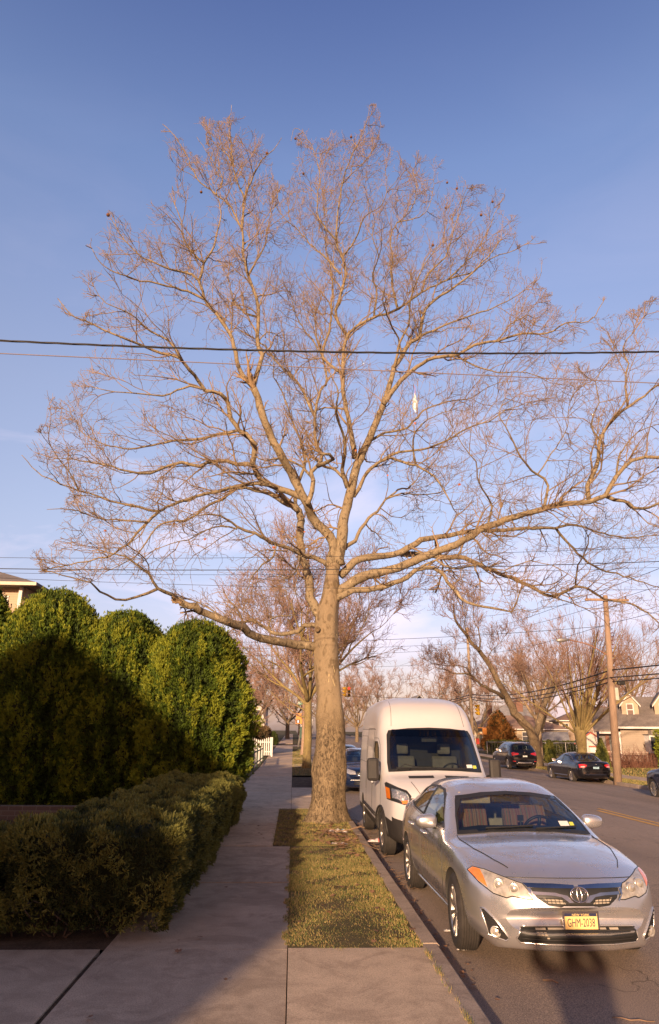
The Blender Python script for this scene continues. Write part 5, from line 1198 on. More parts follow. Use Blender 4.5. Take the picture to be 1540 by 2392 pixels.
PI = math.pi
# parked on the far side, tails towards the camera: the root sits at the nose, turned round
car('black_sedan', 'black sedan with pale blue plate, parked across the street by the stout pruned tree', ACC, M_BLK, 15.35, 41.2, -.29, PI+R(1), DA, WA, RA, (.98, 3.78), .33, rear_acc)
car('black_suv', 'black sport utility vehicle with roof rails, parked across the street beyond the black sedan', SUV, M_BLK, 15.45, 52.6, -.17, PI+R(1), DS, WSV, RSV, (.92, 3.83), .375, rear_suv, 'suv')
car('dark_suv', 'dark vehicle cut by the right edge, with muddy ten-spoke front wheel', SUV, M_NAVY, 15.0, 28.9, -.29, PI+R(0), DS, WSV, RSV, (.92, 3.83), .375, None, 'suv', None, 10)
car('dark_sedan', 'small dark car parked far down the left pavement beyond the round bush', ACC, M_BLK, -3.6, 112, zg(112)+.12, PI, DA, WA, RA, (.98, 3.78), .33)
# far box truck
tk = thing('box_truck', 'white box truck seen from behind far down the street', 'truck', (2.6, 138, zg(138)))
mb = MB(); mb.box(-1.25, 1.25, 0, 6.5, .95, 3.6); mb.build('cargo_box', mat('truck_white', (.62, .60, .58), .6), tk, bevel=.04)
mb = MB(); mb.box(-1.1, 1.1, -.25, -.05, .55, .8); mb.build('bumper', M_TRIM, tk); mb = MB(); mb.box(-.9, .9, .02, 7.5, .6, .9); mb.build('chassis', M_TRIM, tk)
mb = MB(); mb.box(-1.0, 1.0, 6.7, 8.3, .6, 2.5); mb.build('cab', bpy.data.materials['truck_white'], tk, bevel=.1)
for s in (-1, 1):
    mb = MB(); mb.lathe([(.3, -.15), (.48, -.15), (.48, .15), (.3, .15), (0, .12)], 18, Matrix.Translation((s*.9, 1.6, .48)) @ Matrix.Rotation(R(90)*s, 4, 'Y')); mb.build('wheel', M_RUB, tk)
    mb = MB(); mb.lathe([(.3, -.15), (.48, -.15), (.48, .15), (.3, .15), (0, .12)], 18, Matrix.Translation((s*.9, 7.2, .48)) @ Matrix.Rotation(R(90)*s, 4, 'Y')); mb.build('wheel', M_RUB, tk)
    mb = MB(); mb.box(s*.8, s*1.0, -.27, -.252, .6, .72); mb.build('tail_light', M_RED, tk)
mb = MB(); mb.box(-1.1, 1.1, -.02, -.005, 1.0, 3.4)
mb.build('rear_door', mat('truck_door', (.55, .53, .51), .6), tk)
# ================================================================== greenery
from mathutils import noise as mn
def fnoise(P, s, seed=0.0):
    return np.array([mn.noise(Vector((p[0]*s+seed, p[1]*s, p[2]*s))) for p in P])
def tufts(name, P, Nn, size, k, width, mats, rng, spread=0.9, up=0.2, parent=None, probs=None, tipn=None):
    """k pointed leaves at every point, fanned about the outward normal"""
    n = len(P); d = Nn[:, None, :]+rng.normal(0, spread, (n, k, 3)); d[:, :, 2] += up
    d /= np.linalg.norm(d, axis=2, keepdims=True)
    s = size*rng.uniform(0.6, 1.3, (n, k, 1)); b = np.broadcast_to(P[:, None, :], d.shape)+rng.normal(0, size*0.25, d.shape)
    side = np.cross(d, rng.normal(size=(n, k, 3))); side /= np.linalg.norm(side, axis=2, keepdims=True)+1e-9
    w = width*s
    V = np.stack([b-side*w*0.35, b+side*w*0.35, b+d*s*0.55+side*w*0.5, b+d*s, b+d*s*0.55-side*w*0.5], 2).reshape(-1, 3)
    F = (np.arange(n*k)*5)[:, None]+np.arange(5)[None]
    g = rng.choice(len(mats), n, p=probs)
    if tipn is not None and len(mats) == 3:      # depth shading put into leaf colour: bright outer sprays, dark hollows
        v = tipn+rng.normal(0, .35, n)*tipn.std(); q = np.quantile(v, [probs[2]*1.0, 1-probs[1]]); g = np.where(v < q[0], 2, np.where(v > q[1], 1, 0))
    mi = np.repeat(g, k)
    return link(name, mesh_np(name, V, F, mats, mi), parent)
def leafmat(name, col, var=.35, sc=3.0):
    m, nt, b = _nt(name); co = coords(nt); n = noise(nt, co, sc, 4)
    nt.links.new(ramp(nt, n, [(.3, tuple(c*(1-var) for c in col)), (.7, tuple(c*(1+var) for c in col))]), b.inputs['Base Color'])
    b.inputs['Roughness'].default_value = .7; b.inputs['Specular IOR Level'].default_value = .25; return m
M_AV = [leafmat('arborvitae_leaf', (.075, .115, .012), .35, 1.6), leafmat('arborvitae_tip', (.19, .215, .018), .3, 1.6), leafmat('arborvitae_dark', (.040, .062, .012), .4)]
M_YW = [leafmat('yew_leaf', (.058, .070, .020)), leafmat('yew_tip', (.165, .165, .040)), leafmat('yew_dark', (.030, .040, .014))]
M_COREG = leafmat('light_block_core', (.018, .022, .008))  # dark solid core added inside the leaves to block light
M_WOOD = mat('shrub_stem', (.085, .062, .045), .9, var=.3, scale=10)
def solid_rev(name, fr, H, base, m, parent, nz=26, na=30, sc=1.0, seed=0):
    V = []
    for i in range(nz+1):
        t = i/nz
        for j in range(na):
            a = 2*math.pi*j/na; p = fr(t, a, sc); V.append(p)
    F = [(i*na+j, i*na+(j+1) % na, (i+1)*na+(j+1) % na, (i+1)*na+j) for i in range(nz) for j in range(na)]
    return link(name, mesh_np(name, V, np.array(F), m, smooth=True), parent)
def arbor(label, x, y, z, H, RX, RY, seed, n, size=.06, mats=M_AV, name='arborvitae', cat='evergreen', shape=3.6, pw=.46, group=None, clump=.22, k=7, probs=(.5, .3, .2)):
    if n > 5000: n = int(n*4.2)
    rng = np.random.default_rng(seed); root = thing(name, label, cat, (x, y, z), 0, group)
    def prof(t): return max(0.0, 1-t**shape)**pw*(0.86+0.14*math.cos(t*1.5))*(1-.26*max(0, 1-t/.45)**1.4)
    def fr(t, a, sc=1.0):
        r = prof(min(t, .9995)); v = Vector((math.cos(a)*RX*1.1+seed, math.sin(a)*RY*1.1, t*H*.55)); d = 1+clump*.4*mn.noise(v*1.4)+clump*.72*mn.noise(v*3.4)+clump*.65*mn.noise(v*8)
        fr.d = d
        return (math.cos(a)*r*RX*d*sc, math.sin(a)*r*RY*d*sc, t*H*(1 if sc == 1 else sc**.3))
    solid_rev('dark_core', fr, H, 0, M_COREG, root, nz=60, na=64, sc=.84)
    T = rng.random(n*2)**.9; A = rng.uniform(0, 2*math.pi, n*2); keep = rng.random(n*2) < np.array([prof(t)*.9+.25 for t in T]); T, A = T[keep][:n], A[keep][:n]
    P = []; D = []
    for t, a in zip(T, A): P.append(fr(t, a, rng.uniform(.88, 1.03)+(.07 if rng.random() < .06 else 0))); D.append(fr.d)
    P = np.array(P); D = np.array(D)
    Nn = np.stack([np.cos(A)*(1-T**4*.8), np.sin(A)*(1-T**4*.8), .15+T**4*1.4], -1); Nn /= np.linalg.norm(Nn, axis=1, keepdims=True)
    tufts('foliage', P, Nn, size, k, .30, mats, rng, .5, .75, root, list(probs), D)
    mb = MB(); mb.tube([(0, 0, -.02), (.02, 0, H*.25), (0, .02, H*.5)], [.10, .08, .05], 8); mb.build('trunk', M_WOOD, root)
    return root
AG = 'clipped arborvitae row beside the sidewalk'
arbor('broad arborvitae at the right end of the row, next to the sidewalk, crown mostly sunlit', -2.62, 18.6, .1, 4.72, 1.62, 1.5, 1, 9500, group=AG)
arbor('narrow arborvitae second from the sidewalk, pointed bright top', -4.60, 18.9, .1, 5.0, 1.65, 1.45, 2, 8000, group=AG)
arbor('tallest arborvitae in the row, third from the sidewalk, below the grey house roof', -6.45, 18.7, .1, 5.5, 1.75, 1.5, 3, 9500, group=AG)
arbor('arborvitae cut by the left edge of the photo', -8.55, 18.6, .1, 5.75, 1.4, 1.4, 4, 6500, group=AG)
# clipped yew hedge, L-shaped
yew = thing('clipped_hedge', 'low L-shaped clipped yew hedge bordering the sidewalk and the front yard', 'hedge', (-2, 9, .1))
rng = np.random.default_rng(21)
def hedge_box(x0, x1, y0, y1, z1, n_top, sz, seed, faces='tbfnlr', rnd=.22):
    P = []; Q = []
    def put(p, nrm, n=1): P.append(p); Q.append(nrm)
    L = {'t': (x1-x0)*(y1-y0), 'f': (x1-x0)*z1, 'n': (x1-x0)*z1, 'l': (y1-y0)*z1, 'r': (y1-y0)*z1}
    for f in faces:
        if f not in L: continue
        m = int(n_top*L[f]); U = rng.random((m, 2))
        for u, v in U:
            if f == 't': p = [x0+u*(x1-x0), y0+v*(y1-y0), z1]; nn = [0, 0, 1]
            elif f == 'n': p = [x0+u*(x1-x0), y0, v*z1]; nn = [0, -1, 0]
            elif f == 'f': p = [x0+u*(x1-x0), y1, v*z1]; nn = [0, 1, 0]
            elif f == 'l': p = [x0, y0+u*(y1-y0), v*z1]; nn = [-1, 0, 0]
            else: p = [x1, y0+u*(y1-y0), v*z1]; nn = [1, 0, 0]
            P.append(p); Q.append(nn)
    return np.array(P, float), np.array(Q, float)
def hedge(root, boxes, sz, dens, mats, probs, rnd=.2, core=M_COREG, amp=.11, k=6, z0=0.0):
    for bi, (x0, x1, y0, y1, z1, faces) in enumerate(boxes):
        P, Q = hedge_box(x0, x1, y0, y1, z1, dens, sz, 1, faces)
        c = np.array([(x0+x1)/2, (y0+y1)/2, z1/2]); h = np.array([(x1-x0)/2, (y1-y0)/2, z1/2])
        # round the upper edges and narrow the foot
        q = (P-c); ov = np.maximum(0, np.abs(q)-(h-rnd)); ov[:, 2] = np.where(q[:, 2] > 0, ov[:, 2], 0)
        ln = np.linalg.norm(ov, axis=1); sc = np.where(ln > rnd, rnd/np.maximum(ln, 1e-6), 1)
        q = np.sign(q)*(np.minimum(np.abs(q), h-rnd)+ov*sc[:, None]) if True else q
        q[:, 2] = np.where(P[:, 2]-c[2] > 0, q[:, 2], (P-c)[:, 2])
        P2 = c+q; nn = np.where(ln[:, None] > 1e-6, np.sign(P-c)*ov/np.maximum(ln, 1e-6)[:, None], Q)
        taper = np.clip(P2[:, 2]/(z1*.55), .25, 1); P2[:, :2] = P2[:, :2]-Q[:, :2]*(1-taper[:, None])*.14
        d = fnoise(P2, 2.2, bi)*amp+fnoise(P2, 6.5, 3)*amp*.95; P2 = P2+nn*d[:, None]; P2[:, 2] = np.maximum(P2[:, 2], .03)
        off = np.array(root.location); P2 = P2-off+np.array([0, 0, z0+off[2]])
        dead = (P2[:, 2] < .30) & (rng.random(len(P2)) < .25); P2, nn, d = P2[~dead], nn[~dead], d[~dead]
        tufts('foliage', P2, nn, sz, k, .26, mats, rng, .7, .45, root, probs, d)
        mb = MB(); e = .13; bmx = bmesh.new(); bmesh.ops.create_cube(bmx, size=1)
        bmesh.ops.subdivide_edges(bmx, edges=bmx.edges[:], cuts=5, use_grid_fill=True)
        vs = []
        for v in bmx.verts:
            w = Vector((v.co.x*(x1-x0-2*e), v.co.y*(y1-y0-2*e), v.co.z*(z1-.22)))
            nz_ = mn.noise(w*1.5)*.05; f = .93+nz_; w.x *= f; w.y *= f; vs.append(w+Vector((c[0], c[1], (z1-.22)/2+.10))-Vector(off)+Vector((0, 0, z0+off[2])))
        mb.add(vs, [[v.index for v in f.verts] for f in bmx.faces]); bmx.free(); mb.build('dark_core', core, root, smooth=True)
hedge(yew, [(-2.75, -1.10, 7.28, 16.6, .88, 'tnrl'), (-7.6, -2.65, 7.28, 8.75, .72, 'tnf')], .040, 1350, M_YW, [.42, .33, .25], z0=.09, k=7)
mb = Tubes()
for i in range(46):                     # bare stems showing under the foliage
    x = rng.uniform(-7, -1.4); y = 7.45 if x < -1.6 else rng.uniform(7.6, 12); p = np.array([x, y+.12, .10])
    rows = [(*p, .012)]
    for q in range(4): p = p+np.array([rng.normal(0, .09), rng.normal(-.02, .05), rng.uniform(.06, .15)]); rows.append((*p, .010-.0018*q))
    mb.add([(a-yew.location[0], b-yew.location[1], c-yew.location[2], r) for a, b, c, r in rows], 5)
tag(mb.build('stems', M_WOOD, yew), kind='stuff')
sheet('planting_bed', [-9, -4, -1.63], [7.13, 10, 14, 19.5], lambda x, y: .115+.01*math.sin(x*5+y*3), M_DIRT)
# brick edging in the yard
M_BRICK = None
def mat_brick(name, c1, c2, mortar, sx=.22, sz=.075):
    m, nt, b = _nt(name); t = N(nt, 'ShaderNodeTexBrick', Scale=1.0); t.inputs['Color1'].default_value = (*c1, 1); t.inputs['Color2'].default_value = (*c2, 1); t.inputs['Mortar'].default_value = (*mortar, 1)
    t.inputs['Brick Width'].default_value = sx; t.inputs['Row Height'].default_value = sz; t.inputs['Mortar Size'].default_value = .008
    co = coords(nt); sp = nt.nodes.new('ShaderNodeSeparateXYZ'); nt.links.new(co, sp.inputs[0]); ad = nt.nodes.new('ShaderNodeMath'); ad.operation = 'ADD'
    nt.links.new(sp.outputs[0], ad.inputs[0]); nt.links.new(sp.outputs[1], ad.inputs[1]); cb = nt.nodes.new('ShaderNodeCombineXYZ'); nt.links.new(ad.outputs[0], cb.inputs[0]); nt.links.new(sp.outputs[2], cb.inputs[1])
    nt.links.new(cb.outputs[0], t.inputs['Vector']); nt.links.new(t.outputs[0], b.inputs['Base Color']); b.inputs['Roughness'].default_value = .9; return m
M_BRICK = mat_brick('red_brick', (.20, .075, .045), (.15, .06, .04), (.22, .19, .16)); M_BRICKT = mat_brick('tan_brick', (.11, .075, .06), (.09, .06, .05), (.14, .12, .1), .30, .10)
mb = MB(); mb.box(-9.5, -3.4, 16.75, 17.0, .10, .40); tag(mb.build('garden_wall', M_BRICKT, bevel=.008), 'low brown brick edging in front of the arborvitae row', 'garden wall')
mb = MB(); mb.box(-2.12, -1.98, 27.0, 34.0, .10, .24); tag(mb.build('brick_edging', M_BRICK, bevel=.01), 'red brick edging along the left side of the sidewalk', 'edging')
# ---------------------------------------------------------------- bare street trees
M_BARKY = mat_bark('lichen_bark', (.26, .20, .085), (.36, .29, .13), (.19, .14, .07), 4)
M_BARKG = mat_bark('grey_bark', (.20, .15, .095), (.29, .23, .14), (.10, .075, .05), 5)
M_TWIGP = mat('pink_twig', (.29, .185, .14), .9, var=.2, scale=1); M_TWIGB = mat('brown_twig', (.22, .13, .09), .9, var=.25, scale=1)
def path_limb(LMB, ctrl, sides=8, jit=.02, rngx=None):
    C = resample(ctrl, .45, jit, rngx); LMB.tube([tuple(c[:3]) for c in C], list(np.maximum(C[:, 3], .006)), sides); return C
def bare_tree(name, label, loc, H, tr, fork, nmain, spread, barkm, twigm, seed, twigr=.006, dens=1.0, lean=(0, 0), upb=.16, group=None, cat='tree', lens=(.5, 1.0), lower=0):
    rg = np.random.default_rng(seed); root = thing(name, label, cat, loc, 0, group); L = MB(); B_ = Tubes(); T_ = Tubes(); ok = lambda p: True
    top = np.array([lean[0]*fork, lean[1]*fork, fork]); path_limb(L, [(0, 0, -.1, tr*1.45), (0, 0, .35, tr*1.08), (lean[0]*fork*.5+.04, lean[1]*fork*.5, fork*.5, tr*.95), (*top, tr*.85)], 14, 0, rg)
    cen = np.array([0, 0, fork+(H-fork)*.3])
    def sub(p, d, Ln, r, depth):
        rows = [(*p, r)]; q = p.copy(); dd = d.copy(); n = 6
        for i in range(1, n+1):
            dd = dd+rg.normal(0, .13, 3)+np.array([0, 0, upb*.35]); dd /= np.linalg.norm(dd); q = q+dd*Ln/n; rows.append((*q, max(r*(1-.75*i/n), .008)))
            if depth > 0 and i >= 2:
                for _ in range(1 if rg.random() < .72 else 0):
                    an = rg.uniform(.4, .95); nd = dd*math.cos(an)+perp(dd, rg)*math.sin(an); nd[2] += upb; nd /= np.linalg.norm(nd); sub(q.copy(), nd, Ln*rg.uniform(.4, .68), rows[-1][3]*.75, depth-1)
            m = rg.poisson(.55*dens*Ln/2.2) if depth <= 1 else 0
            for _ in range(m):
                an = rg.uniform(.4, 1.0); nd = dd*math.cos(an)+perp(dd, rg)*math.sin(an); nd[2] += upb; nd /= np.linalg.norm(nd); gr(q.copy(), nd, rg.uniform(*lens)*min(1.5, H/9), 1)
        path_limb(L, rows, 8 if r > .06 else 5, 0, rg)
    def gr(p, d, Ln, lv):
        rows = [(*p, twigr*(1.9 if lv == 1 else 1))]; q = p; dd = d
        for i in range(1, 4):
            dd = dd+rg.normal(0, .2, 3); dd[2] += upb*.5; dd = dd/np.linalg.norm(dd); q = q+dd*Ln/3; rows.append((*q, twigr*(1.9-.4*i if lv == 1 else 1-.2*i)))
            if lv < 3:
                for _ in range(2 if lv == 1 else 1):
                    an = rg.uniform(.4, .9); nd = dd*math.cos(an)+perp(dd, rg)*math.sin(an); nd /= np.linalg.norm(nd); gr(q, nd, Ln*rg.uniform(.4, .7), lv+1)
        (B_ if lv == 1 else T_).add(rows, 4 if lv == 1 else 3)
    a0 = rg.uniform(0, 6.28)
    for k in range(nmain):
        a = a0+2*math.pi*k/nmain+rg.normal(0, .25); sp = spread*rg.uniform(.55, 1.15); d = np.array([math.cos(a)*math.sin(sp), math.sin(a)*math.sin(sp), math.cos(sp)])
        sub(top+np.array([0, 0, -rg.uniform(0, .5)]), d, (H-fork)*rg.uniform(.62, .85)/max(.7, math.cos(sp*.8)), tr*rg.uniform(.42, .6), 2)
    for k in range(lower):
        a = rg.uniform(0, 6.28); d = np.array([math.cos(a), math.sin(a), .35]); d /= np.linalg.norm(d); sub(top*rg.uniform(.55, .9), d, (H-fork)*rg.uniform(.4, .6), tr*.25, 1)
    tk_ = L.build('trunk', barkm, root, smooth=True)
    c = B_.build('crown', twigm, root); T_.build('twigs', twigm, c); return root
RG = 'bare trees along the left pavement'
t2 = bare_tree('street_tree', 'second plane tree behind the huge one, trunk yellow with lichen', (.82, 41.5, .1), 11.0, .24, 3.9, 7, .85, M_BARKY, M_TWIGP, 35, .010, 1.5, (.0, 0), group=RG, lower=2)
t3 = bare_tree('street_tree', 'third tree of the left row, pale pinkish trunk just beyond the lichen tree', (.93, 60, zg(60)+.1), 11.5, .25, 4.5, 6, .5, mat_bark('pale_bark', (.36, .25, .18), (.4, .3, .2), (.3, .2, .14), 4), M_TWIGP, 32, .014, 1.5, group=RG)
t4 = bare_tree('street_tree', 'spreading bare tree beyond the intersection, left of the sidewalk', (-5.5, 104, zg(104)), 10.5, .35, 3.0, 6, .85, M_BARKG, M_TWIGP, 33, .016, 1.3, group=RG, lower=2)
LB = [(-13, 118, 'bare tree behind the dark far hedge, half hidden by the arborvitae'), (-1.0, 128, 'bare tree over the far pavement past the signal pole'), (-9, 150, 'pinkish bare tree at the far end of the left row')]
for (x, y, lb) in LB:
    c = copy_tree(t4); c.location = (x, y, zg(y)); c.rotation_euler.z = x*1.7; c.scale = (1.1, 1.1, 1.05); c['label'] = lb
BG = 'bare trees beyond the intersection'
t5 = bare_tree('bare_tree', 'bare tree above the van roof, first beyond the crossing', (10.5, 118, zg(118)-.3), 10.5, .3, 2.8, 6, .8, M_BARKG, M_TWIGP, 41, .015, .9, group=BG, lower=2)
for (x, y, s, lb) in [(6.5, 150, 1.05, 'bare tree low on the skyline, left of the van roof'), (18, 140, 1.15, 'wide bare tree on the skyline right of the van roof'), (1.5, 175, 1.1, 'far bare tree closing the view down the street'), (30, 135, 1.2, 'bare tree rising behind the bungalow chimney'), (44, 128, 1.25, 'tall bare tree behind the beige two-storey house'), (58, 120, 1.3, 'bare tree behind the grey roof at far right'), (-22, 160, 1.1, 'bare tree behind the arborvitae, only twigs showing'), (14, 200, 1.2, 'faint bare tree in the farthest haze above the van')]:
    c = copy_tree(t5); c.location = (x, y, zg(y)-.3); c.rotation_euler.z = x*.9+y; c.scale = (s, s, s); c['label'] = lb
# trees across the street
stout = thing('pruned_tree', 'stout tree with a pale trunk and many upright shoots, behind the black sedan', 'tree', (17.35, 42.6, -.2))
rg = np.random.default_rng(51); LL_ = MB(); B1 = Tubes(); T1_ = Tubes(); off = np.array(stout.location)
path_limb(LL_, [(0, 0, -.1, .42), (0, 0, .4, .31), (.02, 0, 1.5, .28), (0, 0, 2.4, .36), (0, 0, 2.75, .30)], 14, 0, rg)
def shoot(p, d, L, r, cur, lv=0):
    rows = [(*p, r)]; q = np.array(p, float); dd = np.array(d, float); n = 7
    for i in range(1, n+1):
        dd = dd+rg.normal(0, .045, 3)+np.array([0, 0, cur]); dd /= np.linalg.norm(dd); q = q+dd*L/n; rows.append((*q, max(r*(1-.8*i/n), .008)))
        for _ in range((1 if rg.random() < .8 else 2) if lv == 0 else (1 if i > 2 else 0)):
            an = rg.uniform(.2, .6); nd = dd*math.cos(an)+perp(dd, rg)*math.sin(an); nd[2] += .15; nd /= np.linalg.norm(nd)
            if lv < 1 and i > 1: shoot(q, nd, L*rg.uniform(.28, .5), max(.012, rows[-1][3]*.45), .01, lv+1)
            else: T1_.add([(*q, .009), (*(q+nd*.4), .008), (*(q+nd*.75+rg.normal(0, .08, 3)), .006)], 3)
    if lv == 0: path_limb(LL_, rows, 7, 0, rg)
    else: B1.add(rows, 4)
for k in range(26):
    a = rg.uniform(0, 6.28); sp = rg.uniform(.25, .95); d = (math.cos(a)*math.sin(sp), math.sin(a)*math.sin(sp)*.7, math.cos(sp)); shoot((math.cos(a)*.18, math.sin(a)*.18, rg.uniform(2.2, 2.7)), d, rg.uniform(4, 6.8), rg.uniform(.05, .12), -.004)
path_limb(LL_, [(.1, 0, 2.5, .2), (.35, 0, 3.4, .17), (.75, 0, 4.6, .15), (1.0, 0, 5.4, .14)], 10, 0, rg); path_limb(LL_, [(-.05, .1, 2.5, .15), (.0, .1, 3.2, .13), (.05, .1, 3.9, .12)], 10, 0, rg)
for k in range(14):
    a = rg.uniform(-1.2, 1.2); d = (math.sin(a)*.8+.3, rg.normal(0, .3), math.cos(a)); shoot((1.0, 0, 5.3), np.array(d)/np.linalg.norm(d), rg.uniform(3, 5), .035, 0, 1)
LL_.build('trunk', M_BARKY, stout, smooth=True); c = B1.build('crown', M_TWIGB, stout); T1_.build('twigs', M_TWIGB, c)
# the leaning forked tree (traced limbs)
fk = thing('forked_tree', 'forked tree leaning left over the street, behind the black sport utility vehicle', 'tree', (17.3, 51.2, -.1))
off = np.array(fk.location); LL_ = MB(); B1 = Tubes(); T1_ = Tubes(); rg = np.random.default_rng(61)
FL = [([(1255,1795),(1252,1760),(1246,1735),(1238,1705),(1204,1665),(1184,1629),(1173,1608),(1155,1575),(1137,1543),(1115,1516),(1092,1487),(1074,1463),(1063,1445),(1060,1413)], 0,-3.5,.52,.05),
      ([(1250,1735),(1252,1719),(1260,1683),(1271,1644),(1280,1624),(1289,1609)], 0,.8,.30,.20),
      ([(1176,1630),(1155,1615),(1134,1606),(1116,1593),(1101,1577),(1087,1573),(1065,1575),(1047,1566),(1020,1560)], -1.8,-5,.15,.03),
      ([(1101,1577),(1090,1560),(1075,1555),(1050,1556),(1015,1550)], -3,-3.5,.06,.02),
      ([(1119,1520),(1122,1495),(1117,1470),(1105,1440),(1108,1400)], -2.8,-2,.07,.02),
      ([(1092,1487),(1084,1455),(1090,1430),(1080,1390)], -3,-3.8,.05,.015),
      ([(1137,1543),(1150,1520),(1165,1505),(1185,1480)], -2.4,-.5,.04,.012),
      ([(1289,1609),(1283,1570),(1260,1540),(1240,1500),(1225,1460)], .8,0,.07,.015), ([(1289,1609),(1300,1570),(1310,1530),(1305,1480)], .8,1.5,.06,.015), ([(1285,1612),(1262,1590),(1235,1575),(1205,1560)], .8,-.6,.05,.012), ([(1289,1609),(1310,1590),(1335,1570),(1345,1540)], .8,2,.05,.012)]
for pts, d0, d1, r0, r1 in FL:
    n = len(pts); C = path_limb(LL_, [(*(at_y(px, py, 51.2+d0+(d1-d0)*i/(n-1))-off), r0+(r1-r0)*(i/(n-1))**.6) for i, (px, py) in enumerate(pts)], 10, .03, rg)
    for i in range(3, len(C)):
        if C[i, 3] < .16:
            for _ in range(2):
                d = C[i, :3]-C[i-1, :3]; d /= np.linalg.norm(d)+1e-9; an = rg.uniform(.5, 1.2); nd = d*math.cos(an)+perp(d, rg)*math.sin(an); nd[2] += .25; nd /= np.linalg.norm(nd)
                grow(B1, T1_, C[i, :3], nd, rg.uniform(1.0, 2.2), .02, 1, rg, lambda p: True, np.array([0, 0, 3.]), .2)
LL_.build('trunk', M_BARKG, fk, smooth=True)
for S_ in (B1, T1_):
    for kk in S_.b: S_.b[kk] = [[(a, b_, c_, max(r, .008)) for a, b_, c_, r in rw] for rw in S_.b[kk]]
c = B1.build('crown', M_TWIGP, fk); T1_.build('twigs', M_TWIGP, c)
bare_tree('slender_tree', 'slender pale-trunked tree between the forked tree and the black sedan', (22.9, 66, zg(66)-.35), 9.5, .27, 4.0, 5, .5, mat_bark('tan_bark', (.36, .27, .17), (.42, .33, .22), (.28, .2, .12), 4), M_TWIGP, 71, .013, 1.1)
bare_tree('bare_tree', 'bare tree behind the bungalow roof, left of the forked tree', (25, 96, zg(96)-.6), 9.5, .25, 2.5, 5, .8, M_BARKG, M_TWIGP, 72, .018, 1.2, group=BG)
bare_tree('bare_tree', 'tall twiggy tree behind the utility pole at the right', (31.5, 66, -.3), 11.5, .3, 3, 7, .5, M_BARKG, M_TWIGP, 73, .011, .8, group=BG)
bare_tree('bare_tree', 'upright feathery tree between the streetlight and the pole', (29.5, 84, -.2), 11.5, .3, 3, 6, .42, M_BARKG, M_TWIGP, 74, .012, .8, group=BG)
# ---------------------------------------------------------------- shrubs
M_RUST = [leafmat('rust_conifer', (.20, .085, .025)), leafmat('rust_tip', (.30, .14, .04)), leafmat('dark_conifer', (.04, .045, .02))]
arbor('rusty brown conifer in front of the cream bungalow', 25.6, 88, zg(88)-.5, 4.6, 2.1, 1.8, 81, 2600, .42, M_RUST, 'conifer', 'conifer', 1.4, .8, None, .35, 6, (.4, .3, .3))
arbor('small dark cone-shaped evergreen beside the pruned tree', 21.55, 49.5, -.15, 1.95, .52, .5, 82, 1500, .14, M_YW, 'cone_shrub', 'shrub', 1.1, .9, None, .12)
arbor('slim holly shrub left of the pruned tree trunk', 20.6, 57, -.1, 1.75, .36, .36, 83, 900, .13, M_YW, 'holly_shrub', 'shrub', 3, .5, None, .2)
arbor('round clipped bush beside the far left pavement', -2.55, 92, zg(92)+.0, 1.6, .62, .62, 84, 1300, .14, M_AV[2:]*1+M_YW[:1]+M_YW[2:], 'round_bush', 'shrub', 3, .5, None, .06)
def hedge_thing(name, label, x0, x1, y0, y1, z0, z1, mats, sz, dens, probs=(.4, .35, .25), cat='hedge', fc='tnrl'):
    o = thing(name, label, cat, ((x0+x1)/2, (y0+y1)/2, z0)); hedge(o, [(x0, x1, y0, y1, z1, fc)], sz, dens, mats, list(probs), min(.2, (y1-y0)/3), z0=z0-o.location[2]+0*z0, k=5); return o
hedge_thing('tall_hedge', 'bright yellow-green tall hedge beside the bay window', 25.7, 30.5, 48.6, 50.0, -.2, 2.55, [M_AV[1], M_AV[1], M_AV[0]], .14, 130)
hedge_thing('low_hedge', 'dark lower hedge in front of the bright green one at the right edge', 25.2, 29.5, 45.2, 46.6, -.2, 1.25, M_YW, .12, 150)
hedge_thing('fence_hedge', 'dark green hedge behind the chain-link fence', 20.6, 30.5, 75.3, 76.3, zg(75)-.25, 1.25, M_YW, .16, 70)
M_BRN = [leafmat('brown_hedge', (.10, .07, .035)), leafmat('brown_tip', (.14, .09, .045)), leafmat('brown_dark', (.05, .045, .02))]
hedge_thing('brown_hedge', 'tall brownish hedge behind the white picket fence', -6.2, -2.2, 60, 66, zg(60)+.1, 2.0, M_BRN, .22, 60, fc='tnr')
tng = thing('dead_shrub', 'tangle of reddish bare stems below the porch railing', 'shrub', (24.3, 50.3, -.18)); T_ = Tubes(); rg = np.random.default_rng(91)
for k in range(420):
    p = np.array([rg.uniform(-1.6, 1.4), rg.uniform(-.5, .5), 0]); d = np.array([rg.normal(0, .35), rg.normal(0, .3), 1.]); rows = [(*p, .012)]
    for q in range(3): p = p+d*rg.uniform(.2, .5); d = d+rg.normal(0, .3, 3); rows.append((*p, .010-.002*q))
    T_.add(rows, 3)
T_.build('stems', mat('red_stem', (.20, .09, .06), .9), tng)
# ================================================================== buildings
def mat_siding(name, col, pitch=.11, var=.06):
    m, nt, b = _nt(name); co = coords(nt); sp = nt.nodes.new('ShaderNodeSeparateXYZ'); nt.links.new(co, sp.inputs[0])
    mu = nt.nodes.new('ShaderNodeMath'); mu.operation = 'DIVIDE'; mu.inputs[1].default_value = pitch; nt.links.new(sp.outputs[2], mu.inputs[0])
    fr = nt.nodes.new('ShaderNodeMath'); fr.operation = 'FRACT'; nt.links.new(mu.outputs[0], fr.inputs[0])
    n = noise(nt, co, 1.2, 4); base = ramp(nt, n, [(.3, tuple(c*(1-var) for c in col)), (.7, tuple(c*(1+var) for c in col))])
    nt.links.new(mix(nt, 1.0, base, ramp(nt, fr.outputs[0], [(.0, (.55,)*3), (.10, (.95,)*3), (1, (1,)*3)]), 'MULTIPLY'), b.inputs['Base Color'])
    bump(nt, b, fr.outputs[0], .5, .02); b.inputs['Roughness'].default_value = .8; return m
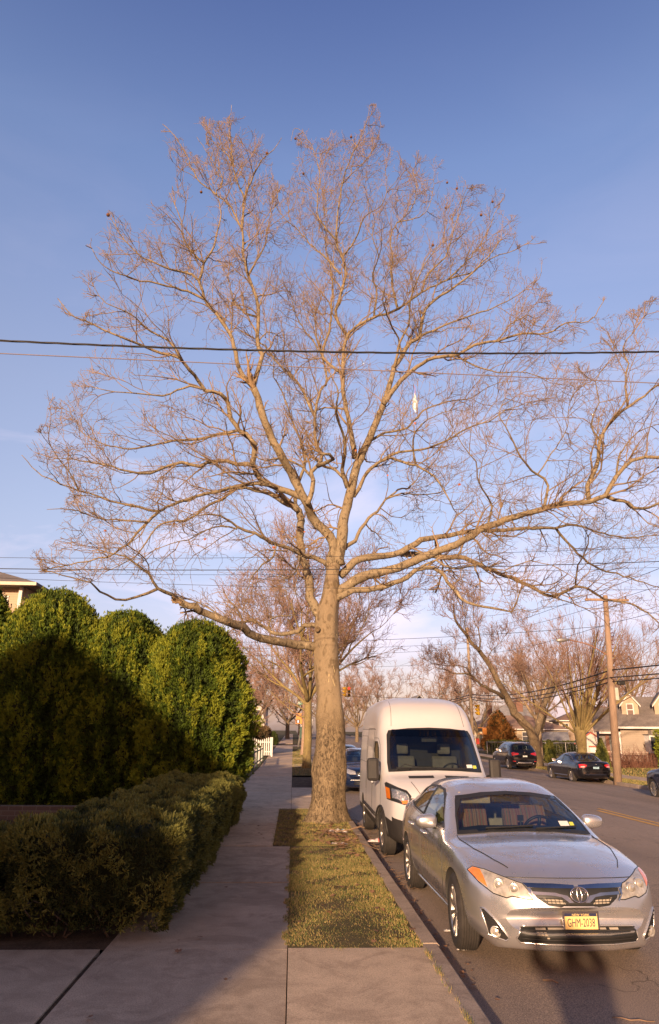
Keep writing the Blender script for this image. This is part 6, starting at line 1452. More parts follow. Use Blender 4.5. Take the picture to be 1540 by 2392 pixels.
def mat_shingle(name, col):
    m, nt, b = _nt(name); co = coords(nt); n1 = noise(nt, co, 1.1, 4); n2 = noise(nt, coords(nt, 'Object', (3, 3, 14)), 3, 3)
    c = ramp(nt, n1, [(.3, tuple(x*.75 for x in col)), (.7, tuple(x*1.2 for x in col))]); c = mix(nt, .6, c, ramp(nt, n2, [(.35, (.6,)*3), (.65, (1.25,)*3)]), 'MULTIPLY')
    nt.links.new(c, b.inputs['Base Color']); b.inputs['Roughness'].default_value = .95; return m
M_SIDB = mat_siding('beige_siding', (.46, .35, .25)); M_SIDG = mat_siding('taupe_siding', (.34, .275, .215), .14); M_SIDC = mat_siding('cream_siding', (.52, .42, .29), .2)
M_SIDW = mat_siding('white_siding', (.55, .50, .46), .18)
M_SH1 = mat_shingle('tan_shingle', (.27, .17, .12)); M_SH2 = mat_shingle('grey_shingle', (.20, .17, .15)); M_SH3 = mat_shingle('brown_shingle', (.19, .12, .09)); M_SH4 = mat_shingle('pale_shingle', (.26, .25, .255))
M_WFR = mat('white_frame', (.62, .59, .56), .6, var=.06); M_PANE = mat('window_pane', (.06, .065, .075), .08, var=.3, scale=2, coat=.5); M_REDT = mat('red_trim', (.42, .08, .05), .7)
M_SOLAR = mat('solar_panel', (.02, .025, .05), .2, coat=.5)
def window(parent, x, y, z, w, h, name='window', mull=1, face='n', rail=True):
    """window on a wall facing -y (n) or -x (w)"""
    M = Matrix.Translation((x, y, z)) @ (Matrix.Rotation(R(-90), 4, 'Z') if face == 'w' else (Matrix.Rotation(R(90), 4, 'Z') if face == 'e' else Matrix()))
    f = MB(); t = .07
    f.box(-w/2, w/2, -.05, .02, h/2-t, h/2, M); f.box(-w/2, w/2, -.07, .02, -h/2, -h/2+t, M)
    f.box(-w/2, -w/2+t, -.045, .02, -h/2+t, h/2-t, M); f.box(w/2-t, w/2, -.045, .02, -h/2+t, h/2-t, M)
    for k in range(1, mull): f.box(-w/2+w*k/mull-.03, -w/2+w*k/mull+.03, -.04, .02, -h/2+t, h/2-t, M)
    if rail: f.box(-w/2+t, w/2-t, -.035, .02, -.03, .03, M)
    o = f.build(name, M_WFR, parent); p = MB(); p.box(-w/2+t, w/2-t, -.012, .01, -h/2+t, h/2-t, M); p.build('pane', M_PANE, o); return o
def gable_roof(x0, x1, y0, y1, ze, zr, axis='x', ov=.35, th=.16):
    """ridge along axis"""
    mb = MB()
    if axis == 'x':
        ym = (y0+y1)/2; s = (zr-ze)/(ym-y0); a = [(y0-ov, ze-ov*s), (ym, zr), (y1+ov, ze-ov*s), (y1+ov, ze-ov*s-th), (ym, zr-th), (y0-ov, ze-ov*s-th)]; mb.prism(a, x0-ov, x1+ov, 'x')
    else:
        xm = (x0+x1)/2; s = (zr-ze)/(xm-x0); a = [(x0-ov, ze-ov*s), (xm, zr), (x1+ov, ze-ov*s), (x1+ov, ze-ov*s-th), (xm, zr-th), (x0-ov, ze-ov*s-th)]; mb.prism(a, y0-ov, y1+ov, 'y')
    return mb
def hip_roof(x0, x1, y0, y1, ze, zr, ov=.5, th=.18):
    mb = MB(); x0 -= ov; x1 += ov; y0 -= ov; y1 += ov; d = (y1-y0)/2; ym = (y0+y1)/2
    if x1-x0 >= y1-y0: r0, r1 = (x0+d, ym, zr), (x1-d, ym, zr)
    else: d = (x1-x0)/2; xm = (x0+x1)/2; r0, r1 = (xm, y0+d, zr), (xm, y1-d, zr)
    vs = [(x0, y0, ze), (x1, y0, ze), (x1, y1, ze), (x0, y1, ze), r0, r1, (x0, y0, ze-th), (x1, y0, ze-th), (x1, y1, ze-th), (x0, y1, ze-th)]
    if x1-x0 >= y1-y0: top = [(0, 1, 5, 4), (1, 2, 5), (2, 3, 4, 5), (3, 0, 4)]
    else: top = [(0, 1, 4), (1, 2, 5, 4), (2, 3, 5), (3, 0, 4, 5)]
    return mb.add(vs, top+[(0, 6, 7, 1), (1, 7, 8, 2), (2, 8, 9, 3), (3, 9, 6, 0), (6, 9, 8, 7)])
def box_part(name, m, parent, *b, bevel=0):
    mb = MB(); mb.box(*b); return mb.build(name, m, parent, bevel=bevel)
# bungalow on the far corner
h = thing('bungalow', 'cream bungalow with a tan hip roof and tall brick chimney, beyond the crossing', 'house', (0, 0, 0)); h.location = (28, 104, 0)
box_part('wall', M_SIDC, h, -1.5, 12.5, 0, 9, .0, 2.95); r = hip_roof(-1.5, 12.5, 0, 9, 3.0, 5.0).build('roof', M_SH1, h)
box_part('brick_base', M_BRICK, h, 4.6, 12.6, -.08, -.01, .0, 1.1)
box_part('chimney', M_BRICK, r, 1.0, 1.75, 1.2, 1.9, 3.2, 6.3); box_part('chimney_cap', M_SH4, r, .93, 1.82, 1.13, 1.97, 6.3, 6.45)
box_part('gutter', M_WFR, r, -2.0, 13.0, -.62, -.50, 2.86, 3.0)
window(h, .4, 0, 1.9, 1.5, 1.2, mull=2); window(h, 6.5, -.08, 1.95, 1.8, 1.3, mull=2); window(h, 10.5, -.08, 1.95, 1.6, 1.3, mull=2)
box_part('door', M_TRIM, h, -1.1, -.3, -.05, 0, .2, 2.3)
# house behind the bungalow roof
h = thing('brick_house', 'house with red brick chimney showing over the bungalow roof', 'house', (35, 122, .6))
box_part('wall', M_SIDW, h, 0, 10, 0, 8, -.5, 4.4); gable_roof(0, 10, 0, 8, 4.4, 6.6, 'x').build('roof', M_SH4, h); box_part('chimney', M_BRICK, h, 4.4, 5.6, 2, 3, 5, 7.5); window(h, 3, 0, 3.2, 1.2, 1.3)
h = thing('grey_roof_house', 'small grey-roofed house peeking above the right edge of the van', 'house', (23.3, 128, .8))
box_part('wall', M_SIDW, h, -4, 3, 0, 8, -.8, 4.6); gable_roof(-4, 3, 0, 8, 4.6, 8.2, 'y').build('roof', M_SH4, h); window(h, 0, 0, 3.6, 1.0, 1.2)
# two-storey beige house
h = thing('beige_house', 'two-storey beige house with brown roof and solar panels, behind the white garage', 'house', (40.8, 108, -.4), R(-14))
box_part('wall', M_SIDB, h, 0, 12.4, 0, 9, 0, 4.75); r = hip_roof(0, 12.4, 0, 9, 4.8, 7.0).build('roof', M_SH3, h); box_part('wing', M_SIDB, h, 3.8, 12.0, -1.6, -.005, 0, 4.7)
gable_roof(3.8, 12.0, -1.6, 2.5, 4.72, 5.7, 'x', .3).build('wing_roof', M_SH3, h); box_part('gutter', M_WFR, r, -.5, 3.5, -.62, -.505, 4.62, 4.76)
for x in (.9, 2.6): window(h, x, 0, 3.7, 1.0, 1.3, mull=2)
for x in (5.3, 7.4, 10.4): window(h, x, -1.6, 3.6, 1.3, 1.4, mull=2)
for x in (3.7, 3.9+4.3): box_part('downpipe', M_WFR, h, x-.05, x+.05, -1.72, -1.61, 0, 4.6)
box_part('brick_bay', M_BRICK, h, 12.45, 14.2, -1.2, 4, 0, 5.6)
for k in range(2):
    mb = MB(); sl = (7.0-4.8)/(5.0); y0 = .9+k*1.9; mb.add([(3+k*1.0, y0, 4.83+(y0+.5)*sl), (5.2+k, y0, 4.83+(y0+.5)*sl), (5.2+k, y0+1.6, 4.83+(y0+2.1)*sl), (3+k, y0+1.6, 4.83+(y0+2.1)*sl)], [(0, 1, 2, 3)]); mb.build('solar_panel', M_SOLAR, r)
# white garage with red-trimmed gable, standing a little below the street
gx = at_y(1342, 1738, 80)[0]; g2 = at_y(1417, 1738, 80)[0]
h = thing('garage', 'small white garage with a grey roof and red-trimmed gable', 'garage', (gx, 80, -1.1), R(-18)); w = g2-gx
box_part('wall', M_SIDW, h, .15, w-.15, 0, 5.5, 0, 2.3)
mb = MB(); mb.prism([(.15, 2.3), (w-.15, 2.3), (w/2, 3.45)], .0, .12, 'y'); mb.build('gable', M_SIDW, h)
mb = MB(); mb.prism([(-.15, 2.25), (w/2, 3.62), (w+.15, 2.25), (w+.15, 2.1), (w/2, 3.46), (-.15, 2.1)], .1, 5.8, 'y'); r = mb.build('roof', M_SH4, h)
for s in (0, 1):
    mb = MB(); a, b_ = ((-.17, 2.07), (w/2, 3.47)) if not s else ((w+.17, 2.07), (w/2, 3.47))
    mb.prism([a, b_, (b_[0], b_[1]+.17), (a[0], a[1]+.17)], -.12, .09, 'y'); mb.build('red_trim', M_REDT, r)
box_part('garage_door', M_WFR, h, w/2-.2, w-.5, -.05, -.005, 0, 1.95); box_part('door_frame', M_REDT, h, w/2-.35, w-.35, -.04, -.004, 1.96, 2.12); box_part('side_door', mat('yellow_door', (.5, .38, .14), .7), h, .5, 1.2, -.05, -.005, 0, 1.95)
# long low wing of the garage, its roof facing the street
h = thing('shed', 'long low shed with pale grey roof, joined to the left of the garage', 'shed', (gx-4.1, 82.0, -1.1), R(-18))
box_part('wall', M_SIDW, h, .2, 4.1, 0, 5, 0, 2.25); mb = MB(); mb.prism([(-.3, 2.2), (2.6, 3.62), (5.4, 2.2), (5.4, 2.06), (2.6, 3.48), (-.3, 2.06)], -.2, 4.15, 'x'); mb.build('roof', M_SH4, h); window(h, .8, 0, 1.7, .9, .7); box_part('window_wall', M_TRIM, h, .22, .6, -.02, -.004, 1.2, 2.1)
# taupe house with dormers at the right
h = thing('dormer_house', 'taupe house with brown roof, two dormers and a white bay window, far right', 'house', (25.0, 54.5, -.2), R(-20))
box_part('wall', M_SIDG, h, .35, 12, 0, 6.6, 0, 3.0)
mb = MB(); mb.prism([(-.45, 2.95), (3.3, 5.35), (7.05, 2.95), (7.05, 2.78), (3.3, 5.18), (-.45, 2.78)], .0, 12.4, 'x'); r = mb.build('roof', M_SH2, h)
box_part('gutter', M_WFR, r, 0, 12.4, -.56, -.452, 2.80, 2.95)
for dx in (1.35, 3.75):
    d = MB(); d.box(dx-.62, dx+.62, 1.05, 2.9, 3.6, 4.75); d.prism([(dx-.62, 4.75), (dx+.62, 4.75), (dx, 5.55)], 1.05, 3.2, 'y'); D = d.build('dormer', M_SIDB, h)
    mb = MB(); mb.prism([(dx-.78, 4.66), (dx, 5.66), (dx+.78, 4.66), (dx+.78, 4.56), (dx, 5.56), (dx-.78, 4.56)], .92, 3.3, 'y'); mb.build('dormer_roof', M_SH2, D)
    w_ = window(D, dx, 1.05, 4.25, .55, .95); 
    for s in (-1, 1):
        mb = MB(); mb.prism([(dx+s*.78, 4.55), (dx, 5.55), (dx, 5.43), (dx+s*.78, 4.43)], .86, .918, 'y'); mb.build('bargeboard', M_WFR, D)
bay = MB(); bay.prism([(2.0, 0), (2.3, -.5), (3.6, -.5), (3.9, 0)], 1.05, 2.35, 'z'); B_ = bay.build('bay_window', M_WFR, h)
for (a, b_) in ((2.38, 2.72), (2.80, 3.12), (3.20, 3.52)): box_part('pane', M_PANE, B_, a, b_, -.515, -.502, 1.2, 2.22)
mb = MB(); mb.prism([(1.9, 0), (2.25, -.62), (3.65, -.62), (4.0, 0)], 2.36, 2.42, 'z'); mb.prism([(2.3, 0), (2.5, -.3), (3.4, -.3), (3.6, 0)], 2.425, 2.72, 'z'); mb.build('bay_roof', M_SH2, B_)
window(h, 7.5, 0, 1.75, 1.6, 1.3, mull=2)
# entrance wing
box_part('entrance_wall', mat_siding('grey_siding', (.22, .20, .19), .14), h, -1.2, .345, .5, 3.4, 0, 2.75); box_part('door', M_TRIM, h, -.45, .2, .42, .495, .45, 2.35)
box_part('brick_pier', M_BRICK, h, -.75, -.5, .38, .497, .45, 2.5)
box_part('brick_pier', M_BRICK, h, .22, .40, .38, .497, .45, 2.5)
mb = MB(); mb.prism([(-.3, 2.72), (3.3, 4.5), (3.3, 4.3), (-.3, 2.58)], -1.6, -.02, 'x'); mb.build('entrance_roof', M_SH2, h); box_part('porch_beam', M_WFR, h, -1.2, .33, -.30, -.12, 2.42, 2.57); box_part('porch_post', M_WFR, h, .18, .30, -.28, -.16, .5, 2.415)
box_part('porch', M_BRICK, h, -1.6, 2.0, -1.4, -.005, 0, .45)
rl = MB(); rl.box(-1.5, 2.0, -1.38, -1.28, 1.08, 1.16)
for k in range(9): rl.lathe([(.05, .46), (.03, .55), (.055, .75), (.03, .95), (.05, 1.07)], 8, Matrix.Translation((-1.45+k*.42, -1.33, 0)))
rl.build('railing', mat('stone_rail', (.42, .33, .27), .8), h, smooth=False)
# left neighbour, roof seen over the arborvitae
a = at_y(0, 1335, 31); e = at_y(90, 1362, 31)
h = thing('left_house', 'two-storey house at the left whose grey roof rises over the arborvitae', 'house', (e[0], 31, 0)); ze = e[2]
box_part('wall', M_SIDB, h, -13, -.75, .6, 11, 0, ze-.1); hr = hip_roof(-13, -.75, .6, 11, ze, ze+2.2, .75, .12).build('roof', M_SH2, h)
box_part('gutter', mat('cream_gutter', (.6, .5, .38), .6), hr, -13.7, .0, -.26, -.152, ze-.15, ze-.01)
for x in (-1.1, -.3): pass
box_part('porch_column', M_WFR, h, -.95, -.80, .35, .5, 0, ze-.13); box_part('porch_column', M_WFR, h, -.4, -.25, .35, .5, 0, ze-.7); window(h, -1.9, .6, ze-1.1, .9, 1.2); window(h, -4.5, .6, ze-1.1, .9, 1.2)
box_part('porch_roof', M_SH3, h, -.7, .8, .2, 6, ze-.95, ze-.8)
# more houses on the left side down the street
h = thing('row_house', 'distant two-tone house down the left side, beyond the brown hedge', 'house', (-9.5, 112, .9))
box_part('wall', M_SIDW, h, 0, 5.2, 0, 9, -.3, 5.2); gable_roof(0, 5.2, 0, 9, 5.2, 7.0, 'y').build('roof', M_SH2, h); box_part('chimney', M_BRICK, h, 2, 2.7, 4, 4.7, 6, 7.6)
for z in (1.7, 4.0): window(h, 1.6, 0, z, 1, 1.3); window(h, 3.8, 0, z, 1, 1.3)
# house behind the camera: its gable throws the long shade over hedge and sidewalk
h = thing('corner_house', 'house behind the viewpoint whose gable shades the sidewalk and hedge', 'house', (0, 0, 0)); h.location = (-4.86, -8, .05); h.rotation_euler = (0, 0, -SUN_AZ)
mb = MB(); mb.prism([(0, 0), (0, 3.65), (-8.6, 9.3), (-17.2, 3.65), (-17.2, 0)], -12, 0, 'y'); mb.build('wall', M_SIDB, h)
mb = MB(); mb.prism([(.06, 3.58), (.06, 3.68), (-8.6, 9.5), (-17.3, 3.68), (-17.3, 3.58), (-8.6, 9.33)], -12.3, .25, 'y'); mb.build('roof', M_SH2, h); 
for x in (-3, -8.6, -14): 
    q = window(h, x, .0, 1.6, 1.3, 1.4); q.location = (2*x, 0, 0); q.rotation_euler = (0, 0, math.pi)
# ================================================================== fences, signals, poles
pf = thing('picket_fence', 'white picket fence in front of the brown hedge', 'fence', (-1.72, 56.0, zg(56)+.1))
for k in range(11):
    x = -k*.155; mb = MB(); mb.prism([(x-.045, .12), (x+.045, .12), (x+.045, 1.30+.1*math.cos(k*.6)), (x, 1.38+.1*math.cos(k*.6)), (x-.045, 1.30+.1*math.cos(k*.6))], -.012, .012, 'y'); mb.build('picket', M_WFR, pf)
for z in (.35, 1.05): box_part('rail', M_WFR, pf, -1.7, .05, .014, .05, z, z+.08)
box_part('post', M_WFR, pf, .05, .17, -.06, .06, 0, 1.45)
lf = thing('low_fence', 'low green fence with white pickets beside the sidewalk', 'fence', (-2.06, 38.2, .1)); M_GRN = mat('green_paint', (.03, .07, .04), .6)
for y in (0, 4.1, 8.2, 12.3): box_part('post', M_GRN, lf, -.05, .05, y-.05, y+.05, 0, 1.1)
for z in (.25, .86): box_part('rail', M_GRN, lf, -.02, .02, .05, 12.2, z, z+.07)
for k in range(40): y = .25+k*.30; mb = MB(); mb.prism([(y-.04, .12), (y+.04, .12), (y+.04, .92), (y, 1.0), (y-.04, .92)], -.035, -.021, 'x'); mb.build('picket', M_WFR, lf)
box_part('rail', M_GRN, lf, -2.0, -.05, -.02, .02, .86, .93)
for k in range(7): x = -.22-k*.27; mb = MB(); mb.prism([(x-.04, .12), (x+.04, .12), (x+.04, .90), (x-.04, .90)], -.035, -.021, 'y'); mb.build('picket', M_WFR, lf)
cf = thing('chain_link_fence', 'chain-link fence with pale posts in front of the dark hedge', 'fence', (20.4, 74.9, zg(75)-.22)); M_GALV = mat('galvanised', (.42, .40, .38), .5, .6)
for k in range(6): mb = MB(); mb.tube([(k*2.1, 0, 0), (k*2.1, 0, 1.25)], .045, 8); mb.build('post', M_GALV, cf)
mb = MB(); mb.tube([(0, 0, 1.2), (10.5, 0, 1.2)], .03, 6); mb.build('top_rail', M_GALV, cf)
mb = MB()
for k in range(70): mb.tube([(k*.15, .02, .05), (k*.15+.15*(1 if k % 2 else -1), .02, 1.18)], .004, 3, False)
mb.build('wire_mesh', M_GALV, cf)
# utility pole with streetlight
PY = 36.0; pb = at_z(1443, 1822, -.18); PB = np.array([pb[0]*36/pb[1], 36.0, -.18]); tp = at_y(1414, 1391, PY)
M_POLE = mat('pole_wood', (.29, .20, .14), .85, var=.22, scale=3, sc=(8, 8, .7), bmp=.3, bscale=20)
up_ = thing('utility_pole', 'wooden utility pole with crossarm and streetlight, right of the black sedan', 'utility pole', tuple(PB))
T = Vector(tp)-Vector(PB)
def onpole(py):
    q = at_y(1430, py, PY); return T*((q[2]-PB[2])/T.z)
mb = MB(); mb.tube([Vector((0, 0, -.2)), T*.5, T], [.21, .175, .13], 14); pole = mb.build('pole', M_POLE, up_, smooth=True)
c = onpole(1403); mb = MB(); mb.box(-1.2, 1.2, -.22, -.12, -.06, .06, Matrix.Translation(c)); ca = mb.build('crossarm', M_POLE, up_)
M_INS = mat('insulator', (.10, .03, .05), .3, coat=.5)
for x in (-1.1, 1.05): mb = MB(); mb.lathe([(.03, 0), (.06, .03), (.03, .07), (.06, .11), (.03, .16)], 10, Matrix.Translation(c+Vector((x, -.17, .06)))); mb.build('insulator', M_INS, ca, smooth=True)
c = onpole(1533); e = Vector(at_y(1326, 1494, PY-.4))-Vector(PB); m_ = Vector(at_y(1375, 1506, PY-.2))-Vector(PB)
mb = MB(); rr = resample([(*c, .04), (*m_, .035), (*e, .03)], .15); mb.tube([tuple(q[:3]) for q in rr], .035, 8); arm = mb.build('lamp_arm', mat('rusty_arm', (.28, .15, .10), .7), up_, smooth=True)
l2 = Vector(at_y(1299, 1496, PY-.45))-Vector(PB); mb = MB(); mb.tube([e+Vector((.08, 0, .0)), e*.6+l2*.4, l2*.7+e*.3, l2], [.05, .11, .12, .05], 10); mb.build('lamp_head', M_GALV, arm, smooth=True)
c = onpole(1621); mb = MB(); mb.box(.12, .32, -.12, .12, -.32, .32, Matrix.Translation(c)); mb.build('meter_box', mat('pale_box', (.42, .42, .36), .6), up_, bevel=.02)
c = onpole(1594); mb = MB(); mb.box(.35, .72, -.1, .1, -.12, .10, Matrix.Translation(c)); mb.build('splice_box', M_TRIM, up_, bevel=.03)
for k in range(9):
    c = onpole(1470+k*9); mb = MB(); mb.tube([c+Vector((.14, -.05, 0)), c+Vector((.26, -.05, .02))], .02, 5); mb.build('climbing_peg', M_INS, pole)
# signal pole on the far right corner
B2 = np.array([17.7, 70.0, zg(70)-.2]); p2 = thing('signal_pole', 'wooden pole with yellow traffic signal and orange walk signal, right of the van', 'pole', tuple(B2)); zt_ = at_y(1112, 1466, 70)[2]-B2[2]
M_POLE2 = mat('grey_pole', (.34, .26, .18), .85, var=.2, scale=3, sc=(8, 8, .7)); M_SIGY = mat('signal_yellow', (.80, .48, .03), .45, var=.1); M_SIGO = mat('signal_orange', (.60, .22, .03), .5, var=.1)
mb = MB(); mb.tube([(0, 0, -.1), (0, 0, zt_)], [.17, .13], 12); mb.build('pole', M_POLE2, p2, smooth=True)
M_LOFF = mat('lens_off', (.02, .02, .018), .3, coat=.5); M_LRED = emis('lens_red', (.9, .06, .05), 1.1)
def signal_head(parent, x, y, z, rz, lit=None, s=1.0, name='signal_head'):
    M = Matrix.Translation((x, y, z)) @ Matrix.Rotation(rz, 4, 'Z') @ Matrix.Scale(s, 4); mb = MB()
    for k in range(3): mb.box(-.17, .17, -.12, .12, -.51+k*.345, -.185+k*.345, M)
    h_ = mb.build(name, M_SIGY, parent, bevel=.02)
    for k in range(3):
        zc = -.35+k*.345; v = MB(); pr = [(.145, 0), (.145, .2), (.137, .2), (.137, 0)]
        pts = [(M @ Vector((.14*math.cos(a), -.12, zc+.14*math.sin(a))), M @ Vector((.14*math.cos(a), -.12-.22*(.55+.45*math.sin(a)), zc+.14*math.sin(a)))) for a in np.linspace(-.5, math.pi+.5, 15)]
        v.add([q for p_ in pts for q in p_], [(2*i, 2*i+2, 2*i+3, 2*i+1) for i in range(len(pts)-1)]); v.build('visor', M_SIGY, h_)
        l_ = MB(); l_.lathe([(0, .0), (.125, .0), (.11, .02), (0, .04)], 18, M @ Matrix.Translation((0, -.121, zc)) @ Matrix.Rotation(R(90), 4, 'X')); l_.build('lens', M_LRED if lit == k else M_LOFF, h_)
    return h_
c = Vector(at_y(1117, 1658, 69.6))-Vector(B2); signal_head(p2, c.x, c.y, c.z, R(-75))
c = Vector(at_y(1128, 1707, 69.6))-Vector(B2)
box_part('walk_signal', M_SIGO, p2, c.x-.02, c.x+.4, -.42, -.18, c.z-.25, c.z+.22, bevel=.02); box_part('walk_signal_back', M_TRIM, p2, c.x-.42, c.x-.06, -.40, -.20, c.z-.1, c.z+.25); box_part('signal_bracket', M_SIGO, p2, c.x-.45, c.x+.42, -.32, -.28, c.z-.33, c.z-.26); box_part('signal_bracket', M_SIGO, p2, c.x-.45, c.x+.42, -.32, -.28, c.z+.25, c.z+.30)
c = Vector(at_y(1117, 1731, 69.6))-Vector(B2); box_part('call_box', mat('fire_red', (.55, .05, .03), .5), p2, c.x-.15, c.x+.15, -.35, -.15, c.z-.3, c.z+.25, bevel=.03)
c = Vector(at_y(1111, 1720, 69.6))-Vector(B2); box_part('small_sign', M_PLWHT, p2, c.x-.12, c.x+.08, -.20, -.18, c.z-.17, c.z+.17)
# street-sign pole at the left corner
B3 = np.array([.62, 81.0, zg(81)+.12]); p3 = thing('sign_pole', 'metal corner pole carrying the green 257 ST street sign and walk signals', 'sign pole', tuple(B3))
c0 = Vector(at_y(715, 1632, 81))-Vector(B3); mb = MB(); mb.tube([(0, 0, 0), c0], [.11, .08], 10); mb.build('pole', M_GALV, p3, smooth=True)
def c_at(px, py, Y, B): return Vector(at_y(px, py, Y))-Vector(B)
a, b_ = c_at(696, 1646, 80.8, B3), c_at(714, 1638.5, 80.8, B3); g = box_part('street_sign', mat('sign_green', (.0, .19, .10), .5), p3, a.x, b_.x, -.24, -.20, a.z, b_.z)
put_text('sign_text', '257 ST', (b_.z-a.z)*1.0, M_PLWHT, g, Matrix.Translation(((a.x+b_.x)/2, -.245, (a.z+b_.z)/2)) @ FACE_NEG_Y, (.95, 1), .003)
a, b_ = c_at(691.5, 1680, 80.8, B3), c_at(708, 1666, 80.8, B3); box_part('signal_back', M_SIGO, p3, a.x+.02, a.x+.65, -.30, -.05, a.z+.02, b_.z, bevel=.02)
a, b_ = c_at(691, 1691, 80.8, B3), c_at(708, 1679.5, 80.8, B3); wsg = box_part('walk_signal', M_SIGO, p3, a.x, b_.x, -.42, -.1, a.z, b_.z, bevel=.02)
box_part('lens', M_LOFF, wsg, a.x+.06, a.x+.45, -.43, -.421, a.z+.08, b_.z-.08)
fig = MB(); M0 = Vector((a.x+.26, -.437, (a.z+b_.z)/2)); 
for q in ([(0, .13), (.0, .0)], [(0, 0), (.07, -.15)], [(0, 0), (-.07, -.15)], [(0, .09), (.08, .0)], [(0, .09), (-.08, .02)]): fig.tube([M0+Vector((u, 0, v)) for u, v in q], .018, 5)
fig.lathe([(0, -.01), (.03, 0), (0, .01)], 8, Matrix.Translation(M0+Vector((0, 0, .165)))); fig.build('walk_symbol', emis('walk_white', (.8, .8, .85), 1.0), wsg)
a, b_ = c_at(709.5, 1668, 80.8, B3), c_at(715, 1654, 80.8, B3); signal_head(p3, (a.x+b_.x)/2, -.15, (a.z+b_.z)/2, R(80), s=.62)
a, b_ = c_at(700, 1725, 80.8, B3), c_at(711, 1698, 80.8, B3); box_part('control_box', mat('green_box', (.02, .07, .05), .6), p3, a.x, b_.x, -.45, -.12, a.z, b_.z, bevel=.03)
a, b_ = c_at(708, 1700, 80.6, B3), c_at(712.5, 1692, 80.6, B3); box_part('parking_sign', mat('sign_red', (.55, .25, .22), .6), p3, a.x, b_.x, -.50, -.48, a.z, b_.z)
# span-wire signal over the junction
sgx = at_y(815, 1616, 83); sw = thing('hanging_signal', 'yellow traffic signal with red light hanging on a span wire over the street', 'traffic light', tuple(sgx))
signal_head(sw, 0, -.2, 0, 0, 2, 1.1); signal_head(sw, -.40, 0, 0, R(-90), None, 1.1); mb = MB(); mb.tube([(-.2, 0, .5), (-.2, 0, .95)], .04, 6); mb.box(-.4, .1, -.05, .05, -.62, -.55); mb.build('hanger', M_TRIM, sw)
# ================================================================== wires
M_WIRE = mat('cable_black', (.022, .020, .022), .6); M_WIREL = mat('cable_weathered', (.20, .15, .14), .6)
def wire(label, A, B, sag, r, m=M_WIRE, n=28, name='overhead_wire', group='overhead wires', twist=0):
    A = Vector(A); B = Vector(B); mb = MB()
    for s in range(max(1, twist)):
        pts = []
        for i in range(n*(6 if twist else 1)+1):
            t = i/(n*(6 if twist else 1)); p = A.lerp(B, t); p.z -= sag*4*t*(1-t)
            if twist: a = t*(B-A).length/0.62*2*math.pi*.5+s*2*math.pi/twist; p += Vector((0, math.cos(a)*r*1.25, math.sin(a)*r*1.25))
            pts.append(p)
        mb.tube(pts, r, 6)
    return tag(mb.build(name, m, smooth=True), label, 'wire', group)
def W(p0, p1, Y0, Y1, ext=.0):
    a, b_ = Vector(at_y(*p0, Y0)), Vector(at_y(*p1, Y1)); d = b_-a; return a-d*ext, b_+d*ext
a, b_ = W((-60, 760), (1600, 792), 8.6, 9.4, .35); wire('thick twisted cable crossing the whole crown of the plane tree', a, b_, .34, .0075, M_WIRE, 60, twist=3)
a, b_ = W((-60, 823), (1600, 898), 10.2, 10.2, .3); wire('thin wire just below the thick twisted cable', a, b_, .0, .008, M_WIREL)
for (pL, pR, lb, r, Y) in [((0, 1286), (1540, 1262), 'thin wire crossing the trunk just under the main fork', .004, 12.5), ((0, 1312), (1540, 1296), 'slightly slack dark wire crossing the trunk fork', .008, 12.8), ((0, 1322), (1540, 1310), 'fine wire running just below the slack dark one', .0035, 13), ((0, 1334), (1540, 1362), 'lowest thin wire across the trunk below the right limbs', .004, 13.2)]:
    a, b_ = W(pL, pR, Y, Y, .3); wire(lb, a, b_, .22, r)
PT = Vector(PB); P2 = Vector(B2); P0 = Vector((16.9, 1.0, 0))
def pol(base, z, dx=0, dy=0): return Vector((base.x+dx, base.y+dy, z))
zA = [onpole(y).z+PB[2] for y in (1400, 1458, 1565, 1583, 1592)]
nm = ['upper wire on the left crossarm tip, running down the street', 'upper wire on the right crossarm tip, running down the street', 'wire high on the pole below the crossarm', 'thick black cable from the pole below the streetlight', 'second thick black cable tied just beneath the first', 'third black cable sagging lowest from the pole']
zB = [at_y(1112, y, 70)[2] for y in (1478, 1482, 1530, 1622, 1628, 1634)]
ZA = [zA[0]+.1, zA[0]+.1, zA[1], zA[2], zA[3], zA[4]]
for i, (dx, r) in enumerate([(-1.1, .012), (1.05, .012), (.1, .012), (.1, .035), (-.05, .03), (.05, .028)]):
    xo = onpole(1500).x*(.9 if i < 3 else .6)
    wire(nm[i]+', far span', pol(PT, ZA[i], dx+xo), pol(P2, zB[i], dx*.6), .35+.22*(i > 2), r)
    wire(nm[i].replace(', running down the street','')+', towards the right edge', pol(PT, ZA[i], dx+xo), pol(P0, ZA[i]+.1, dx), .45, r)
    wire(nm[i].replace(', running down the street','')+', beyond the signal pole', pol(P2, zB[i], dx*.6), Vector((17.7+dx*.6, 112, zB[i]+.6)), .4, r)
for k, (p0, p1, Y0, Y1, lb) in enumerate([((600, 1611), (1112, 1633), 82.5, 72, 'span wire carrying the hanging traffic signal'), ((560, 1514), (1112, 1500), 60, 70, 'thin wire crossing behind the trunk to the signal pole'), ((560, 1532), (1112, 1512), 60, 70, 'second thin wire behind the trunk, a little lower'), ((590, 1560), (1112, 1545), 66, 70, 'faint low wire behind the trunk above the junction'), ((560, 1500), (1420, 1462), 50, 36, 'thin slanting wire from the left side to the streetlight pole'), ((1112, 1560), (1560, 1548), 70, 60, 'thin level wire across the bare trees at right'), ((1112, 1590), (1560, 1580), 70, 58, 'thin wire a little lower across the trees at right'), ((1050, 1445), (1420, 1395), 90, 36, 'wire rising from the distance to the crossarm')]):
    wire(lb, at_y(*p0, Y0), at_y(*p1, Y1), .25, .02 if k == 0 else .014)
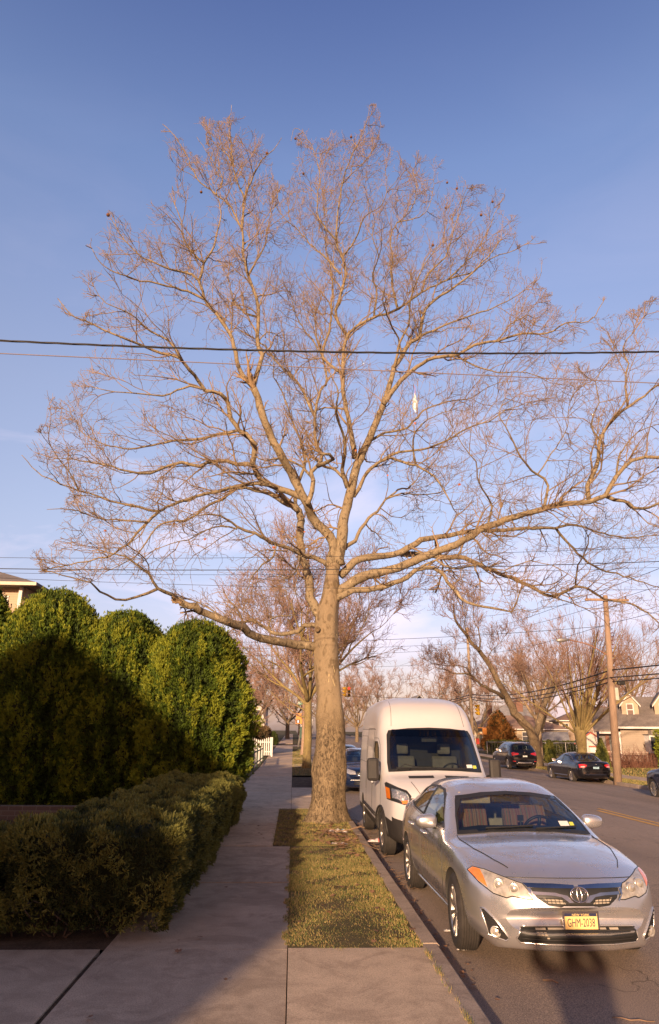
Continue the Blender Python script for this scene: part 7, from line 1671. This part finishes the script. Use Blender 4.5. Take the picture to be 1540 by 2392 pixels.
# ================================================================== small things
M_LEAF2 = mat('leaf_litter', (.20, .105, .055), .9, var=.4, scale=20)
lt = thing('foil_balloon', 'crumpled silver foil balloon caught in the middle of the tree crown', 'balloon', tuple(at_y(970, 943, TY-1.2))); lt.scale = (.85, .85, .85)
mb = MB(); rgx = random.Random(4); rings = []
for i in range(11):
    t = i/10; r = .125*math.sin(math.pi*min(1, t*1.15+.02))**.8*(1 if t < .8 else .8)*(t*.9+.25); z = .36-.72*t
    for j in range(12): a = 2*math.pi*j/12; k = 1+rgx.uniform(-.22, .22); mb.v.append((math.cos(a)*r*k, math.sin(a)*r*k*.5, z+rgx.uniform(-.012, .012)))
for i in range(10):
    for j in range(12): mb.f.append([i*12+j, i*12+(j+1) % 12, (i+1)*12+(j+1) % 12, (i+1)*12+j]); mb.m.append(0)
mb.build('foil', mat('foil', (.55, .52, .50), .4, .5, var=.2, scale=14), lt)
mb = MB(); mb.tube([(0, 0, .34), (.02, 0, .5), (-.02, 0, .6)], .004, 5); mb.build('ribbon', mat('pink_ribbon', (.7, .08, .18), .6), lt)
def litter(name, label, cat, px, py, z, sx, sy, h, m, seed, m2=None, rz=0):
    p = at_z(px, py, z); o = thing(name, label, cat, (p[0], p[1], z), rz); rg = np.random.default_rng(seed); n, m_ = 12, 8; V = []
    for i in range(n+1):
        for j in range(m_+1):
            u, v = i/n-.5, j/m_-.5; e = (1-(2*u)**4)*(1-(2*v)**4); V.append((u*sx*(1+rg.normal(0, .03)), v*sy*(1+rg.normal(0, .06)), .006+h*e*(.6+.4*math.sin(u*9+seed)*math.cos(v*7))+rg.normal(0, h*.14)*(e > .1)))
    F = np.array([(i*(m_+1)+j, (i+1)*(m_+1)+j, (i+1)*(m_+1)+j+1, i*(m_+1)+j+1) for i in range(n) for j in range(m_)])
    me = mesh_np('sheet', V, F, [m, m2 or m], [0 if (m2 is None or (k//m_) not in (7, 8)) else 1 for k in range(len(F))]); o2 = link('sheet', me, o)
    md = o2.modifiers.new('s', 'SOLIDIFY'); md.thickness = .003; return o
M_PBAG = mat('plastic_bag', (.55, .50, .46), .45, var=.25, scale=18); M_BLU = mat('blue_print', (.12, .32, .42), .5)
litter('plastic_bag', 'crumpled whitish plastic bag with a blue print at the foot of the plane tree', 'litter', 789, 1945, .13, .42, .16, .07, M_PBAG, 5, M_BLU, R(-8))
litter('paper_scrap', 'small white paper scrap on the grass below the plastic bag', 'litter', 793, 1972, .14, .30, .07, .03, M_PBAG, 6, None, R(-10))
litter('wrapper', 'white wrapper with red spots lying over the kerb', 'litter', 880, 1966, .15, .32, .13, .05, mat('spotted_wrap', (.60, .48, .46), .5, var=.45, scale=55), 7, mat('red_spots', (.5, .14, .14), .5), R(-6))
litter('paper_scrap', 'small pale scrap of paper in the gutter by the front tyre', 'litter', 1082, 2219, .02, .12, .04, .012, M_PBAG, 8)
litter('bottle_cap', 'tiny white scrap in the gutter behind the front wheel', 'litter', 1046, 2175, .02, .08, .05, .012, M_PBAG, 9)
def stick(label, pts, r, z, seed=0):
    P = [Vector(at_z(px, py, zz)) for px, py, zz in pts]; o = thing('fallen_branch', label, 'branch', tuple(P[0])); mb = MB()
    C = resample([(*(p-P[0]), r*(1-.5*i/len(P))) for i, p in enumerate(P)], .06, .004); mb.tube([tuple(c[:3]) for c in C], list(C[:, 3]), 7); s = mb.build('branch', M_STK, o, smooth=True); return o, s
M_STK = mat('dead_wood', (.24, .15, .09), .85, var=.25, scale=14)
stick('bent fallen branch arching over the litter at the tree foot', [(745, 1958, .15), (770, 1937, .22), (790, 1942, .20), (815, 1938, .24), (843, 1930, .30), (852, 1933, .28)], .014, .1)
stick('thin fallen branch running from the litter towards the kerb', [(795, 1940, .17), (818, 1962, .16), (850, 1972, .16), (885, 1985, .17)], .009, .1)
stick('curved orange-brown twig lying on the asphalt before the sedan', [(1268, 2289, .012), (1290, 2290, .016), (1304, 2296, .012)], .008, 0)
stick('dark twig on the asphalt at the bottom right', [(1430, 2376, .012), (1475, 2382, .02), (1530, 2386, .012)], .004, 0)
rg = np.random.default_rng(14); V = []; F = []
def leaf_at(p, s, rz, tilt):
    M = Matrix.Translation(p) @ Matrix.Rotation(rz, 4, 'Z') @ Matrix.Rotation(tilt, 4, 'X'); o = len(V); n = len(leafp)
    V.extend([tuple(M @ Vector((a*s, (b_-.09)*s, .25*abs(a)*s))) for a, b_ in leafp]); V.append(tuple(M @ Vector((0, 0, .0)))); F.extend([(o+i, o+(i+1) % n, o+n) for i in range(n)])
for k in range(150):
    x = .95+rg.normal(0, .25); y = 14.0+rg.normal(0, .75)
    if x < KX0 and x > 0: leaf_at(Vector((x, y, .145+rg.uniform(0, .03))), rg.uniform(.25, .7), rg.uniform(0, 6.28), rg.uniform(-.6, .6))
for k in range(160):
    y = rg.uniform(6, 22); leaf_at(Vector((KX1+abs(rg.normal(0, .10))+.02, y, .02+rg.uniform(0, .03))), rg.uniform(.12, .36), rg.uniform(0, 6.28), rg.uniform(-.5, .5))
for k in range(40): leaf_at(Vector((rg.uniform(0, KX0), rg.uniform(7.2, 13), .15)), rg.uniform(.2, .45), rg.uniform(0, 6.28), rg.uniform(-.6, .6))
for k in range(22): leaf_at(Vector((rg.uniform(-1.5, 0), rg.uniform(5, 16), .145)), rg.uniform(.15, .4), rg.uniform(0, 6.28), rg.uniform(-.3, .3))
tag(link('leaf_litter', mesh_np('leaf_litter', V, np.array(F), M_LEAF2)), 'brown fallen leaves scattered on the verge and in the gutter', kind='stuff')
T_ = Tubes()
for k in range(230):
    x = rg.choice([.9+rg.normal(0, .25), KX1+.05+abs(rg.normal(0, .08))]); y = 13.9+rg.normal(0, .8) if x < KX0 else rg.uniform(9, 18); z = .14 if x < KX0 else .015
    if KX0 < x < KX1: continue
    a = rg.uniform(0, 6.28); d = np.array([math.cos(a), math.sin(a), rg.uniform(0, .3)]); p = np.array([x, y, z+rg.uniform(0, .03)]); L = rg.uniform(.08, .3)
    T_.add([(*p, .003), (*(p+d*L*.5), .003), (*(p+d*L+rg.normal(0, .02, 3)), .002)], 3)
tag(T_.build('twig_litter', M_STK), 'thin dry twigs littering the tree foot and the gutter', kind='stuff')
# ================================================================== the photographer (throws the shadow on the road)
ph = thing('person', 'person standing behind the viewpoint holding a camera overhead, casting a shadow on the road', 'person', (.36, -.30, .13))
J = {'pel': (0, 0, .95), 'sp': (0, .0, 1.15), 'ch': (0, .0, 1.36), 'nk': (0, .01, 1.50), 'hd': (0, .03, 1.60), 'ht': (0, .03, 1.74),
     'sl': (-.18, 0, 1.42), 'sr': (.18, 0, 1.42), 'el': (-.33, .10, 1.52), 'er': (.30, .12, 1.52), 'wl': (-.24, .27, 1.76), 'wr': (.0, .27, 1.76),
     'hl': (-.10, 0, .90), 'hr': (.10, 0, .90), 'kl': (-.13, .02, .49), 'kr': (.13, .02, .49), 'al': (-.15, 0, .09), 'ar': (.15, 0, .09), 'tl': (-.17, .17, .03), 'tr': (.17, .17, .03)}
RD = {'pel': .19, 'sp': .18, 'ch': .20, 'nk': .075, 'hd': .105, 'ht': .10, 'sl': .095, 'sr': .095, 'el': .07, 'er': .07, 'wl': .042, 'wr': .042, 'hl': .10, 'hr': .10, 'kl': .065, 'kr': .065, 'al': .05, 'ar': .05, 'tl': .04, 'tr': .04}
E = [('pel', 'sp'), ('sp', 'ch'), ('ch', 'nk'), ('nk', 'hd'), ('hd', 'ht'), ('ch', 'sl'), ('ch', 'sr'), ('sl', 'el'), ('sr', 'er'), ('el', 'wl'), ('er', 'wr'), ('pel', 'hl'), ('pel', 'hr'), ('hl', 'kl'), ('hr', 'kr'), ('kl', 'al'), ('kr', 'ar'), ('al', 'tl'), ('ar', 'tr')]
ks = list(J); vs = [J[k] for k in ks]; rad = [RD[k] for k in ks]; ed = [(ks.index(a), ks.index(b_)) for a, b_ in E]
for w, s in (('wl', 1), ('wr', -1)):           # palm and five fingers wrapped round the camera
    wi = ks.index(w); b0 = Vector(J[w]); pi = len(vs); vs.append(tuple(b0+Vector((s*.015, .045, .03)))); rad.append(.03); ed.append((wi, pi))
    for f, L in enumerate((.05, .075, .08, .072, .055)):
        o = Vector((s*(.0+.0*f), .01, -.028+f*.018)) if f else Vector((s*.01, -.025, .01)); q0 = len(vs); base = Vector(vs[pi])
        vs += [tuple(base+o+Vector((s*.02, .02, .01))), tuple(base+o+Vector((s*.035, .02+L*.35, .01))), tuple(base+o+Vector((s*(.035+L*.3), .02+L*.5, .01)))]; rad += [.010, .009, .008]; ed += [(pi, q0), (q0, q0+1), (q0+1, q0+2)]
me = bpy.data.meshes.new('body'); me.from_pydata(vs, ed, []); tmp = bpy.data.objects.new('t', me); COL.objects.link(tmp)
sk = tmp.modifiers.new('s', 'SKIN'); tmp.modifiers.new('u', 'SUBSURF').levels = 1
for i, v in enumerate(me.skin_vertices[0].data): v.radius = (rad[i], rad[i]*(.8 if i < 3 else 1)); v.use_root = (i == 0)
dg = bpy.context.evaluated_depsgraph_get(); bm_ = bpy.data.meshes.new_from_object(tmp.evaluated_get(dg)); bpy.data.objects.remove(tmp)
bm_.materials.clear(); bm_.materials.append(mat('dark_coat', (.05, .05, .06), .9)); bm_.materials.append(mat('skin', (.45, .27, .19), .6)); bm_.materials.append(mat('jeans', (.05, .06, .10), .9))
for p in bm_.polygons: c = p.center; p.material_index = 1 if (c.z > 1.52 and abs(c.x) < .13 and c.y < .14) or (c.z > 1.72) else (2 if c.z < .92 else 0); p.use_smooth = True
pbody = link('body', bm_, ph)
mb = MB(); mb.lathe([(.10, 1.60), (.112, 1.66), (.11, 1.72), (.08, 1.77), (.0, 1.785)], 16, Matrix.Translation((0, .02, 0))); mb.build('hair', mat('dark_hair', (.03, .02, .015), .8), ph, smooth=True)
mb = MB(); mb.lathe([(.012, 0), (.016, .012), (.0, .03)], 8, Matrix.Translation((0, .118, 1.615)) @ Matrix.Rotation(R(-90), 4, 'X'))
mb.build('nose', bpy.data.materials['skin'], pbody, smooth=True)
for x in (-.03, .03): mb = MB(); mb.lathe([(0, 0), (.012, .004), (0, .008)], 8, Matrix.Translation((x, .112, 1.645)) @ Matrix.Rotation(R(-90), 4, 'X')); mb.build('eye', M_TRIM, pbody)
pc_ = thing('camera_in_hand', 'black camera held above the head by the person', 'camera', (.24, -.03, 1.95))
mb = MB(); mb.box(-.07, .07, -.03, .03, -.045, .05); mb.build('camera_body', M_TRIM, pc_, bevel=.01); mb = MB(); mb.lathe([(.035, .03), (.035, .075), (.03, .08), (.0, .075)], 14, Matrix.Rotation(R(-90), 4, 'X')); mb.build('lens', M_TRIM, pc_)
